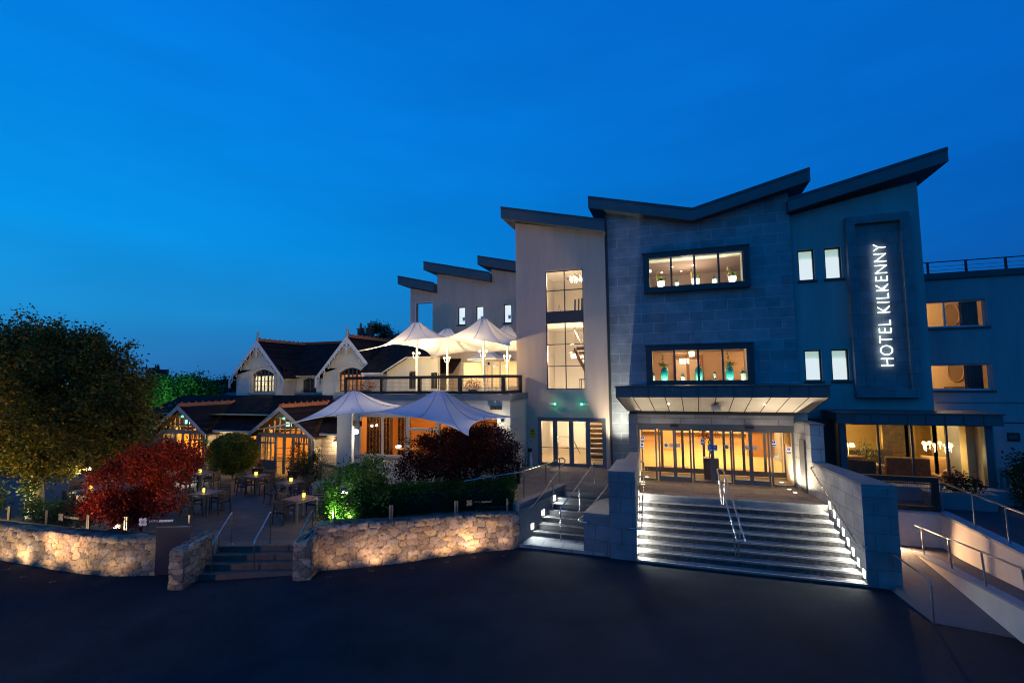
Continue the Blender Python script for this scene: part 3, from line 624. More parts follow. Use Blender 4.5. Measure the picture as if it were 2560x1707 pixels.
# black mesh balustrade
WIRE = M("wire", (.10, .10, .10), .5, .6); BLK = M("black_steel", (.012, .011, .011), .5, spec=.4)
def mesh_panel(p, q, z0, z1, parent, step=.05, r=.0028, name="mesh_panel", mat=None):
    p, q = Vector(p), Vector(q); d = q - p; n = max(2, int(d.length / step)); mb = MB()
    for i in range(1, n):
        c = p + d * i / n; mb.beam((c.x, c.y, z0), (c.x, c.y, z1), r * 2, r * 2)
    k = max(2, int((z1 - z0) / step))
    for j in range(1, k):
        z = z0 + (z1 - z0) * j / k; mb.beam((p.x, p.y - .004, z), (q.x, q.y - .004, z), r * 2, r * 2)
    return mb.build(name, mat or WIRE, parent)
def mesh_fence(pts, z0, z1, label, post=.14, top=.13, name="mesh_fence", group="black mesh balustrades", skip_last=False, cat="balustrade", mat=None, step=.05):
    t = thing(name, (pts[0][0], pts[0][1], z0), label, cat, group); m_ = mat or BLK
    for x, y in pts: box(x - post / 2, x + post / 2, y - post / 2, y + post / 2, z0 - .02, z1 - .002).build("post", m_, t)
    for (a, b), (c, d) in zip(pts, pts[1:]):
        u = (Vector((c, d)) - Vector((a, b))).normalized() * (post / 2)
        p, q = (a + u.x, b + u.y), (c - u.x, d - u.y)
        MB().beam((*p, z1 - top / 2), (*q, z1 - top / 2), post + .02, top).build("top_rail", m_, t); MB().beam((*p, z0 + .06), (*q, z0 + .06), post * .6, .12).build("bottom_rail", m_, t)
        mesh_panel((*p, 0), (*q, 0), z0 + .12, z1 - top, t, step)
    return t
mesh_fence([(4.95, 16.70), (6.59, 16.70)], 1.27, 2.18, "black framed mesh balustrade on the cream wall by the lounge window")
# ================================================================== HOTEL BLOCKS
ASHLAR = brick_mat("ashlar_cladding", (.215, .25, .27), (.40, .46, .49), .92, .40, .008, .15, .65, "SUMZ", .4, nvar=.25)
RENDER_P = M("plaster_pink", (.54, .42, .32), .85, var=.13, vscale=2.2, bump=.12, bscale=70, stretch=(1, 1, .16))
RENDER_G = M("plaster_grey", (.30, .31, .30), .85, var=.16, vscale=2.2, bump=.12, bscale=70, stretch=(1, 1, .16))
RENDER_W = M("plaster_wing", (.30, .29, .30), .85, var=.15, vscale=2.0, bump=.12, bscale=70, stretch=(1, 1, .16))
ZINC = M("zinc", (.085, .105, .115), .5, .35, var=.15, vscale=2)
ZINC_S = M("zinc_seam", (.055, .065, .07), .5, .35)
SOFF = M("soffit_dark", (.05, .055, .06), .8)
FRAME = M("window_frame_dark", (.030, .034, .04), .45, spec=.5)
ALU = M("aluminium_frame", (.20, .205, .21), .42, .6)
GLASS = glass_mat("glass", (.97, .985, .98), .75); GLASS2 = glass_mat("glass_faint", (.96, .98, .97), .5)
IW = M("inner_plaster", (.66, .56, .46), .8); IWW = M("inner_plaster_white", (.72, .66, .58), .8); IC = M("inner_ceiling_paint", (.74, .68, .60), .85)
WOODF = M("polished_floor", (.62, .42, .20), .22, var=.25, vscale=1.2, stretch=(1, 9, 1)); CARPET = M("carpet", (.16, .09, .06), .95, var=.2)
WOOD = M("oak", (.36, .17, .06), .5, var=.25, vscale=3, stretch=(6, 6, 1)); WOODD = M("dark_oak", (.12, .06, .03), .5, var=.25)
BULB = emit("bulb_glow", (1, .80, .50), 14); CRYST = emit("crystal_glow", (1, .85, .60), 3.2)
DARKM = M("dark_metal", (.03, .028, .026), .4, .7); BRASS = M("brass", (.45, .30, .10), .3, 1)

def roof_prism(parent, top, thick, y0, y1, seams=()):
    poly = [(x, z) for x, z in top] + [(x, z - thick) for x, z in top[::-1]]
    o = MB().prism(poly, "Y", y0, y1).build("roof", ZINC, parent)
    cap = MB()
    for (a, b), (c, d) in zip(top, top[1:]): cap.beam((a, y0 - .006, b + .012), (c, y0 - .006, d + .012), .10, .03, up=(0, 1, 0))
    cap.build("roof_trim", ZINC_S, o); return o

# ---------------- stone entrance block
eb = thing("entrance_block", (.7, 20.2, 1.4), "stone clad entrance block with butterfly roof, two bay windows and a canopy", "building")
YS = 20.2
BAY = [(-1.0, 2.48, 8.60, 9.82), (-1.0, 2.48, 4.86, 6.10)]
holes = [b for b in BAY] + [(-1.5, 3.5, 1.4, 3.72)]
wall_y(MB(), -2.715, 4.15, 1.2, [(-2.715, 12.05), (.73, 11.15), (4.15, 12.0)], YS, .3, holes).build("wall", ASHLAR, eb)
MB().box(-2.715, -2.5, YS + .3, 31, 1.2, 11.9).box(3.95, 4.15, YS + .3, 31, 1.2, 11.85).box(-2.5, 3.95, 30.8, 31, 1.2, 11.0).build("rear_wall", RENDER_G, eb)
roof_prism(eb, [(-3.33, 12.57), (.73, 11.54), (4.80, 12.55)], .44, YS - .45, 32)
MB().beam((-2.66, YS - .06, 1.42), (-2.66, YS - .06, 11.9), .07, .07).build("downpipe", ZINC_S, eb)
for i, (a, b, c, d) in enumerate(BAY):
    f = MB().bezel(a - .20, b + .20, c - .20, d + .16, YS - .26, YS + .0, .19); f.box(a - .24, b + .24, YS - .30, YS - .02, d + .162, d + .20)
    f.bezel(a - .012, b + .012, c - .012, d + .012, YS - .20, YS - .10, .045)
    wv = (b - a) / 4
    for k in (1, 2, 3): f.box(a + wv * k - .035, a + wv * k + .035, YS - .21, YS - .11, c + .03, d - .03)
    o = f.build("bay_window", FRAME, eb)
    MB().quad((a, YS - .15, c), (b, YS - .15, c), (b, YS - .15, d), (a, YS - .15, d)).build("pane", GLASS2, o)
    box(a - .01, b + .01, YS - .09, YS + .75, c - .06, c - .003).build("sill", IWW, o)
# upper gallery room
room(eb, -2.4, 3.9, YS + .31, 25.5, 7.9, 10.15, M("inner_rose", (.46, .36, .31), .8), CARPET, M("inner_ceiling_rose", (.56, .45, .40), .85))
box(3.0, 3.8, 20.9, 23.0, 7.9, 10.14).build("bulkhead", M("inner_cream", (.8, .77, .66), .8), eb)
MB().box(-1.0, 2.48, YS - .06, YS + .76, 9.822, 9.90).box(2.481, 2.53, YS - .06, YS + .76, 8.6, 9.90).box(-1.05, -1.001, YS - .06, YS + .76, 8.6, 9.90).build("window_reveal", M("inner_cream", (.8, .77, .66), .8), eb)
area((.74, 20.14, 8.61), (0, .30, 1), 80, 3.3, .06, (1, .93, .66))
point((.6, 23.4, 9.2), 70, (1, .72, .48), .15)
dl = MB()
for x, y in ((-.1, 22.0), (.75, 22.0), (-.1, 23.4), (.8, 23.4), (.3, 24.5), (-.6, 24.5), (1.4, 21.4)): dl.lathe([(.001, 0), (.04, 0), (.04, .01)], (x, y, 10.13), 10)
dl.build("downlight", BULB, eb)
# lower first floor lounge
room(eb, -2.4, 3.9, YS + .31, 25.5, 4.3, 6.5, M("inner_peach", (.60, .42, .27), .8), CARPET, M("inner_ceiling_peach", (.62, .46, .32), .85))
dm = MB().box(-.25, 1.15, 25.40, 25.49, 4.3, 6.1); dm.build("inner_door", WOOD, eb)
d2 = MB().box(-.10, .38, 25.37, 25.395, 4.6, 5.9).box(.52, 1.0, 25.37, 25.395, 4.6, 5.9).build("inner_door_panel", M("frosted", (.75, .6, .42), .4), eb)
box(-2.4, 3.9, 23.0, 23.3, 6.12, 6.49).box(2.7, 3.2, 22.6, 23.2, 4.3, 6.49).build("ceiling_beam", M("inner_peach", (.6, .42, .27), .8), eb)
point((.2, 23.6, 5.75), 85, (1, .66, .34), .15); MB().box(-1.0, 2.48, YS - .06, YS + .4, 6.102, 6.18).box(2.481, 2.53, YS - .06, YS + .76, 4.86, 6.18).box(-1.05, -1.001, YS - .06, YS + .76, 4.86, 6.18).build("window_reveal", M("inner_cream", (.8, .77, .66), .8), eb)
area((.74, 20.14, 4.87), (0, .30, 1), 42, 3.3, .06, (1, .92, .62))
point((3.3, 24.5, 5.6), 34, (1, .62, .3), .1)

# vestibule: lintel, jamb, canopy, doors
MB().box(-1.45, 3.5, 18.05, 18.40, 3.40, 3.72).build("lintel", brick_mat("lintel_stone", (.27, .255, .25), (.1, .1, .1), 1.02, .6, .008, .15, .65, "XZ", .3), eb)
MB().box(-1.75, -1.45, 17.90, 18.35, 1.3, 3.72).build("pier", ASHLAR_D, eb)
MB().box(-1.72, 3.52, 18.02, 18.5, 3.722, 3.82).build("soffit_band", M("band", (.02, .02, .022), .7), eb)  # dark band between the lintel and the canopy soffit
MB().box(-1.74, -1.5, 18.36, 20.2, 1.3, 3.8).box(3.5, 3.98, 18.4, 20.2, 1.3, 3.8).box(-1.5, 3.5, 18.40, 20.2, 3.84, 4.0).build("vestibule_wall", IW, eb)
cx0, cx1, yf, zf0, zf1 = -2.02, 4.22, 16.62, 4.37, 4.71
cn = MB()
cn.add([(cx0, yf, zf0), (cx1, yf, zf0), (cx1, yf, zf1), (cx0, yf, zf1), (cx0 + .1, YS, zf1 + .02), (cx1 - .1, YS, zf1 + .02), (cx0 + .22, 18.06, 3.82), (cx1 - .26, 18.06, 3.82), (cx0 + .1, YS, 3.82), (cx1 - .1, YS, 3.82)],
       [(0, 1, 2, 3), (3, 2, 5, 4), (0, 3, 4, 8, 6), (1, 7, 9, 5, 2)])
co = cn.build("canopy", ZINC, eb)
n = 12; so = MB(); sm_ = MB(); fs = MB()
for k in range(n):
    s0, s1 = k / n + .0025, (k + 1) / n - .0025
    a = cx0 + .03 + (cx1 - cx0 - .06) * s0; b = cx0 + .03 + (cx1 - cx0 - .06) * s1; c = cx0 + .24 + (cx1 - cx0 - .50) * s0; d = cx0 + .24 + (cx1 - cx0 - .50) * s1
    so.quad((a, yf + .03, zf0 + .004), (c, 18.06, 3.824), (d, 18.06, 3.824), (b, yf + .03, zf0 + .004))
    if k: fs.box(a - .022, a - .006, yf - .025, yf - .003, zf0, zf1 - .003); sm_.quad((a - .03, yf + .03, zf0 + .012), (c - .03, 18.06, 3.834), (c + .02, 18.06, 3.834), (a + .02, yf + .03, zf0 + .012))
so.build("soffit", M("soffit_cream", (.66, .57, .46), .55, var=.08, vscale=2), co); sm_.build("soffit_joint", SOFF, co); fs.build("standing_seam", ZINC_S, co)
MB().box(cx0 - .03, cx1 + .03, yf - .04, yf + .1, zf1, zf1 + .035).build("canopy_trim", ZINC_S, co)
for x in (-.35, 2.55):
    MB().lathe([(.001, 0), (.022, 0), (.022, .02)], (x, 17.25, 4.105), 12).build("downlight", BULB, co); spot((x, 17.25, 4.05), (0, .1, -1), 30, 120, WARM, .8)
t = thing("ceiling_unit", (1.12, 17.3, 4.0), "small white sensor unit on the canopy soffit", "sensor"); MB().box(.98, 1.26, 17.25, 17.45, 3.93, 4.04).build("case", IWW, t); MB().lathe([(.16, 0), (.13, .03), (.06, .05)], (1.12, 17.15, 4.07), 16).build("dome", M("dome_grey", (.3, .3, .3), .3), t)
# floor uplights by the doors
for i, (x, y, nm, d, wt_) in enumerate(((-1.28, 17.3, "in the landing left of the doors, nearest", (.12, -.1, 1), 60), (-1.30, 17.7, "in the landing left of the doors, behind the nearest", (.1, -.1, 1), 45), (-1.22, 18.6, "inside the doors on the left", (-.1, .1, 1), 24),
                                   (3.30, 17.35, "in the landing right of the doors, nearest", (.2, -.1, 1), 85), (3.22, 17.80, "in the landing right of the doors, second", (.2, 0, 1), 75), (3.15, 18.3, "beside the right door jamb, third", (.25, .1, 1), 50), (3.2, 18.9, "behind the right glass panel, farthest", (.25, 0, 1), 34))):
    ground_light(x, y, 1.402, "round floor light " + nm, d, wt_ * 1.7, 140, (1, .86, .62), .06, group="floor lights at the hotel doors")
ground_light(-2.28, 19.30, 1.402, "floor light washing the stone wall behind the tall pier", (.02, .17, 1), 1500, 62, (1, .88, .68), .08, group="floor lights at the hotel doors")

# door screen
DF = M("door_frame_grey", (.16, .16, .155), .4, .65)
YD = 18.12
scn = thing("glass_entrance", (1.0, YD, 1.4), "glazed hotel entrance with two pairs of sliding doors", "doors")
MB().box(-1.45, 3.5, YD - .04, YD + .12, 3.21, 3.399).build("head_frame", DF, scn)
def leafpane(x0, x1, y, nm="door", handle=None, fw=.055, z0=1.42, z1=3.21, low=.16):
    o = MB().box(x0, x0 + fw, y, y + .05, z0, z1).box(x1 - fw, x1, y, y + .05, z0, z1).box(x0 + fw, x1 - fw, y, y + .05, z0, z0 + low).box(x0 + fw, x1 - fw, y, y + .05, z1 - .05, z1).build(nm, DF, scn)
    MB().quad((x0 + fw, y + .025, z0 + low), (x1 - fw, y + .025, z0 + low), (x1 - fw, y + .025, z1 - .05), (x0 + fw, y + .025, z1 - .05)).build("pane", GLASS, o)
    return o
leafpane(-1.45, -.82, YD, "fixed_panel", low=.05); leafpane(-.76, -.215, YD - .05, "sliding_door"); leafpane(-.212, .33, YD - .05, "sliding_door")
leafpane(.37, 1.0, YD, "fixed_panel", low=.05); leafpane(1.0, 1.62, YD, "fixed_panel", low=.05)
leafpane(1.63, 2.19, YD - .05, "sliding_door"); leafpane(2.193, 2.76, YD - .05, "sliding_door"); leafpane(2.80, 3.48, YD, "fixed_panel", low=.05)
for x in (-.2, 2.18): box(x - .14, x + .14, YD - .14, YD - .045, 3.30, 3.36).build("door_sensor", M("black_plastic", (.01, .01, .01), .4), scn)
# inner screen
inn = thing("inner_doors", (1.0, 19.7, 1.4), "inner glazed doors behind the sliding entrance doors", "doors")
scn_, scn = scn, inn
for a, b in ((-1.45, -.7), (-.7, .05), (.05, .8), (.8, 1.5), (1.5, 2.15), (2.15, 2.85), (2.85, 3.5)): leafpane(a, b, 19.70, "glazed_leaf", low=.18, fw=.045)
scn = scn_
# stickers on the doors
BLUE = M("sign_blue", (.01, .05, .30), .4); WHT = M("sign_white", (.75, .75, .72), .4); GRN = M("sign_green", (.03, .16, .10), .4); BLKP = M("black_plastic", (.01, .01, .01), .4)
def sticker(x, z, label, kind, y=YD - .056, s=1.0):
    t = thing("door_sticker", (x, y, z), label, "sticker", "safety stickers on the entrance glass")
    def disc(r, m, dy, zc): return MB().add([(x + r * math.cos(2 * math.pi * k / 20), y - dy, zc + r * math.sin(2 * math.pi * k / 20)) for k in range(20)], [tuple(range(20))]).build("disc", m, t)
    if kind == "keep":
        box(x - .062 * s, x + .062 * s, y, y + .002, z - .11 * s, z + .09 * s).build("card", WHT, t); disc(.048 * s, BLUE, .001, z + .03 * s)
        box(x - .006 * s, x + .006 * s, y - .0025, y - .0015, z + .012 * s, z + .062 * s).box(x - .006 * s, x + .006 * s, y - .0025, y - .0015, z - .008 * s, z + .003 * s).build("exclamation_mark", WHT, t)
        box(x - .055 * s, x + .055 * s, y - .0015, y - .0005, z - .10 * s, z - .055 * s).build("text_band", BLUE, t)
    elif kind == "blue":
        box(x - .075, x + .075, y, y + .002, z - .10, z + .10).build("card", BLUE, t); disc(.055, M("sign_blue_light", (.03, .12, .5), .4), .001, z + .02)
        box(x - .007, x + .007, y - .0025, y - .0015, z + .0, z + .06).build("exclamation_mark", WHT, t); box(x - .06, x + .06, y - .0015, y - .0005, z - .08, z - .055).build("text_band", WHT, t)
    elif kind == "tick":
        box(x - .065, x + .065, y, y + .002, z - .07, z + .07).build("card", WHT, t); disc(.058, GRN, .001, z)
        MB().beam((x - .03, y - .002, z), (x - .008, y - .002, z - .025), .004, .014, up=(0, 1, 0)).beam((x - .008, y - .002, z - .025), (x + .035, y - .002, z + .03), .004, .014, up=(0, 1, 0)).build("tick", WHT, t)
    else:
        box(x - .065, x + .065, y, y + .002, z - .06, z + .06).build("card", M("sign_grey", (.33, .36, .38), .4), t); box(x - .03, x + .03, y - .0015, y - .0005, z + .005, z + .015).build("text_band", WHT, t)
sticker(-1.30, 2.84, "blue and white keep-shut sticker on the left fixed glass, the upper one", "keep", YD + .02); sticker(-1.325, 2.60, "blue and white keep-shut sticker on the left fixed glass, the lower one", "keep", YD + .02)
sticker(.70, 2.80, "blue warning sticker on the centre glass, left of the planter tree", "keep", YD + .02); sticker(.93, 2.60, "blue square warning sign left of the central glass joint", "blue", YD - .01); sticker(1.09, 2.60, "blue square warning sign right of the central glass joint", "blue", YD - .01)
sticker(-.50, 2.64, "green tick sticker on the left sliding door", "tick"); sticker(1.46, 2.64, "green tick sticker on the centre glass near the right doors", "tick", YD + .02)
for x, nm in ((-.325, "left leaf of the left sliding pair"), (-.09, "right leaf of the left sliding pair"), (2.09, "left leaf of the right sliding pair"), (2.32, "right leaf of the right sliding pair")): sticker(x, 2.65, "grey push plate sticker on the " + nm, "plate", YD - .052)
sticker(2.90, 2.82, "blue and white keep-shut sticker on the right fixed glass, nearer the doors", "keep", YD + .02); sticker(3.33, 2.60, "blue and white keep-shut sticker on the right fixed glass, by the jamb", "keep", YD + .02); sticker(2.95, 2.36, "white square notice low on the right fixed glass", "plate", YD + .02)
# reception hall
room(eb, -2.4, 5.4, 20.52, 29.2, 1.4, 4.15, M("hall_wall", (.58, .36, .16), .7), WOODF, M("hall_ceiling", (.68, .55, .38), .8))
MB().quad((-1.5, 18.16, 1.4015), (3.5, 18.16, 1.4015), (3.5, 19.7, 1.4015), (-1.5, 19.7, 1.4015)).build("lobby_floor", M("lobby_mat", (.16, .13, .11), .9, var=.2), eb)
MB().quad((-1.5, 19.7, 1.402), (3.5, 19.7, 1.402), (3.5, 20.53, 1.402), (-1.5, 20.53, 1.402)).build("hall_floor", WOODF, eb)
area((1.2, 23.2, 4.1), (0, 0, -1), 560, 5.5, 4.5, (1, .66, .30)); area((1.2, 27.0, 4.1), (0, .5, -1), 480, 6, 2.5, (1, .66, .30)); area((1.0, 19.2, 3.8), (0, 0, -1), 34, 4, .8, (1, .7, .38))
box(-.85, -.25, 25.6, 26.1, 1.4, 4.14).build("column", M("hall_column", (.5, .33, .15), .6), eb)
pp = thing("padded_wall_panel", (1, 29.1, 1.8), "cream buttoned wall panel at the back of the reception hall", "wall panel")
mb = MB(); nx_, nz_ = 60, 16; x0, x1, z0, z1 = -2.2, 4.4, 1.95, 3.9; vs = []
for j in range(nz_ + 1):
    for i in range(nx_ + 1):
        b = abs(math.sin(math.pi * (i / 4 + j / 4))) * abs(math.sin(math.pi * (i / 4 - j / 4))); vs.append((x0 + (x1 - x0) * i / nx_, 29.14 - .09 * b ** .5, z0 + (z1 - z0) * j / nz_))
mb.add(vs, [(j * (nx_ + 1) + i, j * (nx_ + 1) + i + 1, (j + 1) * (nx_ + 1) + i + 1, (j + 1) * (nx_ + 1) + i) for j in range(nz_) for i in range(nx_)], True)
mb.build("padding", M("cream_leather", (.72, .52, .26), .55), pp); box(x0 - .1, x1 + .1, 29.0, 29.15, 1.83, 1.95).build("frame", WOODD, pp)
bt = MB()
for j in range(0, nz_ + 1, 2):
    for i in range((j // 2 % 2) * 2, nx_ + 1, 4): bt.ball((x0 + (x1 - x0) * i / nx_, 29.11, z0 + (z1 - z0) * j / nz_), .022, 6)
bt.build("button", WOODD, pp)
t = thing("reception_desk", (3.9, 25, 1.4), "wooden reception desk at the right of the hall", "desk"); box(2.9, 5.2, 24.6, 25.3, 1.402, 2.5).build("body", WOOD, t); box(2.85, 5.25, 24.5, 25.4, 2.5, 2.56).build("top", WOODD, t)
for x, nm in ((-.3, "left"), (1.95, "right")): topmesh(box(x - .55, x + .55, 20.05, 21.1, 1.402, 1.414), "door_mat", M("mat_brown", (.20, .10, .055), .9), f"brown door mat behind the {nm} pair of doors", "mat", "door mats")
t = thing("wall_picture", (3.3, 20.1, 2.6), "framed picture on the stone wall inside the right glass panel", "picture"); box(3.44, 3.495, 18.7, 19.5, 2.65, 3.25).build("frame", BRASS, t); box(3.43, 3.439, 18.76, 19.44, 2.71, 3.19).build("canvas", M("canvas", (.25, .15, .05), .6, var=.9, vscale=9), t)

# ---------------- pink plaster stair tower
ct = thing("stair_tower", (-4.7, 19.95, 1.2), "tall pinkish plaster stair tower with a long gridded window", "building")
YC = 19.95
wall_y(MB(), -6.62, -2.72, .9, [(-6.62, 11.92), (-2.72, 11.06)], YC, .28, [(-5.29, -3.66, 4.57, 9.62), (-5.72, -2.86, 1.40, 3.40)]).build("wall", RENDER_P, ct)
MB().box(-6.62, -6.4, YC + .28, 28, .9, 11.8).box(-2.95, -2.72, YC + .28, 28, .9, 11.2).build("side_wall", RENDER_P, ct)
roof_prism(ct, [(-7.16, 12.54), (-2.66, 11.44)], .44, YC - .40, 29)
window(ct, -5.29, -3.66, 7.84, 9.62, YC + .05, .035, FRAME, GLASS, [-4.47], [8.77], .07, .035)
window(ct, -5.29, -3.66, 4.57, 7.40, YC + .05, .035, FRAME, GLASS, [-4.47], [6.46, 5.54], .07, .035)
box(-5.29, -3.66, YC + .03, YC + .15, 7.402, 7.838).build("spandrel", FRAME, ct)
# twin double doors
dd = thing("tower_doors", (-4.29, YC, 1.4), "two pairs of grey framed glass doors at the foot of the stair tower", "doors")
MB().box(-5.72, -5.66, YC + .02, YC + .12, 1.4, 3.40).box(-2.92, -2.86, YC + .02, YC + .12, 1.4, 3.40).box(-5.66, -2.92, YC + .02, YC + .12, 3.33, 3.40).build("frame", ALU, dd)
for a, b in ((-5.655, -4.98), (-4.975, -4.295), (-4.29, -3.60), (-3.595, -2.925)):
    o = MB().box(a, a + .09, YC + .03, YC + .09, 1.41, 3.325).box(b - .09, b, YC + .03, YC + .09, 1.41, 3.325).box(a + .09, b - .09, YC + .03, YC + .09, 1.41, 1.53).box(a + .09, b - .09, YC + .03, YC + .09, 3.24, 3.325).build("door", ALU, dd)
    MB().quad((a + .09, YC + .06, 1.53), (b - .09, YC + .06, 1.53), (b - .09, YC + .06, 3.24), (a + .09, YC + .06, 3.24)).build("pane", GLASS, o)
    MB().box(a + .09, b - .09, YC + .0, YC + .022, 2.14, 2.165).build("push_bar", SS, o)
# interior
room(ct, -6.38, -2.96, YC + .3, 25.8, 1.4, 10.35, IWW, M("tower_floor", (.46, .34, .20), .35, var=.15), IC)
box(-6.37, -2.97, 23.6, 25.79, 4.15, 4.45).box(-6.37, -2.97, 23.6, 25.79, 7.55, 7.85).build("landing", IWW, ct)
MB().box(-6.37, -2.97, 25.70, 25.785, 5.28, 5.34).build("dado_rail", IC, ct)
def flight(x0, x1, ya, yb, za, zb, n_, nm, sh=0.0):
    t = thing("staircase", ((x0 + x1) / 2, ya, za), nm, "staircase", "stair flights in the tower")
    for k in range(n_):
        y = ya + (yb - ya) * k / n_; z = za + (zb - za) * (k + 1) / n_; dy = (yb - ya) / n_
        box(x0 - sh * (y - ya), x1 - sh * (y - ya), max(y, y + dy), max(y, y + dy) + .02, z, z + (zb - za) / n_ - .055).build("shaded_riser", WOODD, t); box(x0 - sh * (y - ya), x1 - sh * (y - ya), min(y, y + dy), max(y, y + dy) + .03, z - .06, z).build("tread", M("tread_stone", (.62, .5, .36), .6), t)  # dark risers added in place of the shaded gaps between open treads
    for xs0 in (x0, x1): MB().beam((xs0, ya, za), (xs0 - sh * (yb - ya), yb, zb), .05, .20).build("stringer", WOODD, t)
    MB().tube([(x0, ya, za + .95), (x0 - sh * (yb - ya), yb, zb + .95)], .025).build("rail", SS, t)
    return t
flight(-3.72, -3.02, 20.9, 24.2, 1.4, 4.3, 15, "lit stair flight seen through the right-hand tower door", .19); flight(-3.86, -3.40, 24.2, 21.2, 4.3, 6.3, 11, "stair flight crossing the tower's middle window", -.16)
t = thing("landing_balustrade", (-4.0, 21.2, 7.8), "dark slatted balustrade at the foot of the tower's top window", "balustrade")
for k, (x, h, w_) in enumerate(((-4.22, .62, .07), (-4.08, .66, .06), (-3.95, .70, .10), (-3.80, .66, .12))): MB().beam((x, 20.9 + .12 * k, 7.86), (x + .03, 20.9 + .12 * k, 7.86 + h), w_, .05).build("baluster", M("slate_blue_wood", (.05, .07, .10), .5), t)
MB().tube([(-5.0, 20.9, 7.86), (-4.92, 20.9, 8.3), (-4.85, 21.0, 7.86)], .02, 6).build("rail", SS, t)
t = thing("landing_chair", (-4.0, 21.0, 4.5), "dark wooden chair in the corner of the tower's lower window", "chair")
box(-4.1, -3.7, 20.9, 21.3, 4.95, 5.0).build("seat", WOODD, t); box(-3.74, -3.70, 20.9, 21.3, 5.0, 5.5).build("backrest", WOODD, t)
for x in (-4.08, -3.74):
    for y in (20.92, 21.28): box(x, x + .03, y - .015, y + .015, 4.46, 4.949).build("leg", WOODD, t)
box(-4.3, -3.5, 20.6, 21.6, 4.30, 4.455).build("window_landing", IWW, ct); box(-4.6, -3.5, 20.6, 21.6, 7.72, 7.855).build("window_landing", IWW, ct)
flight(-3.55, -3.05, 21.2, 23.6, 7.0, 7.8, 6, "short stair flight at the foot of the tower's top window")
for x, y, z, nm in ((-4.48, 22.4, 9.75, "top"), (-4.50, 22.4, 6.15, "middle")):
    t = thing("chandelier", (x, y, z), f"crystal chandelier glowing in the tower's {nm} window", "chandelier")
    MB().tube([(x, y, z + .1), (x, y, min(10.34, z + 1.3))], .012, 6).build("chain", BRASS, t); mb = MB(); m2 = MB()
    for k in range(14):
        a = k * 2.4; r = .14 + .22 * ((k * .37) % 1); mb.ball((x + r * math.cos(a), y + r * math.sin(a), z + .05 * math.sin(k * 1.7)), .038, 8); m2.tube([(x + r * math.cos(a), y + r * math.sin(a), z - .02), (x + r * .9 * math.cos(a), y + r * .9 * math.sin(a), z - .18)], [.016, .008], 5)
    MB().lathe([(.05, .1), (.38, .02), (.40, 0), (.06, -.05)], (x, y, z), 16).build("hoop", BRASS, t); mb.build("bulb", BULB, t); m2.build("crystal", CRYST, t)
    point((x, y - .5, z - .05), 620 if nm == "middle" else 250, (1, .80, .56), .15)
t = thing("chandelier", (-4.30, 22.2, 3.15), "crystal chandelier behind the tower doors", "chandelier"); mb = MB(); m2 = MB()
for k in range(12):
    a = k * 2.4; r = .1 + .2 * ((k * .37) % 1); mb.ball((-4.3 + r * math.cos(a), 22.2 + r * math.sin(a), 3.15), .03, 8); m2.tube([(-4.3 + r * math.cos(a), 22.2 + r * math.sin(a), 3.13), (-4.3 + r * math.cos(a), 22.2 + r * math.sin(a), 3.0)], .01, 5)
mb.build("bulb", BULB, t); m2.build("crystal", CRYST, t); point((-4.9, 21.9, 2.9), 55, (1, .74, .45), .15); area((-5.3, 24.5, 2.4), (0, 1, 0), 30, 1.6, .05, (1, .8, .5)); point((-3.5, 22.6, 3.9), 40, (1, .8, .5), .1)
t = thing("stair_handrail", (-5.2, 23, 1.4), "steel handrail and small desk inside the left tower door", "handrail"); MB().tube([(-5.5, 22.6, 1.4), (-5.5, 22.6, 2.3), (-5.0, 23.4, 2.2), (-4.6, 23.4, 1.4)], .025).build("rail", SS, t)
# floodlights with green lamps, sign, bin
for x, s, nm in ((-5.02, 1, "left"), (-3.70, -1, "right")):
    t = thing("wall_floodlight", (x, YC, 3.96), f"slim wall lamp with green light above the tower doors, {nm} one", "wall lamp", "green wall lamps"); zc = 3.96
    MB().box(x - .15, x + .15, YC - .12, YC - .002, zc - .03, zc + .04).build("body", IWW, t); MB().ball((x + s * .10, YC - .13, zc - .0), .04 if s > 0 else .05, 10).build("lens", emit("green_lens", (.05, 1, .45), 6), t); point((x + s * .12, YC - .22, zc), 1.2, (.1, 1, .5), .03)
t = thing("warning_sign", (-5.95, YC, 2.72), "yellow camera warning sign beside the tower doors", "sign"); YEL = M("sign_yellow", (.62, .40, .04), .5)
box(-6.08, -5.82, YC - .012, YC - .002, 2.52, 2.92).build("plate", YEL, t); MB().box(-6.02, -5.90, YC - .0135, YC - .0125, 2.80, 2.86).box(-5.93, -5.885, YC - .0145, YC - .0136, 2.76, 2.815).box(-6.0, -5.985, YC - .0135, YC - .0125, 2.76, 2.80).build("camera_symbol", BLKP, t)
text_obj("WARNING", (-6.05, YC - .013, 2.67), .075, BLKP, t, width=.20, bold=.002); text_obj("CCTV", (-6.01, YC - .013, 2.58), .06, M("sign_brown", (.2, .1, .02), .5), t, width=.12)
t = thing("ash_bin", (-5.98, 19.62, 1.4), "slim steel ashtray bin standing left of the tower doors", "bin"); MB().lathe([(.11, 0), (.11, .02), (.095, .03), (.095, .60)], (-5.98, 19.66, 1.385), 18).build("body", SSD, t); MB().lathe([(.10, .60), (.105, .70), (.07, .74)], (-5.98, 19.66, 1.385), 18).build("cap", DARKM, t); MB().lathe([(.16, 0), (.16, .012)], (-5.98, 19.66, 1.375), 18).build("base", DARKM, t)

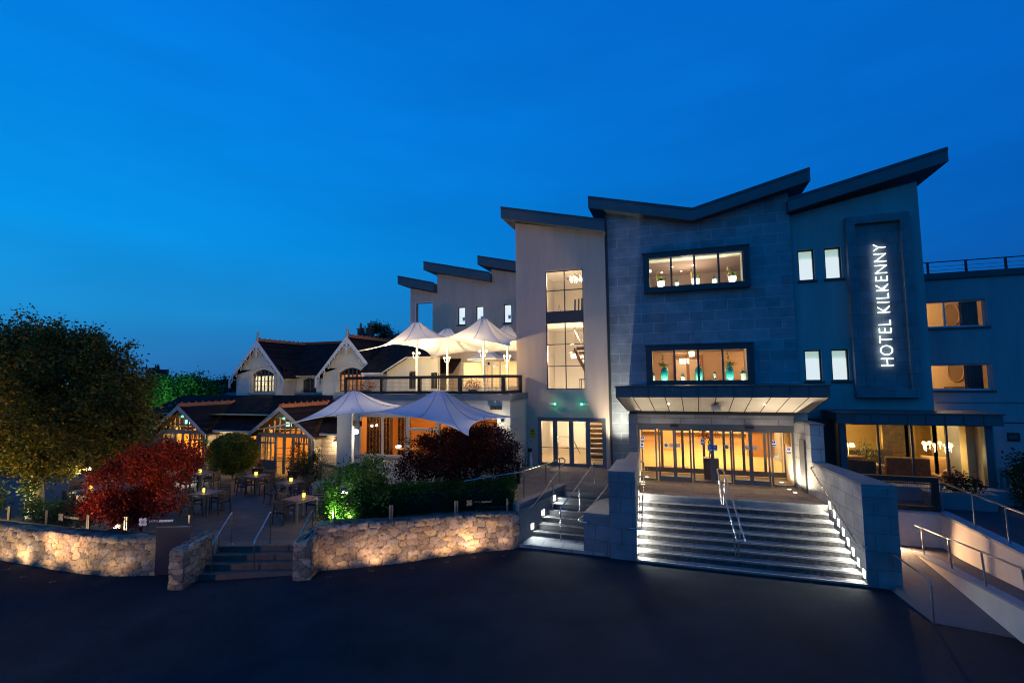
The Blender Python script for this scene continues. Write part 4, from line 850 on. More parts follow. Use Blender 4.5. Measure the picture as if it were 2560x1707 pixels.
# ---------------- grey sign block
sb = thing("sign_block", (6.1, 20.3, 1.2), "grey plaster block with rising roof and four small white windows", "building")
YB = 20.3; SW = [(4.37, 4.90, 8.54, 9.70), (5.23, 5.76, 8.54, 9.70), (4.40, 4.94, 4.83, 5.96), (5.25, 5.79, 4.83, 5.96)]
wall_y(MB(), 4.152, 8.17, 1.0, [(4.152, 11.05), (8.17, 11.80)], YB, .28, SW + [(4.9, 8.17, 1.0, 3.72)]).build("wall", RENDER_G, sb)
MB().box(7.95, 8.17, YB + .28, 30, 3.6, 11.7).build("side_wall", RENDER_G, sb)
roof_prism(sb, [(4.06, 11.52), (8.92, 12.66)], .44, YB - .45, 32)
BLIND = emit("lit_blind", (.93, 1, .95), .80); BLINDT = emit("lit_blind_top", (.72, .95, .78), .55)
for a, b, c, d in SW:
    o = window(sb, a, b, c, d, YB + .10, .045, FRAME, GLASS2, (), (), .07, sill=FRAME)
    box(a + .02, b - .02, YB + .22, YB + .24, c + .02, d - .33).build("blind", BLIND, o); box(a + .02, b - .02, YB + .29, YB + .30, d - .33, d - .02).build("upper_blind", BLINDT, o)
pn = MB().bezel(5.88, 7.77, 4.25, 10.68, YB - .30, YB - .002, .27); pn.build("sign_surround", ASHLAR_D, sb)
box(6.15, 7.50, YB - .14, YB - .003, 4.52, 10.41).build("sign_panel", ASHLAR_D, sb)
hs = thing("hotel_sign", (6.82, YB - .2, 5.3), "tall vertical sign in glowing white letters on the grey block", "sign")
LET = emit("letter_glow", (.88, 1, .97), 3.0)
o = text_obj("HOTEL KILKENNY", (7.055, YB - .20, 5.29), .56, LET, hs, rot=(R(90), R(-90), 0), width=4.30, ext=.012, bold=-.011, spacing=1.12)
area((6.75, YB - .22, 7.4), (0, 1, 0), 1.6, .3, 4.2, (.8, 1, .97))

# ---------------- right wing
rw = thing("bedroom_wing", (12, 22, 1.2), "flat roofed blue-lit wing with two wide windows at the right edge", "building")
YW = 22.0; WW = [(8.80, 10.62, 6.74, 7.74), (8.80, 10.62, 4.44, 5.40)]
wall_y(MB(), 8.0, 20, .8, [(8.0, 8.54), (20, 8.54)], YW, .3, WW + [(8.0, 9.0, .8, 3.56)]).build("wall", RENDER_W, rw)
box(8.0, 20, YW - .10, 34, 8.543, 8.77).build("parapet", ZINC_S, rw)
MB().box(8.9, 20, YW - .012, YW - .002, 3.98, 4.0).box(10.0, 20, YW - .012, YW - .002, 3.27, 3.32).build("string_course", ZINC_S, rw)
WF = M("window_frame_pale", (.42, .45, .48), .45)
for (a, b, c, d), mull in zip(WW, (True, False)):
    o = window(rw, a, b, c, d, YW + .10, .06, WF, GLASS, [9.42] if mull else [], (), .07, sill=ZINC_S)
    room(rw, 8.2, 12.5, YW + .31, 25.2, c - .9, d + .5, M("room_wall", (.64, .45, .24), .8), CARPET, IC)
    cu = MB(); vs = []
    for i in range(25): vs += [(10.0 + i * .022, YW + .42 + .05 * math.sin(i * 1.5), c - .85), (10.0 + i * .022, YW + .42 + .05 * math.sin(i * 1.5), d + .4)]
    cu.add(vs, [(2 * i, 2 * i + 2, 2 * i + 3, 2 * i + 1) for i in range(24)], True).build("curtain", M("curtain_blue", (.05, .055, .07), .9), o)
    nm = "upper" if mull else "lower"
    t = thing("oval_mirror", (10.9, 25.1, d - .3), f"oval framed mirror on the orange wall in the {nm} right-wing window", "mirror", "oval mirrors")
    mb = MB(); ring = [(10.95 + .28 * math.cos(q * .2618), 25.15, d - .22 + .46 * math.sin(q * .2618)) for q in range(25)]; mb.tube(ring, .035, 6, False).build("frame", M("mirror_frame", (.45, .28, .11), .4), t)
    MB().add([(p[0], 25.17, p[2]) for p in ring[:-1]], [tuple(range(24))]).build("mirror_glass", M("mirror_glass", (.34, .21, .08), .3), t)
    t = thing("dressing_table", (10.8, 24.7, c), f"dark dressing table below the mirror in the {nm} right-wing window", "table", "dressing tables"); box(10.5, 11.3, 24.5, 25.1, c - .1, c + .08).build("top", WOODD, t); box(10.55, 11.25, 24.6, 25.0, c - .88, c - .11).build("body", WOODD, t)
    point((9.3, 23.6, d + .1), 85 if mull else 130, (1, .68, .33), .2)
rr = thing("roof_railing", (12, YW, 8.77), "thin wire railing along the flat roof of the right wing", "railing")
for k in range(8): box(9.02 + 1.15 * k - .03, 9.02 + 1.15 * k + .03, YW + .05, YW + .11, 8.77, 9.20).build("post", DARKM, rr)
MB().beam((7.9, YW + .08, 9.215), (20, YW + .08, 9.215), .05, .03).build("top_rail", DARKM, rr); MB().tube([(7.9, YW + .08, 9.04), (20, YW + .08, 9.04)], .006, 5).tube([(7.9, YW + .08, 8.9), (20, YW + .08, 8.9)], .006, 5).build("wire", DARKM, rr)
t = thing("wall_vent", (11.05, YW, 2.8), "dark louvred vent on the wall right of the lounge window", "vent"); MB().bezel(10.88, 11.22, 2.66, 2.95, YW - .03, YW - .002, .025).build("frame", DARKM, t); mb = MB()
for k in range(6): mb.box(10.9, 11.2, YW - .024, YW - .004, 2.69 + .042 * k, 2.712 + .042 * k)
mb.build("louvre", DARKM, t)

# ---------------- lounge bay window
lb = thing("lounge_bay", (6.9, 18.8, 1.2), "glazed lounge bay with zinc fascia and golden room behind", "building")
YL = 18.8
MB().box(4.83, 9.10, YL - .30, YL + .0, 3.46, 3.78).box(4.83, 9.10, YL, YL + 1.5, 3.56, 3.78).build("fascia", ZINC, lb)
mb = MB()
for k in range(1, 9): mb.box(4.83 + .475 * k - .008, 4.83 + .475 * k + .008, YL - .32, YL - .302, 3.46, 3.775)
mb.box(4.79, 9.14, YL - .34, YL + 1.4, 3.782, 3.82).build("seam", ZINC_S, lb)
for x_ in (4.95, 8.74): box(x_, x_ + .19, YL - .05, YL + .15, 1.2, 3.458).build("corner_post", ZINC, lb)
box(8.935, 9.06, YL + .15, 22.0, 1.2, 3.56).build("side_wall", RENDER_W, lb)
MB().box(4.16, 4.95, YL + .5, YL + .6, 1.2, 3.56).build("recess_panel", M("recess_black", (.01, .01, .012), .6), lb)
MB().box(4.6, 9.3, YL - .55, YL - .05, 1.2, 1.60).box(5.14, 8.74, YL - .05, YL + .2, 1.2, 1.55).build("plinth", M("plinth_stone", (.20, .20, .205), .7, var=.2), lb)
o = MB().box(5.14, 8.74, YL, YL + .08, 1.56, 1.64).box(5.14, 8.74, YL, YL + .08, 3.42, 3.459).box(6.01, 6.06, YL, YL + .08, 1.64, 3.42).box(6.90, 6.95, YL, YL + .08, 1.64, 3.42).box(7.80, 7.85, YL, YL + .08, 1.64, 3.42).build("window", FRAME, lb)
MB().quad((5.14, YL + .04, 1.64), (8.74, YL + .04, 1.64), (8.74, YL + .04, 3.42), (5.14, YL + .04, 3.42)).build("pane", GLASS, o)
LWL = M("lounge_wall", (.56, .42, .15), .75)
room(lb, 4.96, 9.0, YL + .21, 24.0, 1.2, 3.55, LWL, M("lounge_floor", (.40, .28, .13), .35, var=.2), M("lounge_ceiling", (.5, .38, .16), .8))
for ya_, yb_ in ((19.75, 20.15), (21.6, 22.1)): box(8.72, 8.995, ya_, yb_, 1.2, 3.545).build("column", M("lounge_column", (.68, .55, .28), .7), lb)
point((8.2, 20.4, 2.35), 30, (1, .68, .26), .2); point((6.0, 22.4, 2.7), 50, (1, .68, .28), .1); area((7.2, 21.2, 3.5), (0, .2, -1), 90, 4, 2, (1, .70, .28))
# ================================================================== BAR, BALCONY, BACK WING, OLD HOUSE, PAVILION
RENDER_B = M("plaster_bar", (.40, .42, .40), .85, var=.14, vscale=2.2, bump=.12, bscale=70, stretch=(1, 1, .16))
RENDER_B2 = M("plaster_bar_return", (.55, .51, .42), .85, var=.14, vscale=1.4, bump=.12, bscale=70, stretch=(1, 1, .25))
CREAMH = M("house_plaster", (.58, .54, .45), .85, var=.08, vscale=1.8, bump=.1, bscale=60)
SLATE = brick_mat("slate", (.022, .017, .016), (.010, .008, .008), .30, .15, .006, .30, .9, "XZ", .4, spec=.05)
TERRA = M("terracotta", (.42, .13, .045), .8, var=.25, vscale=6)
WHITEP = M("white_paint", (.60, .59, .59), .6, var=.06); GREYP = M("grey_paint", (.26, .26, .26), .6, var=.1)
# ---------------- bar building
bb = thing("bar_building", (-10, 17.8, .2), "low bar building with wide glass front and a balcony deck on top", "building")
YA = 17.8
wall_y(MB(), -14.25, -6.2, .1, [(-14.25, 4.18), (-6.2, 4.18)], YA, .25, [(-13.16, -6.70, 1.84, 3.52)]).build("wall", RENDER_B, bb)
MB().box(-6.42, -6.2, YA + .25, 19.95, 1.1, 4.18).box(-14.25, -14.0, YA + .25, 24, .1, 4.18).build("side_wall", RENDER_B2, bb)
MB().box(-6.20, -6.196, YA + .002, 19.94, 1.2, 4.179).build("return_face", RENDER_B2, bb)
MB().box(-14.45, -6.13, YA - .06, 28, 4.183, 4.44).build("deck_slab", M("deck_edge", (.16, .17, .18), .7, var=.15), bb)
MB().box(-13.25, -6.60, YA - .10, YA - .002, 1.72, 1.835).build("sill", ALU, bb)
f = MB().bezel(-13.16, -6.70, 1.84, 3.52, YA + .05, YA + .13, .06)
for a, b in ((-12.03, -11.95), (-10.84, -10.70), (-9.42, -9.28), (-8.1, -8.02)): f.box(a, b, YA + .05, YA + .13, 1.9, 3.46)
f.box(-10.70, -9.42, YA + .052, YA + .128, 2.93, 3.03); o = f.build("window", M("pale_frame", (.42, .44, .43), .5), bb)
MB().quad((-13.1, YA + .09, 1.9), (-6.76, YA + .09, 1.9), (-6.76, YA + .09, 3.46), (-13.1, YA + .09, 3.46)).build("pane", GLASS2, o)
room(bb, -13.9, -6.5, YA + .26, 22.5, .9, 4.1, M("bar_wall", (.55, .25, .07), .7), M("bar_floor", (.28, .13, .05), .4, var=.2), M("bar_ceiling", (.45, .25, .1), .8))
area((-10.5, 20.0, 4.05), (0, .1, -1), 320, 5.5, 2.6, (1, .58, .22)); point((-12.3, 18.6, 3.5), 26, (1, .5, .15), .1); point((-8.5, 19.5, 3.0), 34, (1, .6, .25), .15)
# diamond wine racks
for i, (x0, x1) in enumerate(((-13.25, -12.05), (-11.9, -11.25))):
    t = thing("wine_rack", ((x0 + x1) / 2, 19.2, 1), "tall dark lattice wine rack behind the bar glass, " + ("leftmost" if i == 0 else "right of the first mullion"), "rack", "wine racks")
    mb = MB(); yy = 18.55 + .4 * i
    for k in range(int((x1 - x0) / .17) + 1): mb.box(x0 + k * .17, x0 + k * .17 + .025, yy, yy + .2, 1.0, 3.85)
    for k in range(18): mb.box(x0, x1, yy + .02, yy + .18, 1.05 + k * .16, 1.07 + k * .16)
    mb.build("lattice", WOODD, t)
    bt = MB(); rg = random.Random(5 + i)
    for k in range(60):
        x = x0 + .085 + .17 * rg.randrange(int((x1 - x0) / .17)); z = 1.12 + .16 * rg.randrange(16); bt.lathe([(.035, 0), (.035, .01)], (0, 0, 0), 8); n_ = len(bt.v) - 16
        for q in range(n_, len(bt.v)): vx, vy, vz = bt.v[q]; bt.v[q] = (x + vx, yy + .01 + vz, z + vy)
    o = bt.build("bottle_ends", M("bottle_glass", (.02, .03, .015), .15), t); o["kind"] = "stuff"
t = thing("bar_counter", (-9.5, 20.6, .9), "amber lit bar counter with bottle shelves at the back of the bar", "counter")
box(-10.6, -7.2, 20.2, 20.8, .9, 2.05).build("body", WOOD, t); box(-10.7, -7.1, 20.1, 20.9, 2.05, 2.11).build("top", WOODD, t)
for k in range(4): box(-10.4, -7.0, 22.1, 22.4, 2.35 + .32 * k, 2.38 + .32 * k).build("shelf", WOOD, t)
bt = MB(); rg = random.Random(9)
for k in range(84): bt.lathe([(.035, 0), (.035, .15), (.012, .20), (.012, .26)], (-10.3 + (k % 21) * .155 + rg.random() * .03, 22.2, 2.38 + .32 * (k // 21)), 6)
o = bt.build("bottles", M("amber_bottle", (.35, .14, .03), .2), t); o["kind"] = "stuff"
t = thing("dining_table", (-11.3, 19.2, 1), "polished dining table inside the bar window", "table"); box(-11.9, -10.8, 18.5, 19.3, 2.0, 2.05).build("top", WOOD, t); box(-11.4, -11.3, 18.8, 19.0, .9, 2.0).build("leg", WOODD, t)
t = thing("table_lamp", (-11.65, 18.7, 2.05), "small white glowing lamp on the table inside the bar window", "lamp"); MB().lathe([(.10, .05), (.14, .12), (.02, .16)], (-11.65, 18.6, 2.05), 14).build("shade", emit("lamp_white", (1, .92, .75), 4), t); MB().lathe([(.06, 0), (.02, .05)], (-11.65, 18.6, 2.05), 10).build("stem", DARKM, t)
for k in range(2):
    t = thing("wall_lamp", (-12.95 + .22 * k, 20.6, 3.0), ("left" if k == 0 else "right") + " glowing wall lamp behind the leftmost wine rack", "wall lamp", "wall lamps in the bar"); MB().ball((-12.95 + .25 * k, 18.5, 3.02 + .03 * k), .05, 8).build("lens", BULB, t); MB().box(-12.98 + .25 * k, -12.92 + .25 * k, 18.5, 18.6, 3.1, 3.14).build("bracket", BRASS, t)
t = thing("wall_floodlight", (-6.75, 17.7, 3.9), "black unlit twin floodlight high on the bar's front wall", "wall lamp")
MB().box(-6.98, -6.78, YA - .14, YA - .03, 3.84, 3.98).box(-6.74, -6.54, YA - .14, YA - .03, 3.84, 3.98).build("head", BLKP, t); MB().box(-6.9, -6.62, YA - .03, YA - .002, 3.88, 3.94).build("bracket", BLKP, t)
# balcony balustrade
FBX = [-13.82, -12.01, -10.19, -8.35, -6.49]
mesh_fence([(x, 17.86) for x in FBX] + [(-6.42, 19.8)], 4.445, 5.19, "black framed mesh balustrade along the front of the balcony", post=.13, top=.12, name="balcony_balustrade", mat=BLK, step=.055)
# ---------------- back wing with mono-pitch roofs
bw = thing("plaster_wing", (-11, 28, 4), "pale back wing with three stepped mono-pitch roofs above the balcony", "building")
YV = 28.0
wins = [(-13.25, -12.73, 8.5, 9.66), (-11.99, -11.47, 8.5, 9.64), (-10.13, -9.61, 8.48, 9.65)]
wall_y(MB(), -14.71, -6.3, 4.44, [(-14.71, 11.97), (-10.92, 11.1), (-10.919, 11.93), (-6.3, 10.9)], YV, .3, wins + [(-12.95, -9.25, 4.5, 6.17)]).build("wall", RENDER_P, bw)
wall_y(MB(), -16.72, -14.712, 4.44, [(-16.72, 11.14), (-14.712, 10.66)], YV + .02, .3, [(-16.30, -15.06, 6.2, 10.1)]).build("wall", RENDER_P, bw)
MB().box(-14.71, -14.5, YV + .3, 36, 4.44, 11.7).build("side_wall", RENDER_P, bw)
MB().box(-16.33, -16.302, YV + .0, YV + .36, 6.2, 10.1).box(-16.33, -15.06, YV + .0, YV + .36, 10.101, 10.14).build("opening_trim", M("white_trim", (.85, .86, .88), .5), bw)
for top_, nm in (([(-17.43, 11.90), (-14.73, 11.24)], 0), ([(-15.50, 12.70), (-10.86, 11.60)], 1), ([(-11.68, 12.72), (-6.4, 11.48)], 2)):
    roof_prism(bw, top_, .52, YV - .42, 29.5 if nm == 0 else 36)
for a, b, c, d in wins:
    o = window(bw, a, b, c, d, YV + .10, .05, FRAME, GLASS2, (), (), .07, sill=FRAME); box(a, b, YV + .24, YV + .25, c, d).build("blind", emit("lit_blind_cool", (.84, .95, 1), .85), o)
    box((a + b) / 2 - .02, (a + b) / 2 + .14, YV + .232, YV + .239, c + .28, c + .52).build("picture", M("pale_picture", (.4, .42, .42), .6), o)
# terrace doors of the back wing
room(bw, -13.2, -9.0, YV + .31, 33, 4.44, 6.6, IW, WOODF, IC); area((-11, 30, 6.5), (0, 0, -1), 260, 3, 3, (1, .74, .42)); point((-12.2, 31.5, 5.6), 20, (1, .7, .4), .2)
f = MB().bezel(-12.95, -9.25, 4.5, 6.17, YV + .04, YV + .14, .07)
for x in (-11.42, -10.95, -10.43): f.box(x - .05, x + .05, YV + .04, YV + .14, 4.57, 6.10)
f.box(-11.42, -10.43, YV + .042, YV + .138, 5.85, 5.93); o = f.build("glass_doors", M("pale_frame", (.42, .44, .43), .5), bw)
MB().quad((-12.9, YV + .09, 4.55), (-9.3, YV + .09, 4.55), (-9.3, YV + .09, 6.1), (-12.9, YV + .09, 6.1)).build("pane", GLASS2, o)
# ---------------- old house with bargeboards
oh = thing("old_house", (-23, 26, 3), "cream old house with two gables, white bargeboards and slate roofs", "building")
YH = 26.0
def arch_win(parent, x0, x1, z0, z1, y, rise, glow, nv, nh, fm):
    xc = (x0 + x1) / 2; n_ = 14
    def topz(x): u = (x - xc) / ((x1 - x0) / 2); return z1 - rise * u * u
    mb = MB(); pts = [(x0 + (x1 - x0) * k / n_) for k in range(n_ + 1)]
    for a, b in zip(pts, pts[1:]): mb.beam((a, y, topz(a)), (b, y, topz(b)), .09, .07, up=(0, 0, 1))
    mb.box(x0 - .03, x0 + .04, y - .04, y + .04, z0, topz(x0)); mb.box(x1 - .04, x1 + .03, y - .04, y + .04, z0, topz(x1)); mb.box(x0, x1, y - .04, y + .04, z0, z0 + .07)
    for k in range(1, nv): 
        x = x0 + (x1 - x0) * k / nv; w_ = .05 if k % 2 == 0 or nv < 4 else .022; mb.box(x - w_, x + w_, y - .035, y + .03, z0 + .07, topz(x))
    for k in range(1, nh):
        z = z0 + (z1 - z0) * k / nh; mb.box(x0, x1, y - .02, y + .02, z - .018, z + .018)
    o = mb.build("window", fm, parent)
    vs = [(a, y + .025, z0) for a in pts] + [(a, y + .025, topz(a)) for a in pts]; fc = [(k, k + 1, n_ + k + 2, n_ + k + 1) for k in range(n_)]
    MB().add(vs, fc).build("pane", GLASS2, o)
    return o
def arch_wall(mb, x0, x1, z0, top, y, th, hole, rise):
    """gable wall with one arch-topped opening"""
    a, b, c, d = hole; xc = (a + b) / 2
    wall_y(mb, x0, x1, z0, top, y, th, [(a, b, c, d)]); n_ = 14
    tz = lambda x: d - rise * ((x - xc) / ((b - a) / 2)) ** 2
    for k in range(n_):
        p, q = a + (b - a) * k / n_, a + (b - a) * (k + 1) / n_
        mb.quad((p, y + .002, tz(p)), (q, y + .002, tz(q)), (q, y + .002, d), (p, y + .002, d)); mb.quad((p, y + .002, tz(p)), (q, y + .002, tz(q)), (q, y + th, tz(q)), (p, y + th, tz(p)))
    return mb
def gable_roof(parent, xc, hw, ze, za, y0, y1, ov=.28, th=.10, crest=True, mat=SLATE):
    sl = (za - ze) / hw
    mb = MB()
    for s in (-1, 1):
        e = (xc + s * (hw + ov), ze - ov * sl)
        mb.add([(xc, y0, za), (e[0], y0, e[1]), (e[0], y1, e[1]), (xc, y1, za), (xc, y0, za + th), (e[0], y0, e[1] + th), (e[0], y1, e[1] + th), (xc, y1, za + th)], [(0, 1, 2, 3), (4, 7, 6, 5), (0, 4, 5, 1), (1, 5, 6, 2), (2, 6, 7, 3)])
    o = mb.build("roof", mat, parent)
    if crest:
        m2 = MB(); k = int((y1 - y0) / .45)
        for i in range(k):
            a = y0 + .45 * i; m2.prism([(xc - .16, za + th - .10), (xc + .16, za + th - .10), (xc + .05, za + th + .10), (xc - .05, za + th + .10)], "Y", a, a + .44); m2.ball((xc, a + .22, za + th + .14), .05, 6)
        m2.build("ridge_tile", TERRA, o)
    return o
def bargeboard(parent, xc, hw, ze, za, y, ov=.28, dep=.26, teeth=6, mat=None, fancy=True):
    mb = MB(); sl = (za - ze) / hw; m_ = mat or WHITEP
    for s in (-1, 1):
        ex, ez = xc + s * (hw + ov), ze - ov * sl
        mb.prism([(xc, za + .08), (ex, ez + .08), (ex, ez - dep * .55), (xc, za - dep)], "Y", y - .05 - .002 * s, y)
        if fancy:
            for k in range(teeth):
                u = (k + .45) / teeth; px, pz = xc + (ex - xc) * u, za - dep * .8 + (ez - za + dep * .3) * u
                for q, rr_ in ((0, .13), (.12, .10), (.23, .065), (.31, .035)): mb.add([(px + rr_ * math.cos(a) * .8, y - .035, pz - q - .04 + rr_ * math.sin(a)) for a in [i * .785 for i in range(8)]] + [(px + rr_ * math.cos(a) * .8, y - .012, pz - q - .04 + rr_ * math.sin(a)) for a in [i * .785 for i in range(8)]], [tuple(range(8))] + [(i, (i + 1) % 8, 8 + (i + 1) % 8, 8 + i) for i in range(8)])
            mb.box(ex - .05, ex + .05, y - .06, y + .03, ez - .62, ez - .05)
    if fancy:
        mb.box(xc - .05, xc + .05, y - .06, y + .02, za - 1.0, za - .1); mb.lathe([(.02, -.14), (.08, -.05), (.05, .0)], (xc, y - .02, za - 1.0), 8)
        for s in (-1, 1): mb.beam((xc, y - .03, za - .75), (xc + s * .40, y - .03, za - .55), .04, .07, up=(0, 1, 0))
    o = mb.build("bargeboard", m_, parent)
    if fancy: MB().lathe([(.10, 0), (.13, .10), (.07, .16), (.11, .30), (.05, .36), (.09, .46), (.04, .54), (.06, .62), (.01, .72)], (xc, y + .05, za + .02), 10).build("finial", M("finial_stone", (.35, .33, .33), .8), parent)
    return o
HWF = M("house_window_frame", (.055, .05, .05), .5)
for xc, (a, b, c, d), lit in ((-27.35, (-27.95, -26.08, 4.32, 5.86), True), (-19.95, (-20.72, -18.85, 4.35, 5.86), False)):
    arch_wall(MB(), xc - 2.05, xc + 2.05, 3.3, [(xc - 2.05, 5.55), (xc, 7.80), (xc + 2.05, 5.55)], YH, .32, (a, b, c, d), .34).build("wall", CREAMH, oh)
    mb = MB(); n_ = 16; xm, hw_ = (a + b) / 2, (b - a) / 2 + .22
    for k in range(n_):
        t0, t1 = math.pi * k / n_, math.pi * (k + 1) / n_; mb.beam((xm + hw_ * math.cos(t0), YH - .03, 5.40 + .72 * math.sin(t0)), (xm + hw_ * math.cos(t1), YH - .03, 5.40 + .72 * math.sin(t1)), .10, .10, up=(0, 1, 0))
    mb.box(xm - hw_ - .05, xm - hw_ + .05, YH - .08, YH - .002, 3.4, 5.40).box(xm + hw_ - .05, xm + hw_ + .05, YH - .08, YH - .002, 3.4, 5.40).build("arch_moulding", CREAMH, oh)
    o = arch_win(oh, a, b, c, d, YH + .16, .34, None, 6, 4, HWF); box(a - .2, b + .2, YH - .16, YH - .003, c - .16, c - .04).build("sill", GREYP, o)
    if lit:
        room(oh, xc - 1.6, xc + 1.6, YH + .33, 28.5, 3.9, 5.95, M("house_room", (.75, .72, .62), .8), WOODF, IC); point((xc, 27.6, 5.7), 150, (1, .90, .66), .2)
    else:
        room(oh, xc - 1.6, xc + 1.6, YH + .33, 28.5, 3.9, 5.95, M("house_room_warm", (.6, .38, .24), .8), WOODF, IC); point((xc, 27.6, 5.7), 80, (1, .62, .32), .2)
    MB().box(xc - 2.05, xc - 1.85, YH + .32, 32, 3.3, 5.5).box(xc + 1.85, xc + 2.05, YH + .32, 32, 3.3, 5.5).build("side_wall", CREAMH, oh)
    gable_roof(oh, xc, 2.05, 5.55, 7.80, YH - .28, 31, ov=.30); bargeboard(oh, xc, 2.05, 5.55, 7.80, YH - .285, ov=.30)
# recessed middle wall and main roof
arch_wall(MB(), -25.3, -22.0, 3.3, [(-25.3, 5.6), (-22.0, 5.6)], 27.2, .3, (-24.70, -23.55, 4.22, 5.26), .18).build("wall", CREAMH, oh)
o = arch_win(oh, -24.70, -23.55, 4.22, 5.26, 27.32, .18, None, 4, 3, M("house_window_dark", (.05, .06, .07), .5)); box(-25.2, -22.1, 27.05, 27.198, 4.10, 4.18).build("sill", GREYP, oh)
box(-24.8, -23.4, 27.45, 27.5, 4.2, 5.3).build("dark_room", M("dark_room", (.03, .03, .035), .9), oh)
MB().add([(-30.4, 26.75, 5.42), (-13.0, 26.75, 5.42), (-13.0, 30.3, 7.82), (-30.4, 30.3, 7.82), (-30.4, 34, 5.4), (-13, 34, 5.4), (-30.4, 26.75, 5.52), (-13.0, 26.75, 5.52), (-13.0, 30.3, 7.92), (-30.4, 30.3, 7.92)], [(0, 1, 2, 3), (6, 9, 8, 7), (0, 6, 7, 1), (9, 4, 5, 8)]).build("roof", SLATE, oh)
mb = MB()
for k in range(38): mb.box(-30.4 + .45 * k, -30.4 + .45 * k + .43, 30.2, 30.4, 7.86, 8.03)
mb.build("ridge_tile", M("terracotta_dark", (.14, .05, .03), .85), oh)
mb = MB()
for k in range(26): mb.prism([(-25.2 + .125 * k, 5.42), (-25.2 + .125 * k + .11, 5.42), (-25.2 + .125 * k + .055, 5.24)], "Y", 26.9, 26.95)
mb.box(-25.3, -22.0, 26.85, 26.95, 5.42, 5.5).build("eaves_trim", WHITEP, oh)
for k in (0, 1): 
    x = -24.45 + .92 * k + .6; MB().box(x, x + .34, 32, 32.4, 7.2, 9.05).box(x - .05, x + .39, 31.95, 32.45, 9.05, 9.15).lathe([(.10, 0), (.08, .35)], (x + .17, 32.2, 9.15), 8).build("chimney", M("brick_dark", (.14, .06, .04), .9, var=.3), oh)
# eastern cream wall beside the balcony
wall_y(MB(), -16.5, -13.1, 4.0, [(-16.5, 5.55), (-15.0, 6.35), (-13.1, 6.35)], 25.0, .3, [(-15.0, -14.5, 4.5, 5.55), (-13.55, -13.13, 4.5, 5.45)]).build("wall", CREAMH, oh)
for a, b in ((-15.0, -14.5), (-13.55, -13.13)): arch_win(oh, a, b, 4.5, 5.5, 25.1, .12, None, 2, 2, HWF); box(a - .02, b + .02, 25.2, 25.22, 4.45, 5.6).build("dark_room", M("dark_glass", (.03, .028, .025), .2), oh)
MB().add([(-18.2, 24.75, 5.5), (-16.7, 24.75, 5.42), (-15.0, 24.72, 6.33), (-13.0, 24.72, 6.33), (-13.0, 28, 8.0), (-17.8, 28, 8.0), (-18.2, 24.75, 5.6), (-16.7, 24.75, 5.52), (-15.0, 24.72, 6.43), (-13, 24.72, 6.43)], [(6, 7, 8, 9, 4, 5), (0, 1, 7, 6), (1, 2, 8, 7), (2, 3, 9, 8)]).build("roof", SLATE, oh)
MB().beam((-16.7, 24.70, 5.43), (-15.0, 24.68, 6.34), .05, .16, up=(0, 1, 0)).beam((-15.0, 24.68, 6.34), (-13.0, 24.68, 6.34), .05, .16, up=(0, 1, 0)).box(-18.1, -16.6, 24.7, 24.76, 5.36, 5.5).build("fascia", WHITEP, oh)
wall_y(MB(), -18.0, -16.5, 4.0, [(-18.0, 5.45), (-16.5, 5.45)], 25.4, .3).build("wall", CREAMH, oh)
# ---------------- stone pavilion with two glazed gables
pv = thing("pavilion", (-23, 21.3, 0), "low stone pavilion with two amber-lit glazed gables and terracotta ridges", "building")
YP = 21.3
RUBB = brick_mat("pavilion_stone", (.36, .29, .21), (.20, .165, .12), .42, .21, .012, .28, .85, "XZ", .6)
wall_y(MB(), -33, -15.2, -.3, [(-33, 2.35), (-15.2, 2.35)], YP + .55, .3, [(-29.5, -26.8, -.1, 2.3), (-22.2, -18.9, -.1, 2.3), (-23.6, -22.5, .85, 2.0)]).build("wall", RUBB, pv)
o = window(pv, -23.6, -22.5, .85, 2.0, YP + .6, .06, GREYP, GLASS2, [-23.05], [1.7], .07)
AMB = M("pavilion_room", (.70, .36, .10), .8)
room(pv, -32, -16, YP + .86, 26.5, -.1, 3.06, AMB, M("pavilion_floor", (.4, .2, .07), .4), M("pavilion_ceiling", (.6, .32, .1), .8))
for x in (-28.2, -20.5): area((x, 24.9, 2.9), (0, -.6, -1), 1500, 4.5, 1.0, (1, .50, .12))
point((-28.2, 22.6, 2.4), 220, (1, .5, .12), .1); point((-20.5, 22.6, 2.4), 220, (1, .5, .12), .1); point((-23.0, 22.8, 2.0), 24, (1, .5, .12), .1)
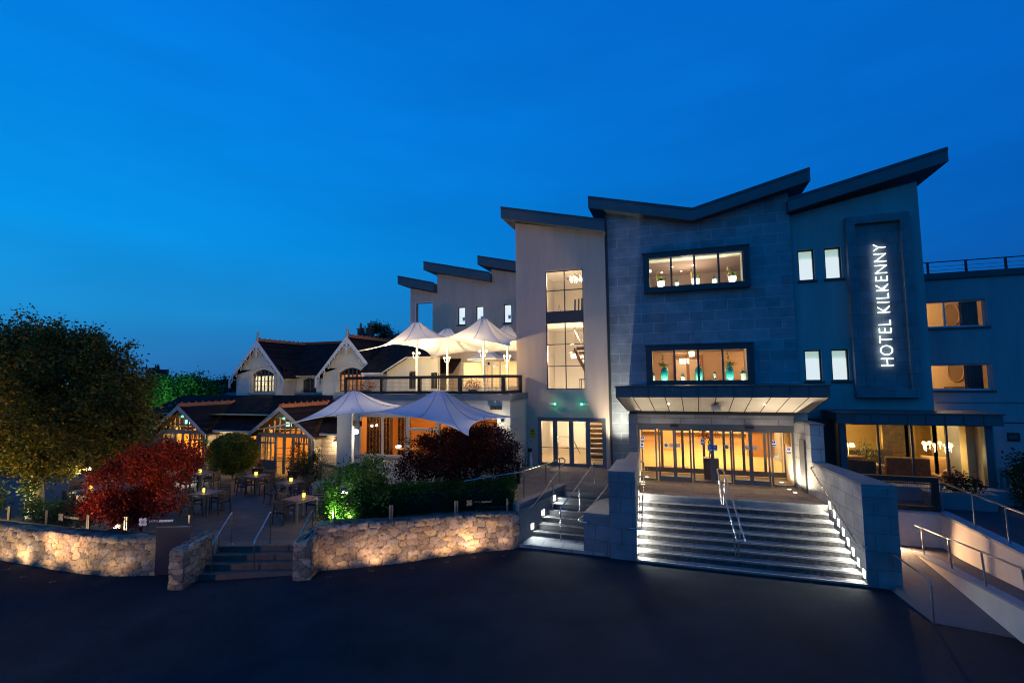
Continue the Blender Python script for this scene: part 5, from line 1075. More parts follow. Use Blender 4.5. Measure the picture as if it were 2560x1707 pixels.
for xc in (-28.15, -20.5):
    hw, ze, za = 2.12, 2.12, 3.60
    # glazed gable screen
    f = MB(); y = YP
    f.box(xc - 1.85, xc - 1.68, y - .06, y + .12, -.1, 2.2).box(xc + 1.68, xc + 1.85, y - .06, y + .12, -.1, 2.2).box(xc - 1.68, xc + 1.68, y - .04, y + .10, 1.98, 2.20)
    for k in range(-4, 5):
        x = xc + k * .37; zt2 = min(3.02, za - .22 - abs(x - xc) * .66)
        if zt2 > 2.25: f.box(x - .025, x + .025, y - .02, y + .06, 2.2, zt2)
    f.box(xc - 1.6, xc + 1.6, y - .018, y + .058, 2.52, 2.565)
    f.box(xc - 1.68, xc - .60, y - .02, y + .06, -.1, .72).box(xc + .60, xc + 1.68, y - .02, y + .06, -.1, .62)
    for x, w_ in ((-1.66, .05), (-1.30, .02), (-.95, .02), (-.60, .10), (-.02, .10), (.58, .10), (.95, .02), (1.30, .02), (1.66, .05)): f.box(xc + x - w_ / 2 - .02, xc + x + w_ / 2 + .02, y - .022, y + .062, .0, 1.98)
    for z in (.35, .70, 1.05, 1.40): f.box(xc - .60, xc + .58, y - .015, y + .055, z - .015, z + .015)
    f.box(xc - 1.68, xc - .6, y - .017, y + .057, 1.62, 1.70).box(xc + .6, xc + 1.68, y - .017, y + .057, 1.62, 1.70)
    for x in (-1.48, -1.12, -.78, .78, 1.12, 1.48): f.box(xc + x - .012, xc + x + .012, y - .012, y + .05, 1.70, 1.98)
    o = f.build("glazed_screen", M("pavilion_frame", (.15, .14, .13), .6), pv)
    MB().add([(xc - 1.68, y + .03, 0), (xc + 1.68, y + .03, 0), (xc + 1.68, y + .03, 2.2), (xc + .9, y + .03, 3.0), (xc - .9, y + .03, 3.0), (xc - 1.68, y + .03, 2.2)], [(0, 1, 2, 3, 4, 5)]).build("pane", GLASS2, o)
    MB().prism([(xc - .90, 3.0), (xc + .90, 3.0), (xc, 3.58)], "Y", y + .0, y + .09).build("gable_boarding", M("grey_boards", (.17, .165, .155), .75, var=.2, vscale=9, stretch=(.3, 1, 8)), pv)
    for xk in (xc - 2.0, xc + 1.86): box(xk, xk + .14, y + .0, y + .58, -.1, 2.1).build("stone_cheek", RUBB, pv)
    gable_roof(pv, xc, hw, ze, za, YP - .38, 26.6, ov=.22); bargeboard(pv, xc, hw, ze, za, YP - .385, ov=.22, dep=.17, mat=M("bargeboard_grey", (.36, .35, .34), .6, var=.1), fancy=False)
    t = thing("exit_sign", (xc + .15, YP - .05, 2.95), "green emergency light and exit sign in the pavilion's " + ("left" if xc < -24 else "right") + " gable", "exit sign", "pavilion exit signs")
    box(xc - .30, xc + .08, YP - .10, YP - .035, 2.98, 3.07).build("emergency_light", IWW, t); MB().ball((xc + .04, YP - .12, 3.01), .06, 8).build("lens", emit("green_lens", (.05, 1, .45), 6), t)
    box(xc - .06, xc + .30, YP + .14, YP + .18, 2.55, 2.78).build("sign_face", emit("exit_glow", (.35, 1, .85), 2.2), t)
# main pavilion roof behind the gables
rz_ = lambda y: 2.24 + (y - 21.4) * .424
for (xa, xat), (xb, xbt) in (((-34, -34), (-30.35, -28.15)), ((-25.95, -28.15), (-22.70, -20.5)), ((-18.30, -20.5), (-14.6, -14.6))):
    yt = 24.75; v_ = [(xa, 21.4, rz_(21.4)), (xb, 21.4, rz_(21.4)), (xbt, yt, rz_(yt)), (xat, yt, rz_(yt))]
    MB().add(v_ + [(x, y, z + .09) for x, y, z in v_], [(0, 1, 2, 3), (4, 7, 6, 5), (0, 4, 5, 1), (1, 5, 6, 2), (3, 7, 4, 0)]).build("roof", SLATE, pv)
MB().add([(-34, 24.76, rz_(24.76)), (-14.6, 24.76, rz_(24.76)), (-14.6, 25.6, rz_(25.6)), (-34, 25.6, rz_(25.6)), (-34, 24.76, rz_(24.76) + .09), (-14.6, 24.76, rz_(24.76) + .09), (-14.6, 25.6, rz_(25.6) + .09), (-34, 25.6, rz_(25.6) + .09)], [(0, 1, 2, 3), (4, 7, 6, 5)]).build("roof", SLATE, pv)
MB().box(-34, -14.6, 25.5, 29, 3.6, 3.98).build("flat_roof", SLATE, pv)
for xa_, xb_ in ((-25.8, -22.8), (-18.2, -15.3)): MB().tube([(xa_, 21.35, 2.2), (xb_, 21.35, 2.2)], .06).build("gutter", GREYP, pv)
for x, nm in ((-25.15, "between the gables"), (-17.45, "right of the right gable")):
    t = thing("wall_lantern", (x, YP + .5, 1.72), "bright wall lantern on the pavilion stone, " + nm, "wall lantern", "pavilion wall lanterns")
    MB().box(x - .03, x + .03, YP + .30, YP + .548, 1.86, 1.90).lathe([(.11, .10), (.02, .16)], (x, YP + .32, 1.72), 10).build("bracket", DARKM, t); MB().lathe([(.05, -.08), (.08, .08)], (x, YP + .32, 1.72), 10).build("lens", emit("lantern_white", (1, .85, .6), 9), t)
    point((x, YP + .16, 1.62), 60, (1, .76, .45), .06)
# ---------------- tensile shade sails
SAIL = M("sail_fabric", (.66, .65, .66), .75, var=.07, vscale=1.4, bump=.25, bscale=2.6)
t_ = SAIL.node_tree; b_ = P(SAIL); tr_ = t_.nodes.new("ShaderNodeBsdfTranslucent"); tr_.inputs[0].default_value = (.6, .58, .55, 1); mx_ = t_.nodes.new("ShaderNodeMixShader"); mx_.inputs[0].default_value = .22
t_.links.new(b_.outputs[0], mx_.inputs[1]); t_.links.new(tr_.outputs[0], mx_.inputs[2]); t_.links.new(mx_.outputs[0], t_.nodes["Material Output"].inputs[0])
def sail(mb, cx, cy, hx, hy, zcs, zm, zp, rtop=.17, na=64, nr=16, cut=(1, 1, 1, 1), corner=None, seam=None):
    """conic sail unit; corners at zc, edge mid points at zm, peak at zp; cut = scallop of -x,+x,-y,+y edges"""
    rings = []; bd = []
    for k in range(na):
        s = 4 * k / na; e = int(s); u = (s - e) * 2 - 1
        par = 1 - u * u
        x, y = ((u, -1), (1, u), (-u, 1), (-1, -u))[e]; c = cut[(2, 1, 3, 0)[e]]
        sc_ = 1 - .13 * par * c
        if e in (0, 2): y *= sc_
        else: x *= sc_
        ca, cb = (((-1, -1), (1, -1)), ((1, -1), (1, 1)), ((-1, 1), (1, 1)), ((-1, -1), (-1, 1)))[e]
        f_ = (u + 1) / 2 if e in (0, 1) else (1 - u) / 2
        z = zcs[ca] * (1 - f_) + zcs[cb] * f_ + zm * par
        p = Vector((cx + x * hx, cy + y * hy, z))
        if corner:
            for (sx, sy), off in corner.items():
                wgt = max(0, .5 + .5 * x * sx) * max(0, .5 + .5 * y * sy); p += Vector(off) * (wgt ** 6)
        bd.append(p)
    for j in range(nr + 1):
        q = j / nr; rg = []
        for k, p in enumerate(bd):
            a = math.atan2(p.y - cy, p.x - cx); c = Vector((cx + rtop * math.cos(a), cy + rtop * math.sin(a), zp))
            xy = c.lerp(p, q); zz = p.z + (zp - p.z) * ((1 - q) ** 2.0) ; rg.append((xy.x, xy.y, zz))
        rings.append(rg)
    vs = [p for rg in rings for p in rg]; mb.add(vs, [(j * na + k, j * na + (k + 1) % na, (j + 1) * na + (k + 1) % na, (j + 1) * na + k) for j in range(nr) for k in range(na)], True)
    if seam is not None:
        for k in range(0, na, 8): seam.tube([Vector(rings[j][k]) + Vector((0, 0, .008)) for j in range(nr + 1)], .011, 4, False)
    return bd
POLE = M("pole_white", (.50, .48, .44), .45); GLOBE = emit("globe_glow", (1, .84, .58), 5)
def sail_pole(x, y, z0, z1, zp, parent, twin=None):
    o = MB().tube([(x, y, z0), (x, y, zp)], .052, 14).lathe([(.13, 0), (.13, .02)], (x, y, z0), 14).lathe([(.17, -.02), (.18, .03), (.03, .06)], (x, y, zp + .02), 16).build("pole", POLE, parent)
    if twin:
        ar = MB(); gl = MB()
        for s in (-1, 1):
            ar.tube([(x, y - .04, twin - .28), (x + s * .12, y - .06, twin - .18), (x + s * .15, y - .06, twin - .07)], .018, 6); gl.ball((x + s * .155, y - .06, twin + .02), .055, 10)
        ar.build("bracket", POLE, o); gl.build("globe", GLOBE, o)
        point((x - .5, y - .9, twin - .15), 330, (1, .74, .38), .08)
us = thing("shade_sail", (-9.9, 21.5, 4.44), "large white shade sail with four peaks over the upper balcony", "shade sail", "white shade sails")
mb = MB(); sm2 = MB()
XS, YSL = (-11.57, -8.19), (20.0, 23.2); hx, hy = 1.69, 1.6
for i, x in enumerate(XS):
    for j, y in enumerate(YSL):
        cn_ = {(-1 if i == 0 else 1, -1 if j == 0 else 1): (-.35 if i == 0 else .25, -.30 if j == 0 else .3, -.05)}
        zz_ = {}
        for sx in (-1, 1):
            for sy in (-1, 1):
                ox, oy = sx == (-1 if i == 0 else 1), sy == (-1 if j == 0 else 1); bk = j == 1 and sy == 1; zz_[(sx, sy)] = (6.28 if bk else 6.38) if ox and oy else (6.50 if bk else 6.80) if ox or oy else 6.90
        sail(mb, x, y, hx, hy, zz_, .12, 7.72, cut=(i == 0, i == 1, j == 0, j == 1), corner=cn_, seam=sm2)
mb.build("canopy", SAIL, us); sm2.build("seam", M("seam_tape", (.34, .34, .37), .7), us)
for j, y in enumerate(YSL):
    for x in XS: sail_pole(x, y, 4.445, 6.3, 7.66, us, 6.25 if j == 0 else 6.16)
ls = thing("shade_sail", (-9.5, 15, .9), "lower white shade sail with two peaks in front of the bar", "shade sail", "white shade sails")
mb = MB(); sm2 = MB()
for i, x in enumerate((-11.30, -7.80)):
    cn_ = {(-1 if i == 0 else 1, -1): (-.75 if i == 0 else .2, -.2, -.12), (-1 if i == 0 else 1, 1): (-.2 if i == 0 else .7, .1, .05)}
    zz_ = {(sx, sy): (3.50 if sy < 0 else 3.60) if sx == (-1 if i == 0 else 1) else 3.98 for sx in (-1, 1) for sy in (-1, 1)}
    sail(mb, x, 15.0, 1.75, 1.7, zz_, .10, 4.63, cut=(i == 0, i == 1, 1, 1), corner=cn_, seam=sm2)
mb.build("canopy", SAIL, ls); sm2.build("seam", M("seam_tape", (.34, .34, .37), .7), ls)
sail_pole(-11.30, 15.0, .2, 3.6, 4.57, ls); sail_pole(-7.80, 15.0, .2, 3.6, 4.57, ls)
t = thing("pole_floodlight", (-11.08, 14.8, 3.2), "glaring white floodlight on the left pole of the lower sail", "floodlight"); MB().box(-11.2, -10.9, 14.82, 14.98, 3.38, 3.56).build("body", DARKM, t); MB().ball((-10.98, 14.74, 3.20), .085, 12).build("lens", emit("flood_white", (1, .93, .8), 26), t); MB().beam((-11.05, 14.9, 3.3), (-11.0, 14.78, 3.22), .03, .03).build("bracket", DARKM, t)
point((-10.98, 14.58, 3.16), 55, (1, .85, .62), .08)
t = thing("sail_floodlight", (-6.2, 15.6, 3.4), "small bright lamp under the right end of the lower sail", "lamp"); MB().ball((-6.55, 17.55, 3.42), .05, 8).build("lens", emit("flood_white", (1, .93, .8), 26), t); MB().box(-6.6, -6.5, 17.58, 17.79, 3.40, 3.46).build("bracket", DARKM, t); point((-6.6, 17.3, 3.4), 26, (1, .82, .55), .05)
# white parasol by the balcony doors
t = thing("parasol", (-10.5, 26.2, 4.44), "white open parasol in front of the balcony doors", "parasol"); MB().tube([(-10.5, 26.2, 4.44), (-10.5, 26.2, 6.7)], .025).build("pole", POLE, t); MB().lathe([(1.25, 6.12), (1.25, 6.20), (.04, 6.72)], (-10.5, 26.2, 0), 8, False).build("canopy", M("parasol_white", (.78, .74, .64), .8), t)
point((-11.3, 26.8, 5.9), 30, (1, .8, .5), .1)
# potted heathers on the balcony
HEATH = leaf_mat("heather_leaf", (.10, .03, .02), (.28, .10, .05))
# ================================================================== PLANTS
rng = np.random.default_rng(11)
def leaf_mesh(name, c, size, mat, parent=None, droop=.25, aspect=.5, up=None):
    n = len(c); d = rng.normal(size=(n, 3)); d[:, 2] = d[:, 2] * .6 - droop; d /= np.linalg.norm(d, axis=1)[:, None]
    a = rng.normal(size=(n, 3)); a[:, 2] *= .5; b = np.cross(d, a); b /= np.linalg.norm(b, axis=1)[:, None] + 1e-9
    L = size * (.65 + .7 * rng.random(n))[:, None]; W = L * aspect
    fold = np.cross(d, b) * L * .18
    v = np.stack([c - d * L * .5, c + b * W * .5 + fold, c + d * L * .5, c - b * W * .5 + fold], 1).reshape(-1, 3)
    me = bpy.data.meshes.new(name); me.vertices.add(4 * n); me.vertices.foreach_set("co", v.ravel().astype(np.float32))
    me.loops.add(4 * n); me.loops.foreach_set("vertex_index", np.arange(4 * n, dtype=np.int32)); me.polygons.add(n)
    me.polygons.foreach_set("loop_start", np.arange(0, 4 * n, 4, dtype=np.int32)); me.polygons.foreach_set("loop_total", np.full(n, 4, dtype=np.int32))
    me.materials.append(mat); me.update(calc_edges=True); o = bpy.data.objects.new(name, me); COL.objects.link(o)
    if parent is not None: o.parent = parent; o.location = -wt(parent)
    WT[o.name] = Vector((0, 0, 0)); return o
def clumps(blobs, per, cr, inner=.55, jit=.12):
    """blobs: (x,y,z,rx,ry,rz,n clumps)"""
    out = []
    for x, y, z, rx, ry, rz, k in blobs:
        d = rng.normal(size=(k, 3)); d /= np.linalg.norm(d, axis=1)[:, None]; r = inner + (1 - inner) * rng.random(k) ** .5; r *= 1 + jit * rng.normal(size=k)
        c = np.array([x, y, z]) + d * r[:, None] * np.array([rx, ry, rz])
        p = c[:, None, :] + rng.normal(size=(k, per, 3)) * cr * (.6 + .8 * rng.random((k, 1, 1))); out.append(p.reshape(-1, 3))
    return np.concatenate(out)
BARK = M("bark", (.20, .16, .11), .9, var=.35, vscale=8, bump=.6, bscale=20, stretch=(1, 1, .25))
def limbs(parent, base, fork, tips, r0, r1, nm="trunk", mat=None):
    mb = MB(); b, f = Vector(base), Vector(fork); mb.tube([b, b.lerp(f, .35) + Vector((.05, .03, 0)), f], [r0 * 1.25, r0, r0 * .85], 12)
    for tp in tips:
        tp = Vector(tp); mid = f.lerp(tp, .5) + Vector((random.uniform(-.15, .15), random.uniform(-.15, .15), .15)); mb.tube([f, mid, tp], [r1, r1 * .65, r1 * .2], 8)
    return mb.build(nm, mat or BARK, parent)
# big copper-green tree, left
L_BIG = leaf_mat("leaf_copper_green", (.030, .060, .008), (.17, .115, .020), .5, .25)
t = thing("broadleaf_tree", (-22.3, 11.4, .2), "huge dense olive and copper tree filling the left edge, pale lit trunk", "tree")
limbs(t, (-22.3, 11.4, .15), (-22.4, 11.4, 2.2), [(-25.5, 11.2, 4.6), (-24, 12.5, 5.6), (-22, 11, 6.2), (-20, 11.4, 5.4), (-18.6, 11.2, 4.2), (-20.4, 12.6, 4.4)], .20, .12, mat=M("pale_bark", (.42, .38, .28), .9, var=.3, vscale=6, bump=.6, bscale=20, stretch=(1, 1, .25)))
bl = [(-24.6, 11.6, 5.4, 3.0, 2.4, 1.9, 260), (-21.6, 11.5, 5.3, 2.6, 2.4, 1.6, 300), (-19.8, 11.3, 4.4, 1.9, 2.0, 1.5, 230), (-18.6, 11.3, 3.5, 1.35, 1.5, 1.1, 120), (-25.5, 11.0, 3.7, 2.6, 2.2, 1.6, 230), (-22.6, 10.6, 3.9, 2.8, 1.8, 1.5, 260), (-20.0, 11.1, 3.3, 1.7, 1.6, 1.0, 150), (-26.6, 12, 6.3, 2.2, 2, 1.3, 110), (-22.9, 12, 6.4, 1.8, 1.7, .8, 90), (-20.6, 11.4, 5.9, 1.4, 1.3, .8, 60), (-24.2, 10.9, 2.55, 1.7, 1.1, .75, 130), (-21.0, 11.0, 2.45, 1.1, .9, .55, 80), (-22.6, 11.8, 2.3, 1.6, .8, .6, 90)]
bl = [(*b[:6], int(b[6] * .72)) for b in bl]
leaf_mesh("crown", clumps(bl, 62, .20, .62), .125, L_BIG, t, .2, .5)
ground_light(-22.9, 10.75, .23, "ground light shining up the pale trunk of the big tree", (.45, .50, .55), 260, 100, (.95, 1, .62), .08, "ground light", "ground lights in the planting")
spot((-26.5, 2.0, .5), (4.2, 9.5, 4.0), 2600, 66, (1, .66, .28), .7, .1); spot((-21.8, 7.4, .3), (-.6, 3.9, 3.0), 950, 110, (1, .70, .28), .8, .1)     # far kerbside floodlight; close unseen spot added to light the lower crown
L_GRN = leaf_mat("leaf_green", (.03, .085, .012), (.08, .15, .03), .35, .3); L_DK = leaf_mat("leaf_dark", (.014, .030, .012), (.04, .065, .02), .4, .2)
t = thing("shrub", (-24.4, 10.5, .2), "bright lime-lit shrub at the foot of the big tree", "shrub"); leaf_mesh("foliage", clumps([(-23.7, 10.5, .95, .75, .5, .75, 90), (-21.6, 10.9, 1.35, .2, .2, .7, 20)], 24, .12), .11, leaf_mat("leaf_lime", (.07, .14, .02), (.20, .22, .05), .35, .3), t); point((-23.2, 10.1, .55), 60, (.95, 1, .6), .06)
for i, (x, y, nm) in enumerate(((-19.7, 10.35, "left of the lamp post"), (-18.7, 10.25, "below the red maple's left edge"))):
    t = thing("shrub", (x, y, .3), "low green shrub behind the glass panels, " + nm, "shrub", "low shrubs behind the glass"); leaf_mesh("foliage", clumps([(x, y, .85, .62, .35, .38, 44)], 22, .10), .085, L_GRN, t)
    MB().tube([(x, y, .15), (x, y, .8)], .02, 5).build("stem", BARK, t)
# red maple
L_RED = leaf_mat("leaf_maple_red", (.09, .006, .005), (.34, .034, .011), .5, .3)
t = thing("red_maple", (-16.3, 10.9, .2), "glowing red Japanese maple spreading over the glass panels", "tree")
limbs(t, (-16.2, 11.0, .1), (-16.3, 11.0, .9), [(-17.6, 10.8, 1.5), (-16.8, 10.6, 2.2), (-15.4, 11.1, 2.5), (-14.6, 11.2, 2.4), (-16.2, 11.5, 2.4), (-15.4, 10.5, 1.5)], .07, .045)
bl = [(-16.5, 10.85, 1.95, 1.25, .95, .62, 190), (-17.35, 10.6, 1.15, .95, .6, .36, 105), (-15.5, 11.15, 2.35, .95, .9, .55, 140), (-14.9, 11.3, 2.75, .6, .6, .40, 60), (-15.9, 11.1, 2.75, .8, .7, .40, 80), (-16.1, 10.45, 1.25, .85, .55, .36, 95), (-15.2, 10.7, 1.45, .85, .6, .40, 80), (-15.9, 10.35, .85, .45, .35, .18, 28)]
leaf_mesh("crown", clumps(bl, 40, .10, .7), .068, L_RED, t, .5, .55)
spot((-18.2, 7.4, .0), (1.9, 3.5, 1.7), 1000, 60, (1, .60, .34), .8, .08)
# purple maple bush in front of the bar
L_PUR = leaf_mat("leaf_purple", (.018, .005, .008), (.060, .016, .020), .5, .25)
t = thing("purple_maple", (-7.2, 15.4, 1.0), "wide dark purple maple dome in front of the bar windows", "tree")
limbs(t, (-7.0, 15.4, .9), (-7.0, 15.4, 1.35), [(-8.6, 15.2, 2.2), (-7.8, 15, 2.8), (-6.6, 15.2, 3.0), (-5.8, 15.5, 2.5), (-7.2, 16, 2.9)], .09, .06)
bl = [(-7.1, 15.2, 2.75, 1.2, .8, .62, 190), (-7.9, 15.3, 2.45, 1.35, .95, .75, 220), (-6.4, 15.3, 2.75, 1.3, .95, .72, 230), (-8.7, 15.1, 1.95, .75, .7, .5, 90), (-5.7, 15.4, 2.25, .65, .7, .55, 80), (-7.2, 15.0, 2.1, 1.3, .7, .45, 130), (-6.2, 15.1, 3.1, .7, .5, .3, 50)]
leaf_mesh("crown", clumps(bl, 40, .10, .6), .068, L_PUR, t, .5, .5)
# hedge behind the long wall
t = thing("hedge", (-6.8, 14.0, .9), "clipped dark green hedge along the top of the long stone wall", "hedge")
P2 = [Vector((x, y)) for x, y in MW]; pts = []
for k in range(1150):
    q = rng.random() * .95 + .14; i = min(int(q * 5), 4); a, b = P2[i], P2[i + 1]; p = a.lerp(b, q * 5 - i if q < 1 else 1); d = (b - a).normalized(); nrm = Vector((-d.y, d.x)); o_ = .42 + rng.random() * 1.0; z = .95 + rng.random() * .78
    if min(abs(o_ - .42), abs(o_ - 1.42), abs(z - 1.73)) > .22: z = 1.55 + rng.random() * .2
    pts.append((p.x + nrm.x * o_, p.y + nrm.y * o_, z))
mb = MB().wallpath([(a.x - .42 * 0, a.y) for a in [Vector(along(MW, q)[0]) - Vector(along(MW, q)[1]) * .52 for q in (.13, .3, .5, .7, .9, .97)]], [1.62] * 6, [.9] * 6, .8); mb.build("dark_core", M("hedge_inside", (.006, .008, .004), .95), t)  # solid dark core added against see-through, standing for the shaded inside
pts = np.array(pts); leaf_mesh("foliage", (pts[:, None, :] + rng.normal(size=(len(pts), 30, 3)) * .085).reshape(-1, 3), .062, leaf_mat("leaf_hedge", (.026, .080, .014), (.060, .130, .022), .4, .25), t)
t = thing("shrub", (-6.0, 17.3, 1.1), "small rounded green bush at the edge of the tower paving", "shrub"); leaf_mesh("foliage", clumps([(-6.15, 17.2, 1.42, .42, .4, .28, 40)], 26, .08), .06, L_GRN, t)
t = thing("shrub", (-9.4, 12.5, .9), "glossy green shrub brilliantly lit from below beside the terrace steps", "shrub")
leaf_mesh("foliage", clumps([(-9.5, 12.6, 1.75, .95, .7, .75, 130), (-9.0, 12.7, 2.25, .65, .55, .4, 60), (-9.6, 12.4, 1.2, .8, .5, .4, 70), (-8.4, 12.8, 1.45, .5, .45, .45, 40), (-10.0, 12.5, 1.2, .35, .35, .4, 24)], 26, .11), .085, leaf_mat("leaf_glossy", (.035, .10, .015), (.09, .19, .03), .28, .3), t)
spot((-9.68, 11.62, 1.10), (.22, .85, .42), 190, 105, (.62, 1, .26), .7, .05); MB().tube([(-9.4, 12.6, .3), (-9.4, 12.6, 1.6)], [.05, .02], 6).build("stem", BARK, t)
ground_light(-9.25, 12.15, .95, "ground light under the glossy shrub by the steps", (-.1, .45, .85), 160, 140, (.72, 1, .32), .06, group="ground lights in the planting")
t = MB(); 
for k in range(900):
    x = -9.55 + rng.random() * 1.3; y = 11.95 + (x + 9.55) * .5 + rng.random() * .35; h = .04 + .07 * rng.random(); dx, dy = rng.normal(size=2) * .03; t.add([(x - .006, y, .93), (x + .006, y, .93), (x + dx, y + dy, .94 + h)], [(0, 1, 2)])
o = t.build("grass", leaf_mat("grass_blade", (.06, .16, .02), (.14, .24, .04), .5, .3)); o["kind"] = "stuff"
struct(MB().add([(x, y, .91) for x, y in MW[:-1]] + [(-5.4, 16.4, .93), (-9.3, 14.2, .93), (-10.2, 12.3, .88)], [tuple(range(len(MW) + 2))]), "ground", EARTH)
# topiary ball and pavilion plants
t = thing("topiary_ball", (-22.0, 19.4, 0), "round clipped yellow-green topiary ball in front of the pavilion", "topiary"); MB().tube([(-22.0, 19.4, -.05), (-22.0, 19.4, 1.2)], .06, 8).build("trunk", BARK, t)
MB().ball((-22.0, 19.4, 1.32), 1.02, 20, .86).build("dark_core", M("hedge_inside", (.006, .008, .004), .95), t)  # near-black ball added behind the leaves for the shade inside the topiary
leaf_mesh("crown", clumps([(-22.0, 19.4, 1.32, 1.14, 1.14, .98, 5200)], 6, .05, .97, .02), .075, leaf_mat("leaf_topiary", (.06, .105, .012), (.15, .165, .03), .4, .3), t)
point((-23.2, 17.9, .5), 46, (1, .95, .7), .05)
t = thing("climbing_rose", (-19.5, 21.0, 0), "leafy climber on a trellis before the right gable's doors", "climber"); leaf_mesh("foliage", clumps([(-19.3, 20.9, .95, .42, .1, .85, 60), (-18.9, 20.9, .8, .3, .1, .7, 30)], 16, .10), .07, leaf_mat("leaf_rose", (.03, .03, .012), (.10, .04, .02)), t)
mb = MB()
for k in range(5): mb.tube([(-19.75 + .2 * k, 20.98, 0), (-19.75 + .2 * k, 20.98, 1.85)], .01, 5)
for k in range(9): mb.tube([(-19.75, 20.97, .15 + .2 * k), (-18.95, 20.97, .15 + .2 * k)], .008, 5)
mb.build("trellis", BLK, t)
t = thing("climber", (-23.2, 21.6, 0), "thin climbing plant up the wall right of the topiary ball", "climber"); leaf_mesh("foliage", clumps([(-22.55, 21.6, 1.0, .2, .1, .95, 40)], 14, .09), .07, L_DK, t); MB().tube([(-22.55, 21.65, 0), (-22.5, 21.65, 1.9)], .012, 5).build("stem", BARK, t)
t = thing("climber", (-26.2, 21.2, .0), "pale green climber hanging at the right of the left gable", "climber"); leaf_mesh("foliage", clumps([(-26.05, 21.0, 1.75, .25, .15, .45, 26)], 16, .09), .08, L_GRN, t); MB().tube([(-26.0, 21.1, 0), (-26.0, 21.1, 1.6)], .012, 5).build("stem", BARK, t)
t = thing("shrub", (-17.0, 19.4, .1), "dark green upright shrub beside the black mesh fence", "shrub"); leaf_mesh("foliage", clumps([(-16.9, 19.3, .9, .62, .55, .75, 110)], 24, .10), .08, L_DK, t)
t = thing("shrub", (-30.4, 20.8, 0), "yellow lit shrub left of the left pavilion gable", "shrub"); leaf_mesh("foliage", clumps([(-30.3, 20.6, 1.1, .8, .5, .8, 60)], 20, .12), .10, L_GRN, t); point((-30.2, 19.9, 1.9), 14, (1, .8, .35), .05)
for x, y, nm in ((-21.6, 20.6, "left of the doors"), (-19.0, 20.4, "under the climber")):
    t = thing("flower_pot", (x, y, 0), "dark pot of pink flowers at the right gable, " + nm, "flower pot", "flower pots at the pavilion"); MB().lathe([(.22, 0), (.28, .38), (.30, .40), (.25, .41)], (x, y, .02), 14).build("pot", M("pot_dark", (.04, .035, .03), .7), t)
    leaf_mesh("leaves", clumps([(x, y, .58, .30, .3, .16, 24)], 14, .07), .07, L_DK, t); leaf_mesh("blossoms", clumps([(x, y, .68, .28, .28, .12, 10)], 12, .06), .05, leaf_mat("petal_pink", (.30, .08, .12), (.5, .2, .25)), t)
for x, nm in ((-13.05, "left end"), (-8.0, "right part")):
    t = thing("potted_heather", (x, 18.3, 4.45), f"bushy reddish potted plant behind the balcony mesh, {nm}", "potted plant", "potted plants on the balcony"); MB().lathe([(.16, 0), (.20, .16)], (x, 18.3, 4.445), 12).build("pot", M("pot_dark", (.04, .035, .03), .7), t); leaf_mesh("leaves", clumps([(x, 18.3, 4.80, .34, .25, .20, 34)], 20, .07), .05, HEATH, t)
t = thing("hedge", (-38, 20, 0), "dark hedge closing the far left side of the terrace under the big tree", "hedge"); leaf_mesh("foliage", clumps([(-33, 19.5, 1.2, 3.2, .9, 1.3, 240), (-39, 18.5, 1.3, 3.6, .9, 1.4, 240)], 26, .17), .14, L_DK, t)
MB().wallpath([(-42, 17.9), (-36, 18.9), (-30.3, 19.4)], [2.1, 2.1, 1.9], [-.2, -.2, -.2], .8).build("dark_core", M("hedge_inside", (.006, .008, .004), .95), t)  # dark filler added inside this hedge too, in place of inner shade
# lit trees and far trees
t = thing("broadleaf_tree", (-55, 40, 0), "wide bushy tree beyond the pavilion, lit green from below", "tree"); limbs(t, (-55, 40, -1), (-55, 40, 2), [(-58, 40, 4), (-52, 40, 4), (-55, 41, 5)], .3, .2)
leaf_mesh("crown", clumps([(-59, 40, 3.0, 3.6, 3, 2.4, 190), (-54.5, 40, 3.4, 3.4, 3, 2.4, 200), (-51.2, 40, 3.5, 2.6, 2.4, 2.3, 150), (-63.5, 41, 3.0, 3, 3, 2.5, 120), (-52.5, 39, 1.6, 4, 2, 1.3, 110), (-58.5, 38.5, 1.6, 4, 2, 1.3, 110)], 26, .34), .30, leaf_mat("leaf_far_green", (.02, .07, .015), (.07, .14, .03), .4, .3), t)
spot((-50, 31, .5), (-5, 9, 2.6), 6500, 90, (.30, 1, .42), .8, .2); spot((-60, 31, .3), (1, 9, 2.2), 4500, 95, (.30, 1, .45), .8, .2)
t = thing("dark_tree", (-30.5, 45, 0), "black tree silhouette behind the old house chimneys", "tree"); limbs(t, (-30.4, 45, 0), (-30.4, 45, 7), [(-32, 45, 9.5), (-29, 45, 9.4), (-30.5, 45, 10.5)], .3, .2)
leaf_mesh("crown", clumps([(-31.0, 45, 9.9, 1.5, 1.5, 1.3, 130), (-29.2, 45, 9.2, 1.3, 1.3, .9, 70), (-32.4, 45, 9.2, .9, 1, .9, 50), (-27.6, 45, 8.9, .9, .9, .7, 40)], 26, .20), .22, L_DK, t)
t = thing("dark_tree", (-71, 60, 0), "dark rounded tree on the horizon left of the old house", "tree"); leaf_mesh("crown", clumps([(-70.2, 60, 3.4, 3, 3, 2.2, 180), (-73.5, 60, 2.8, 2.4, 2, 1.9, 90)], 26, .3), .34, L_DK, t); MB().tube([(-70.2, 60, -1), (-70.2, 60, 3)], .3, 6).build("trunk", BARK, t)
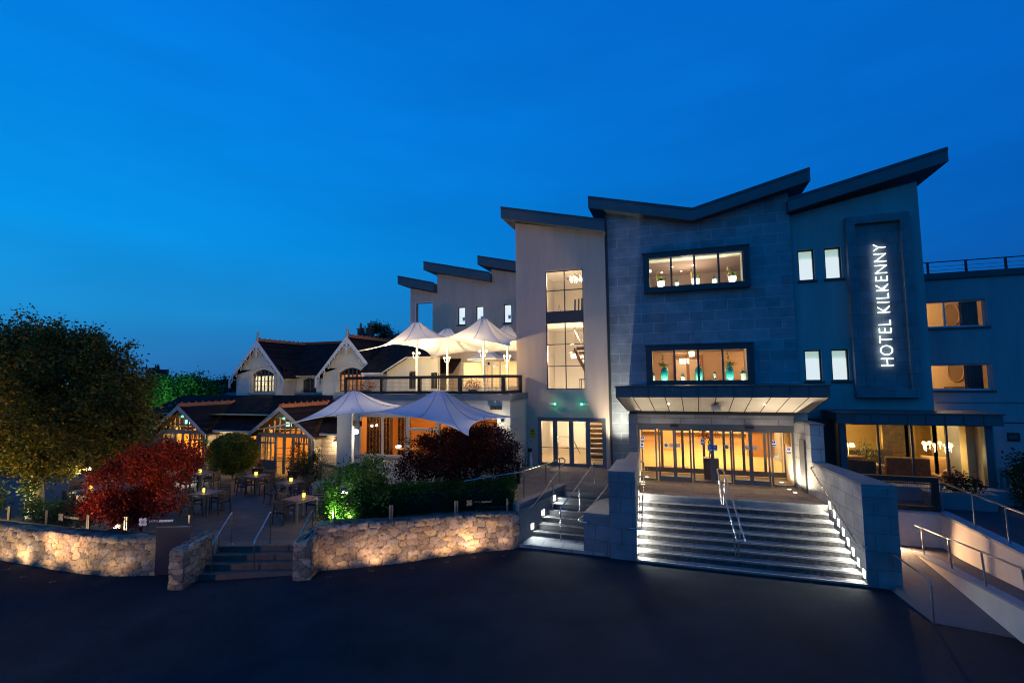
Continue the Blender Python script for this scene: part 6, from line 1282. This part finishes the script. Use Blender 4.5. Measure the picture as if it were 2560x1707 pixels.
# church tower on the skyline
t = thing("church_tower", (-290, 200, -1), "distant square church tower with corner pinnacles on the skyline", "church tower"); CH = M("church_stone", (.025, .025, .03), .9, var=.2, vscale=.3)
MB().box(-293.9, -286.0, 198, 206, -1, 13.0).build("tower", CH, t); mb = MB()
for x in (-293.9, -291.3, -288.8, -286.4): mb.box(x, x + .9, 198, 199, 13.0, 14.0)
mb.build("battlement", CH, t)
for x in (-293.7, -290.4, -289.4, -286.2): MB().lathe([(.55, 0), (.45, 1.6), (.01, 3.6)], (x, 198.4 + (4 if abs(x + 290) < 1 else 0), 12.9), 6, False).build("pinnacle", CH, t)
MB().box(-290.9, -289.0, 197.95, 197.99, 7.5, 11).build("belfry_opening", M("belfry", (.02, .02, .02), .9), t)
for x, w_, h, m_, nm in ((-52.6, 1.3, 3.75, "roof_blue", "small house with dark slate roof below the horizon trees"), (-54.2, 1.0, 3.45, "terracotta", "small house with orange roof beyond the lit tree")):
    t = thing("distant_house", (x, 45, 0), nm, "house"); MB().box(x - w_, x + w_, 45, 50, -1, 2.9).build("wall", CREAMH, t); MB().prism([(x - w_ - .2, 2.9), (x + w_ + .2, 2.9), (x + .2, h), (x - .2, h)], "Y", 44.8, 50).build("roof", TERRA if m_ == "terracotta" else M("roof_blue", (.10, .10, .13), .8), t)
for i, (x, y, z) in enumerate(((-58.6, 42, 4.0), (-55.2, 44, 4.1), (-62, 50, 5.4), (-51.9, 43, 4.2))):
    t = thing("street_lamp", (x, y, 0), ("far orange street lamp above the lit tree", "tiny white lamp left of the lit tree's top", "far orange lamp deep among the trees", "small lamp at the right edge of the lit tree")[i], "street lamp", "far street lamps"); MB().tube([(x, y, -1), (x, y, z + .3)], .05, 5).build("pole", DARKM, t); MB().ball((x, y - .5, z), .07, 6).build("lens", emit("street_glow", (1, .55, .15), 12), t); MB().beam((x, y, z + .2), (x, y - .55, z + .12), .06, .05).build("arm", DARKM, t)
# right-hand planting
t = thing("hedge", (10, 18.4, 1.2), "dark overgrown hedge at the right edge beside the lounge bay", "hedge"); leaf_mesh("foliage", clumps([(9.75, 18.2, 2.0, .75, .6, .75, 130), (10.8, 18.2, 1.95, .9, .6, .8, 130), (9.5, 17.9, 1.5, .5, .4, .35, 40)], 26, .12), .10, L_DK, t)
t = thing("planter", (7.5, 17.5, 1.2), "grey trough of red flowers in front of the lounge window", "planter"); MB().prism([(6.75, 1.21), (8.2, 1.21), (8.3, 1.66), (6.65, 1.66)], "Y", 17.3, 17.8).build("trough", M("trough_grey", (.14, .15, .16), .7), t)
leaf_mesh("leaves", clumps([(7.6, 17.55, 1.85, .42, .25, .25, 44)], 18, .08), .08, L_DK, t); leaf_mesh("blossoms", clumps([(7.35, 17.5, 2.05, .10, .08, .14, 9), (7.6, 17.5, 2.08, .10, .08, .16, 9), (7.85, 17.5, 1.98, .12, .08, .08, 6)], 14, .045), .05, leaf_mat("petal_red", (.35, .02, .02), (.55, .05, .04)), t)
t = thing("slat_fence", (9.2, 19.6, 1.2), "short pale slatted fence between the lounge bay and the hedge", "fence"); mb = MB()
for k in range(5): mb.box(9.12 + .13 * k, 9.20 + .13 * k, 19.5, 19.53, 1.2, 2.1)
mb.build("slats", M("pale_wood", (.36, .30, .25), .8), t)
# ================================================================== TERRACE FURNITURE, GLASS PANELS, OBJECTS INDOORS
# ---- glass wind panels on the walls
STEEL = M("panel_frame", (.17, .165, .155), .35, .85)
GLASSP = glass_mat("panel_glass", (.90, .94, .93), .9)
ETCH = M("etched_white", (.72, .70, .66), .6)
def glass_panel(p, q, z, label, group, h=1.0, side=.5, logo=None, zq=None):
    p, q = Vector((*p, z)), Vector((*q, z if zq is None else zq)); d = q - p; u = d.normalized(); L = d.length
    t = thing("glass_barrier", p, label, "glass panel", group)
    for a in (p + u * .03, q - u * .03): MB().beam(a + Vector((0, 0, -.06)), a + Vector((0, 0, side - .04)), .055, .04, up=(0, 1, 0)).build("post", STEEL, t)
    MB().beam(p + u * .06, q - u * .06, .04, .06).build("bottom_rail", STEEL, t)
    n_ = 16; vs = []
    for k in range(n_ + 1):
        s = k / n_; a = p + u * (.05 + (L - .1) * s); hh = side - .06 + (h - side) * math.sin(math.pi * s) ** .45; vs += [(a.x, a.y, a.z + .02), (a.x, a.y, a.z + hh)]
    MB().add(vs, [(2 * k, 2 * k + 2, 2 * k + 3, 2 * k + 1) for k in range(n_)]).build("pane", GLASSP, t)
    if logo:
        s0, size, bright = logo; m_ = ETCH if bright else M("etched_dim", (.07, .07, .07), .7)
        c = p + u * (L * s0) + Vector((0, 0, .30)); nrm = Vector((u.y, -u.x, 0)); ang = math.atan2(u.y, u.x)
        mb = MB()
        def disc(mb, cc, r, off, n2=16): mb.add([tuple(cc + u * r * math.cos(6.2832 * i / n2) + Vector((0, 0, r * math.sin(6.2832 * i / n2))) + nrm * off) for i in range(n2)], [tuple(range(n2))])
        for sx in (-1, 1):
            for sz in (-1, 1): disc(mb, c + u * size * .5 * sx + Vector((0, 0, size * .5 * sz)), size * .5, .004 + .0004 * (sx + 2 * sz))
        mb.add([tuple(c + u * a * size * .75 + Vector((0, 0, b * size * .75)) + nrm * .006) for a, b in ((-1, -1), (1, -1), (1, 1), (-1, 1))], [(0, 1, 2, 3)])
        m2 = MB(); disc(m2, c, size * .42, .009); m3 = MB(); disc(m3, c, size * .27, .0105); m4 = MB(); disc(m4, c, size * .13, .012)
        o = mb.build("emblem", m_, t); m2.build("emblem_ring", M("emblem_dark", (.10, .09, .08), .7), o); m3.build("emblem_centre", m_, o); m4.build("emblem_dot", M("emblem_dark", (.10, .09, .08), .7), o)
        for txt, off, wd, bd in (("HOTEL", size * 1.5, size * 2.3, .0), ("KILKENNY", size * 4.0, size * 3.5, .006)):
            b = c + u * off + Vector((0, 0, -size * .10)) + nrm * .006; text_obj(txt, b, size * .70, m_, t, rot=(R(90), 0, ang), width=wd, ext=.001, bold=bd)
    return t
GP = [(-22.3, 9.72), (-20.47, 9.80), (-18.64, 9.84), (-16.78, 9.88), (-15.42, 10.05), (-13.75, 10.75)]
GLB = ["leftmost glass panel on the curved wall at the picture's edge", "arched glass panel on the curved wall in front of the lit trunk", "glass panel with dim hotel emblem on the curved wall", "glass panel under the red maple's crown on the curved wall", "glass panel lettered HOTEL KILKENNY at the end of the curved wall"]
for i in range(5): glass_panel(GP[i], GP[i + 1], .66, GLB[i], "glass panels on the curved stone wall", logo=(.34, .11, False) if i == 2 else (.26, .115, True) if i == 4 else None)
def off_mw(s):
    P2 = [Vector(p) for p in MW]; seg = [0]
    for a, b in zip(P2, P2[1:]): seg.append(seg[-1] + (b - a).length)
    for i in range(len(P2) - 1):
        if seg[i] <= s <= seg[i + 1] + 1e-6:
            a, b = P2[i], P2[i + 1]; d = (b - a).normalized(); p = a.lerp(b, (s - seg[i]) / (seg[i + 1] - seg[i])); return (p.x - d.y * .14, p.y + d.x * .14)
ss = [.45, 2.1, 4.0, 5.55]
STEEL_, STEEL = STEEL, M("panel_frame_blue", (.16, .17, .19), .4, .8)
for i, lb in enumerate(("glass panel in front of the brightly lit shrub on the long wall", "glass panel before the middle of the hedge on the long wall", "glass panel with faint emblem at the right of the long wall")):
    glass_panel(off_mw(ss[i]), off_mw(ss[i + 1]), 1.04, lb, "glass panels on the long hedge wall", .62, .42, (.25, .09, False) if i == 2 else None)
# ---- slatted chairs, tables and candle lanterns
CHM = M("chair_metal", (.06, .062, .066), .4, .7); CHW = M("chair_slat", (.055, .04, .032), .55, var=.2); TBW = M("table_slat", (.20, .105, .05), .5, var=.2, vscale=4, stretch=(1, 8, 1)); TBM = M("table_metal", (.30, .29, .27), .4, .7)
def make_chair(label, group):
    t = thing("terrace_chair", (0, 0, 0), label, "chair", group); mb = MB()
    for k in range(5): mb.box(-.22, .22, -.21 + .086 * k, -.21 + .086 * k + .07, .425, .445)
    mb.build("seat", CHW, t, True); mb = MB()
    for k in range(4): mb.box(-.21, .21, .215 + .012 * k, .232 + .012 * k, .52 + .085 * k, .585 + .085 * k)
    mb.box(-.245, -.212, .20, .225, .42, .84).box(.212, .245, .20, .225, .42, .84).build("backrest", CHW, t, True)
    for s in (-1, 1):
        MB().box(s * .245 - .02, s * .245 + .02, -.23, .22, .64, .665).build("armrest", CHW, t, True)
        MB().beam((s * .24, -.215, 0), (s * .24, -.215, .638), .03, .03).build("leg", CHM, t, True); MB().beam((s * .24, .27, 0), (s * .24, .21, .638), .03, .03).build("leg", CHM, t, True)
    MB().box(-.23, .23, -.225, -.2, .38, .42).box(-.23, .23, .2, .225, .38, .42).box(-.02, .02, -.2, .2, .385, .415).build("seat_frame", CHM, t, True)
    return t
def make_table(label, group):
    t = thing("terrace_table", (0, 0, 0), label, "table", group); mb = MB()
    for k in range(8): mb.box(-.42, .42, -.42 + .106 * k, -.42 + .106 * k + .098, .715, .74)
    mb.build("top", TBW, t, True); ap = MB().bezel(-.43, .43, -.43, .43, 0, .05, .04).build("apron", TBM, t, True)
    ap.data.transform(Matrix(((1, 0, 0, 0), (0, 0, 1, 0), (0, 1, 0, .66), (0, 0, 0, 1))))
    for a in (-1, 1):
        for b in (-1, 1): MB().box(a * .395 - .03, a * .395 + .03, b * .395 - .03, b * .395 + .03, 0, .66).build("leg", TBM, t, True)
    return t
def make_lantern(label, group):
    t = thing("candle_lantern", (0, 0, 0), label, "lantern", group)
    MB().box(-.06, .06, -.06, .06, 0, .015).build("base", DARKM, t, True); mb = MB()
    for a in (-1, 1):
        for b in (-1, 1): mb.box(a * .055 - .005, a * .055 + .005, b * .055 - .005, b * .055 + .005, .015, .20)
    mb.lathe([(.08, .20), (.03, .25), (.02, .27)], (0, 0, 0), 4, False).tube([(-.03, 0, .27), (-.035, 0, .31), (0, 0, .345), (.035, 0, .31), (.03, 0, .27)], .004, 5, False).build("frame", DARKM, t, True)
    MB().lathe([(.036, .015), (.036, .15), (.01, .155)], (0, 0, 0), 12).build("candle", emit("candle_glow", (1, .72, .06), 6.5), t, True)
    MB().box(-.05, .05, -.05, .05, .02, .195).build("glass", GLASS2, t, True)
    return t
TABLES = [(-17.0, 13.9, 8, "front left table", "NFLR"), (-12.9, 14.2, -12, "front right table", "NLF"), (-15.5, 16.5, -15, "table in the middle of the terrace", "NLFR"), (-18.1, 17.2, 5, "table before the topiary ball", "NLFR"), (-21.1, 16.9, 10, "table left of the topiary ball", "NFLR"), (-18.6, 13.4, 20, "table half hidden behind the red maple", "NL"), (-24.4, 14.6, 0, "far left table under the big tree", "RNF"), (-21.9, 12.9, 5, "lit table beside the terrace lamp post", "LNF")]
SIDE = {"N": ((0, -.62), 180, "near side"), "F": ((0, .62), 0, "far side"), "L": ((-.62, 0), 90, "left side"), "R": ((.62, 0), -90, "right side")}
ch0 = tb0 = ln0 = None; rg = random.Random(4)
for ti, (x, y, a, nm, sides) in enumerate(TABLES):
    z = zt_(y) + .002
    o = make_table("", "terrace tables") if tb0 is None else copy_tree(tb0); tb0 = tb0 or o
    o.location = (x, y, z); o.rotation_euler.z = R(a); o["label"] = "slatted wooden terrace table, the " + nm
    o = make_lantern("", "candle lanterns on the tables") if ln0 is None else copy_tree(ln0); ln0 = ln0 or o
    lx, ly = x + rg.uniform(-.1, .1), y + rg.uniform(-.1, .1); o.location = (lx, ly, z + .742); o.rotation_euler.z = R(rg.uniform(0, 80)); o["label"] = "yellow candle lantern standing on the " + nm
    point((lx, ly - .10, z + 1.12), 1.2, (1, .6, .12), .04)
    for s in sides:
        (dx, dy), rz, sn = SIDE[s]; jit = rg.uniform(-18, 18); off = Matrix.Rotation(R(a), 2) @ Vector((dx * rg.uniform(.9, 1.2), dy * rg.uniform(.9, 1.2)))
        o = make_chair("", "terrace chairs") if ch0 is None else copy_tree(ch0); ch0 = ch0 or o
        o.location = (x + off.x, y + off.y, z); o.rotation_euler.z = R(a + rz + jit); o["label"] = f"dark slatted armchair on the {sn} of the {nm}"
# odd bright aluminium chair near the trunk
o = copy_tree(ch0); o.location = (-20.9, 10.75, .202); o.rotation_euler.z = R(100); o["label"] = "pale lit armchair between the trunk and the glass panel"
# ---- lamp post with caution board
t = thing("lamp_post", (-20.15, 11.8, .19), "dark terrace lamp post with a small glaring lamp on top", "lamp post"); MB().tube([(-20.15, 11.8, .19), (-20.15, 11.8, 1.86)], .035, 10).lathe([(.10, 0), (.10, .02)], (-20.15, 11.8, .19), 12).build("post", DARKM, t); MB().ball((-20.15, 11.78, 1.95), .075, 10).build("lamp", emit("globe_glow", (1, .86, .60), 9), t); point((-20.1, 11.55, 1.98), 50, (1, .82, .55), .06)
t = thing("caution_sign", (-19.85, 11.45, .3), "cream CAUTION board half covered by the red maple leaves", "sign"); BRD = M("board_cream", (.62, .50, .36), .6)
box(-20.10, -19.62, 11.42, 11.45, .62, 1.12).build("board", BRD, t); text_obj("CAUTION", (-20.05, 11.417, .84), .12, BLKP, t, width=.38, bold=.004); box(-20.0, -19.75, 11.415, 11.419, .98, 1.07).build("symbol", BLKP, t); MB().tube([(-19.86, 11.47, .15), (-19.86, 11.47, 1.1)], .02, 6).build("post", DARKM, t)
for k in range(2): topmesh(box(-19.6 + .42 * k, -19.35 + .42 * k, 10.9, 10.92, .25, .62), "notice_card", M("card_white", (.10, .095, .09), .6), ("left" if k == 0 else "right") + " white notice card leaning behind the glass under the maple", "card", "white notice cards")
# ---- mesh fences and steps by the bar
mesh_fence([(-14.6, 17.2), (-13.1, 16.6), (-12.0, 17.2)], .55, 1.55, "dark brown framed mesh fence left of the bar steps", .10, .10, mat=M("brown_frame", (.045, .028, .02), .6))
mesh_fence([(-6.45, 17.5), (-5.75, 17.35)], 1.15, 1.95, "short black mesh balustrade between purple maple and bar corner", .12, .11)
bs = thing("bar_steps", (-10.8, 16.5, .2), "pale stone steps and platform leading to the bar", "steps"); PS = M("pale_step", (.32, .29, .25), .75, var=.2)
box(-14.2, -6.2, 16.3, 17.8, .0, .92).build("platform", PS, bs)
for k in range(4): box(-11.9, -9.6, 16.3 - .3 * (k + 1), 16.3 - .3 * k + .02, .0, .92 - .17 * (k + 1)).build("step", PS, bs)
for i, x in enumerate((-11.45, -11.05)):
    rail("handrail", [arc3([(x, 15.0, .25), (x, 15.0, 1.02), (x, 16.5, 1.85), (x, 16.7, 1.85)], .08)], [((x, 15.75, .6), (x, 15.75, 1.43)), ((x, 16.6, .92), (x, 16.6, 1.84))], ("left" if i == 0 else "right") + " handrail on the pale bar steps behind the shrub")
for x, nm in ((-11.75, "left"), (-9.75, "right")):
    t = thing("spot_light", (x, 15.2, .95), f"small white spotlight at the {nm} of the bar steps", "spotlight", "spotlights at the bar steps"); MB().box(x - .14, x + .14, 15.18, 15.26, .88, 1.0).build("body", DARKM, t)
    for s in (-1, 1): MB().ball((x + .07 * s, 15.16, .94), .05, 8).build("lens", emit("flood_white", (1, .93, .8), 26), t)
    MB().tube([(x, 15.22, .18), (x, 15.22, .9)], .02, 6).build("post", DARKM, t); point((x, 15.02, .98), 9, (1, .92, .7), .05)
# ---- vestibule planter tree
t = thing("planter_tree", (1.0, 18.9, 1.4), "small red-leaved tree in a tall wooden planter behind the door glass", "potted tree"); MB().box(.74, 1.24, 18.75, 19.15, 1.41, 2.14).build("planter", M("planter_wood", (.22, .13, .07), .6, var=.25, vscale=5), t)
mb = MB()
for s in (0, 2.1, 4.2): mb.tube([(1.0 + .06 * math.cos(s + q * .9), 18.95 + .06 * math.sin(s + q * .9), 2.1 + .1 * q) for q in range(9)], .02, 6)
mb.build("trunk", BARK, t); leaf_mesh("crown", clumps([(1.0, 18.95, 3.05, .34, .3, .28, 40)], 14, .07), .06, leaf_mat("leaf_rust", (.16, .03, .012), (.36, .12, .03)), t)
t = thing("hall_lantern", (1.05, 20.0, 3.1), "bright round pendant lamp behind the planter tree", "lamp"); MB().ball((1.02, 20.6, 3.02), .13, 12).build("globe", emit("hall_globe", (1, .85, .5), 6), t); MB().tube([(1.02, 20.6, 3.15), (1.02, 20.6, 4.14)], .01, 5).build("cord", DARKM, t); point((1.02, 20.35, 2.9), 20, (1, .75, .35), .1)
# ---- bay window displays
CER = M("white_ceramic", (.75, .73, .62), .5, bump=.8, bscale=24); TEAL = M("teal_glaze", (.02, .22, .20), .18, var=.5, vscale=5); LGL = M("lantern_glass", (.30, .42, .38), .15)
STRAW = leaf_mat("straw", (.35, .24, .08), (.55, .42, .18), .7); LEAFV = leaf_mat("leaf_vase", (.10, .20, .03), (.35, .42, .08), .4)
z0 = 8.60
for x, nm in ((-.55, "left"), (.77, "middle"), (2.12, "right")):
    t = thing("ceramic_pot", (x, 20.4, z0), f"white ribbed pot of dried grasses in the upper bay window, {nm} one", "plant pot", "white pots in the upper bay window"); MB().lathe([(.11, 0), (.15, .36), (.155, .37), (.12, .37)], (x, 20.4, z0 - .06), 18).build("pot", CER, t)
    leaf_mesh("dried_grass", np.array([(x - .12 + .03 * rng.normal(), 20.42 + .03 * rng.normal(), z0 + .34 + .38 * rng.random()) for _ in range(60)]), .12, STRAW, t, -1.6, .25); leaf_mesh("leaves", np.array([(x + .04 + .07 * rng.normal(), 20.4 + .06 * rng.normal(), z0 + .38 + .08 * rng.random()) for _ in range(50)]), .09, LEAFV, t)
def glass_lantern(x, zb, h, label, group):
    t = thing("glass_lantern", (x, 20.4, zb), label, "lantern", group); w_ = h * .17
    MB().box(x - w_, x + w_, 20.4 - w_, 20.4 + w_, zb, zb + .025).box(x - w_, x + w_, 20.4 - w_, 20.4 + w_, zb + h * .6, zb + h * .64).lathe([(w_ * 1.2, h * .64), (w_ * .4, h * .8), (.01, h * .84)], (x, 20.4, zb), 4, False).tube([(x - .03, 20.4, zb + h * .84), (x - .04, 20.4, zb + h * .92), (x, 20.4, zb + h), (x + .04, 20.4, zb + h * .92), (x + .03, 20.4, zb + h * .84)], .006, 5, False).build("frame", M("verdigris", (.08, .14, .13), .5, .5), t)
    MB().box(x - w_ * .85, x + w_ * .85, 20.4 - w_ * .85, 20.4 + w_ * .85, zb + .026, zb + h * .598).build("body_glass", LGL, t); MB().lathe([(.03, 0), (.03, h * .3)], (x, 20.4 - w_ - .01, zb + .03), 8).build("candle", CER, t)
glass_lantern(.07, z0 - .06, .46, "glass lantern in the upper bay window between the left and middle pots", "lanterns in the bay windows"); glass_lantern(1.46, z0 - .06, .50, "glass lantern in the upper bay window between the middle and right pots", "lanterns in the bay windows")
z0 = 4.80
for x, nm, fl in ((-.53, "left, with white flowers", 1), (.76, "middle, without flowers", 0), (1.87, "right, with green flowers", 1)):
    t = thing("teal_vase", (x, 20.4, z0), f"tall teal glazed vase in the lower bay window, {nm}", "vase", "teal vases in the lower bay window"); MB().lathe([(.08, 0), (.14, .12), (.155, .32), (.13, .52), (.07, .62), (.075, .64)], (x, 20.4, z0), 20).build("body", TEAL, t)
    if fl: leaf_mesh("blossoms", np.array([(x + .10 * rng.normal(), 20.4 + .06 * rng.normal(), z0 + .66 + .12 * rng.random()) for _ in range(50)] + [(x - .05 + .02 * rng.normal(), 20.4, z0 + .7 + .45 * rng.random()) for _ in range(26)]), .10, LEAFV, t)
for x, h, nm in ((-.98, .50, "far left"), (.16, .42, "between the left and middle vases"), (2.34, .56, "far right")): glass_lantern(x, z0, h, "glass lantern in the lower bay window, " + nm, "lanterns in the bay windows")
t = thing("bronze_dish", (1.33, 20.4, z0), "wide bronze dish on a foot in the lower bay window", "dish"); MB().lathe([(.08, 0), (.03, .05), (.20, .10), (.23, .12)], (1.33, 20.4, z0), 20).build("bowl", M("bronze", (.10, .06, .03), .4, .8), t); glass_lantern(1.33, z0 + .122, .36, "small lantern standing in the bronze dish", "lanterns in the bay windows")
t = thing("exit_sign", (-1.0, 20.55, 9.45), "green exit sign inside the upper bay window", "exit sign"); box(-1.18, -.92, 20.75, 20.79, 9.40, 9.52).build("sign_face", emit("exit_glow2", (.5, 1, .85), 1.2), t); MB().tube([(-1.05, 20.77, 9.52), (-1.05, 20.77, 9.7)], .008, 5).build("stem", DARKM, t)
for x, z, zc, nm in ((.23, 5.72, 6.49, "large"), (.55, 6.02, 6.49, "small")):
    t = thing("chandelier", (x, 22.2, z), f"{nm} crystal chandelier in the lower bay room", "chandelier", "chandeliers in the lower bay room"); mb = MB()
    for k in range(14): a = k * 2.4; r = (.22 if nm == "large" else .12) * (.4 + .6 * ((k * .37) % 1)); mb.tube([(x + r * math.cos(a), 22.2 + r * math.sin(a), z + .1), (x + r * math.cos(a), 22.2 + r * math.sin(a), z - .12)], [.025, .01], 5)
    mb.build("crystal", CRYST, t); MB().tube([(x, 22.2, z), (x, 22.2, zc)], .008, 5).build("chain", BRASS, t)
# ---- lounge furniture
FL = 1.2
t = thing("console_table", (5.75, 21.0, FL), "dark console table at the left of the lounge", "table"); box(5.35, 6.2, 20.9, 21.3, 1.2, 2.05).build("body", WOODD, t); box(5.3, 6.25, 20.85, 21.35, 2.05, 2.10).build("top", WOODD, t)
t = thing("table_lamp", (5.8, 21.05, 2.1), "twin shaded table lamp glowing on the console table", "lamp"); MB().lathe([(.09, 0), (.02, .03), (.015, .35)], (5.8, 21.05, 2.1), 12).build("stem", BRASS, t)
for s in (-1, 1): MB().lathe([(.11, 0), (.07, .13)], (5.8 + .10 * s, 21.0, 2.43), 14).build("shade", emit("shade_glow", (1, .66, .25), 2.2), t)
point((5.8, 20.75, 2.40), 16, (1, .72, .35), .05)
t = thing("potted_plant", (6.35, 21.0, FL), "leafy white-flowered plant beside the console table", "plant"); MB().lathe([(.15, 0), (.19, .7)], (6.4, 21.1, FL), 12).build("pot", WOODD, t); leaf_mesh("leaves", clumps([(6.4, 21.1, 2.3, .28, .2, .32, 26)], 12, .08), .09, leaf_mat("leaf_lounge", (.08, .10, .02), (.4, .36, .16)), t)
t = thing("wall_painting", (7.6, 23.9, 2.6), "large dark framed painting on the lounge wall", "picture"); MB().bezel(7.3, 8.4, 1.95, 3.4, 22.5, 22.56, .06).build("frame", BRASS, t); box(7.36, 8.34, 22.53, 22.55, 2.01, 3.34).build("canvas", M("canvas_dark", (.10, .06, .025), .5, var=.9, vscale=5), t); box(7.28, 8.42, 22.56, 22.9, 1.2, 3.5).build("chimney_breast", LWL, t)
def armchair(x, y, rz, mat, label, w_=.8, name="armchair", cat="armchair"):
    t = thing(name, (x, y, FL), label, cat, None, R(rz)); h = w_ / 2
    def rb(x0, x1, y0, y1, z0, z1, nm): 
        o = MB().box(x0, x1, y0, y1, z0, z1).build(nm, mat, t, True); b = o.modifiers.new("bevel", "BEVEL"); b.width = .06; b.segments = 3; return o
    rb(-h + .13, h - .13, -.35, .25, .12, .46, "seat"); rb(-h, h, .22, .40, .10, 1.0, "backrest"); rb(-h, -h + .15, -.36, .25, .10, .64, "armrest"); rb(h - .15, h, -.36, .25, .10, .64, "armrest")
    for a in (-1, 1):
        for b in (-1, 1): MB().box(a * (h - .08) - .02, a * (h - .08) + .02, b * .3 - .02, b * .3 + .02, 0, .12).build("leg", WOODD, t, True)
UPH = M("upholstery_floral", (.15, .075, .035), .85, var=.5, vscale=9); UPT = M("upholstery_tan", (.36, .20, .08), .85, var=.2, vscale=6); UPD = M("upholstery_dark", (.05, .035, .025), .8)
armchair(8.15, 20.6, -30, UPT, "high-backed tan armchair near the lounge chandelier"); armchair(7.35, 20.7, 175, UPH, "patterned sofa with its back to the lounge window", 1.25, "sofa", "sofa"); armchair(6.75, 21.8, 10, UPD, "dark leather sofa under the lounge painting", 1.7, "sofa", "sofa"); armchair(5.75, 19.7, 160, UPH, "low patterned armchair at the left end of the lounge window", .9)
t = thing("coffee_table", (5.9, 20.35, FL), "pale marble-topped table at the left of the lounge", "table"); box(5.4, 6.5, 20.0, 20.6, FL + .68, FL + .74).build("top", M("marble", (.62, .52, .38), .2), t); box(5.85, 6.05, 20.2, 20.4, FL, FL + .68).build("leg", WOODD, t)
t = thing("chandelier", (8.35, 20.75, 2.6), "eight-armed glass chandelier with small shades in the lounge", "chandelier"); ar = MB(); bl_ = MB(); sh = MB(); cr = MB()
for k in range(8):
    a = k * .7854 + .2; x, y = 8.35 + .36 * math.cos(a), 20.75 + .36 * math.sin(a); ar.tube([(8.35, 20.75, 2.50), ((8.35 + x) / 2, (20.75 + y) / 2, 2.42), (x, y, 2.52)], .012, 6); bl_.ball((x, y, 2.56), .028, 8); sh.lathe([(.07, .03), (.045, .12)], (x, y, 2.57), 10); cr.tube([(x, y, 2.50), (x, y, 2.38)], [.02, .006], 5)
ar.tube([(8.35, 20.75, 2.42), (8.35, 20.75, 3.54)], .02, 8).build("frame", BRASS, t); bl_.build("bulb", BULB, t); sh.build("shade", emit("shade_glow2", (1, .70, .34), 1.4), t); cr.build("crystal", CRYST, t)
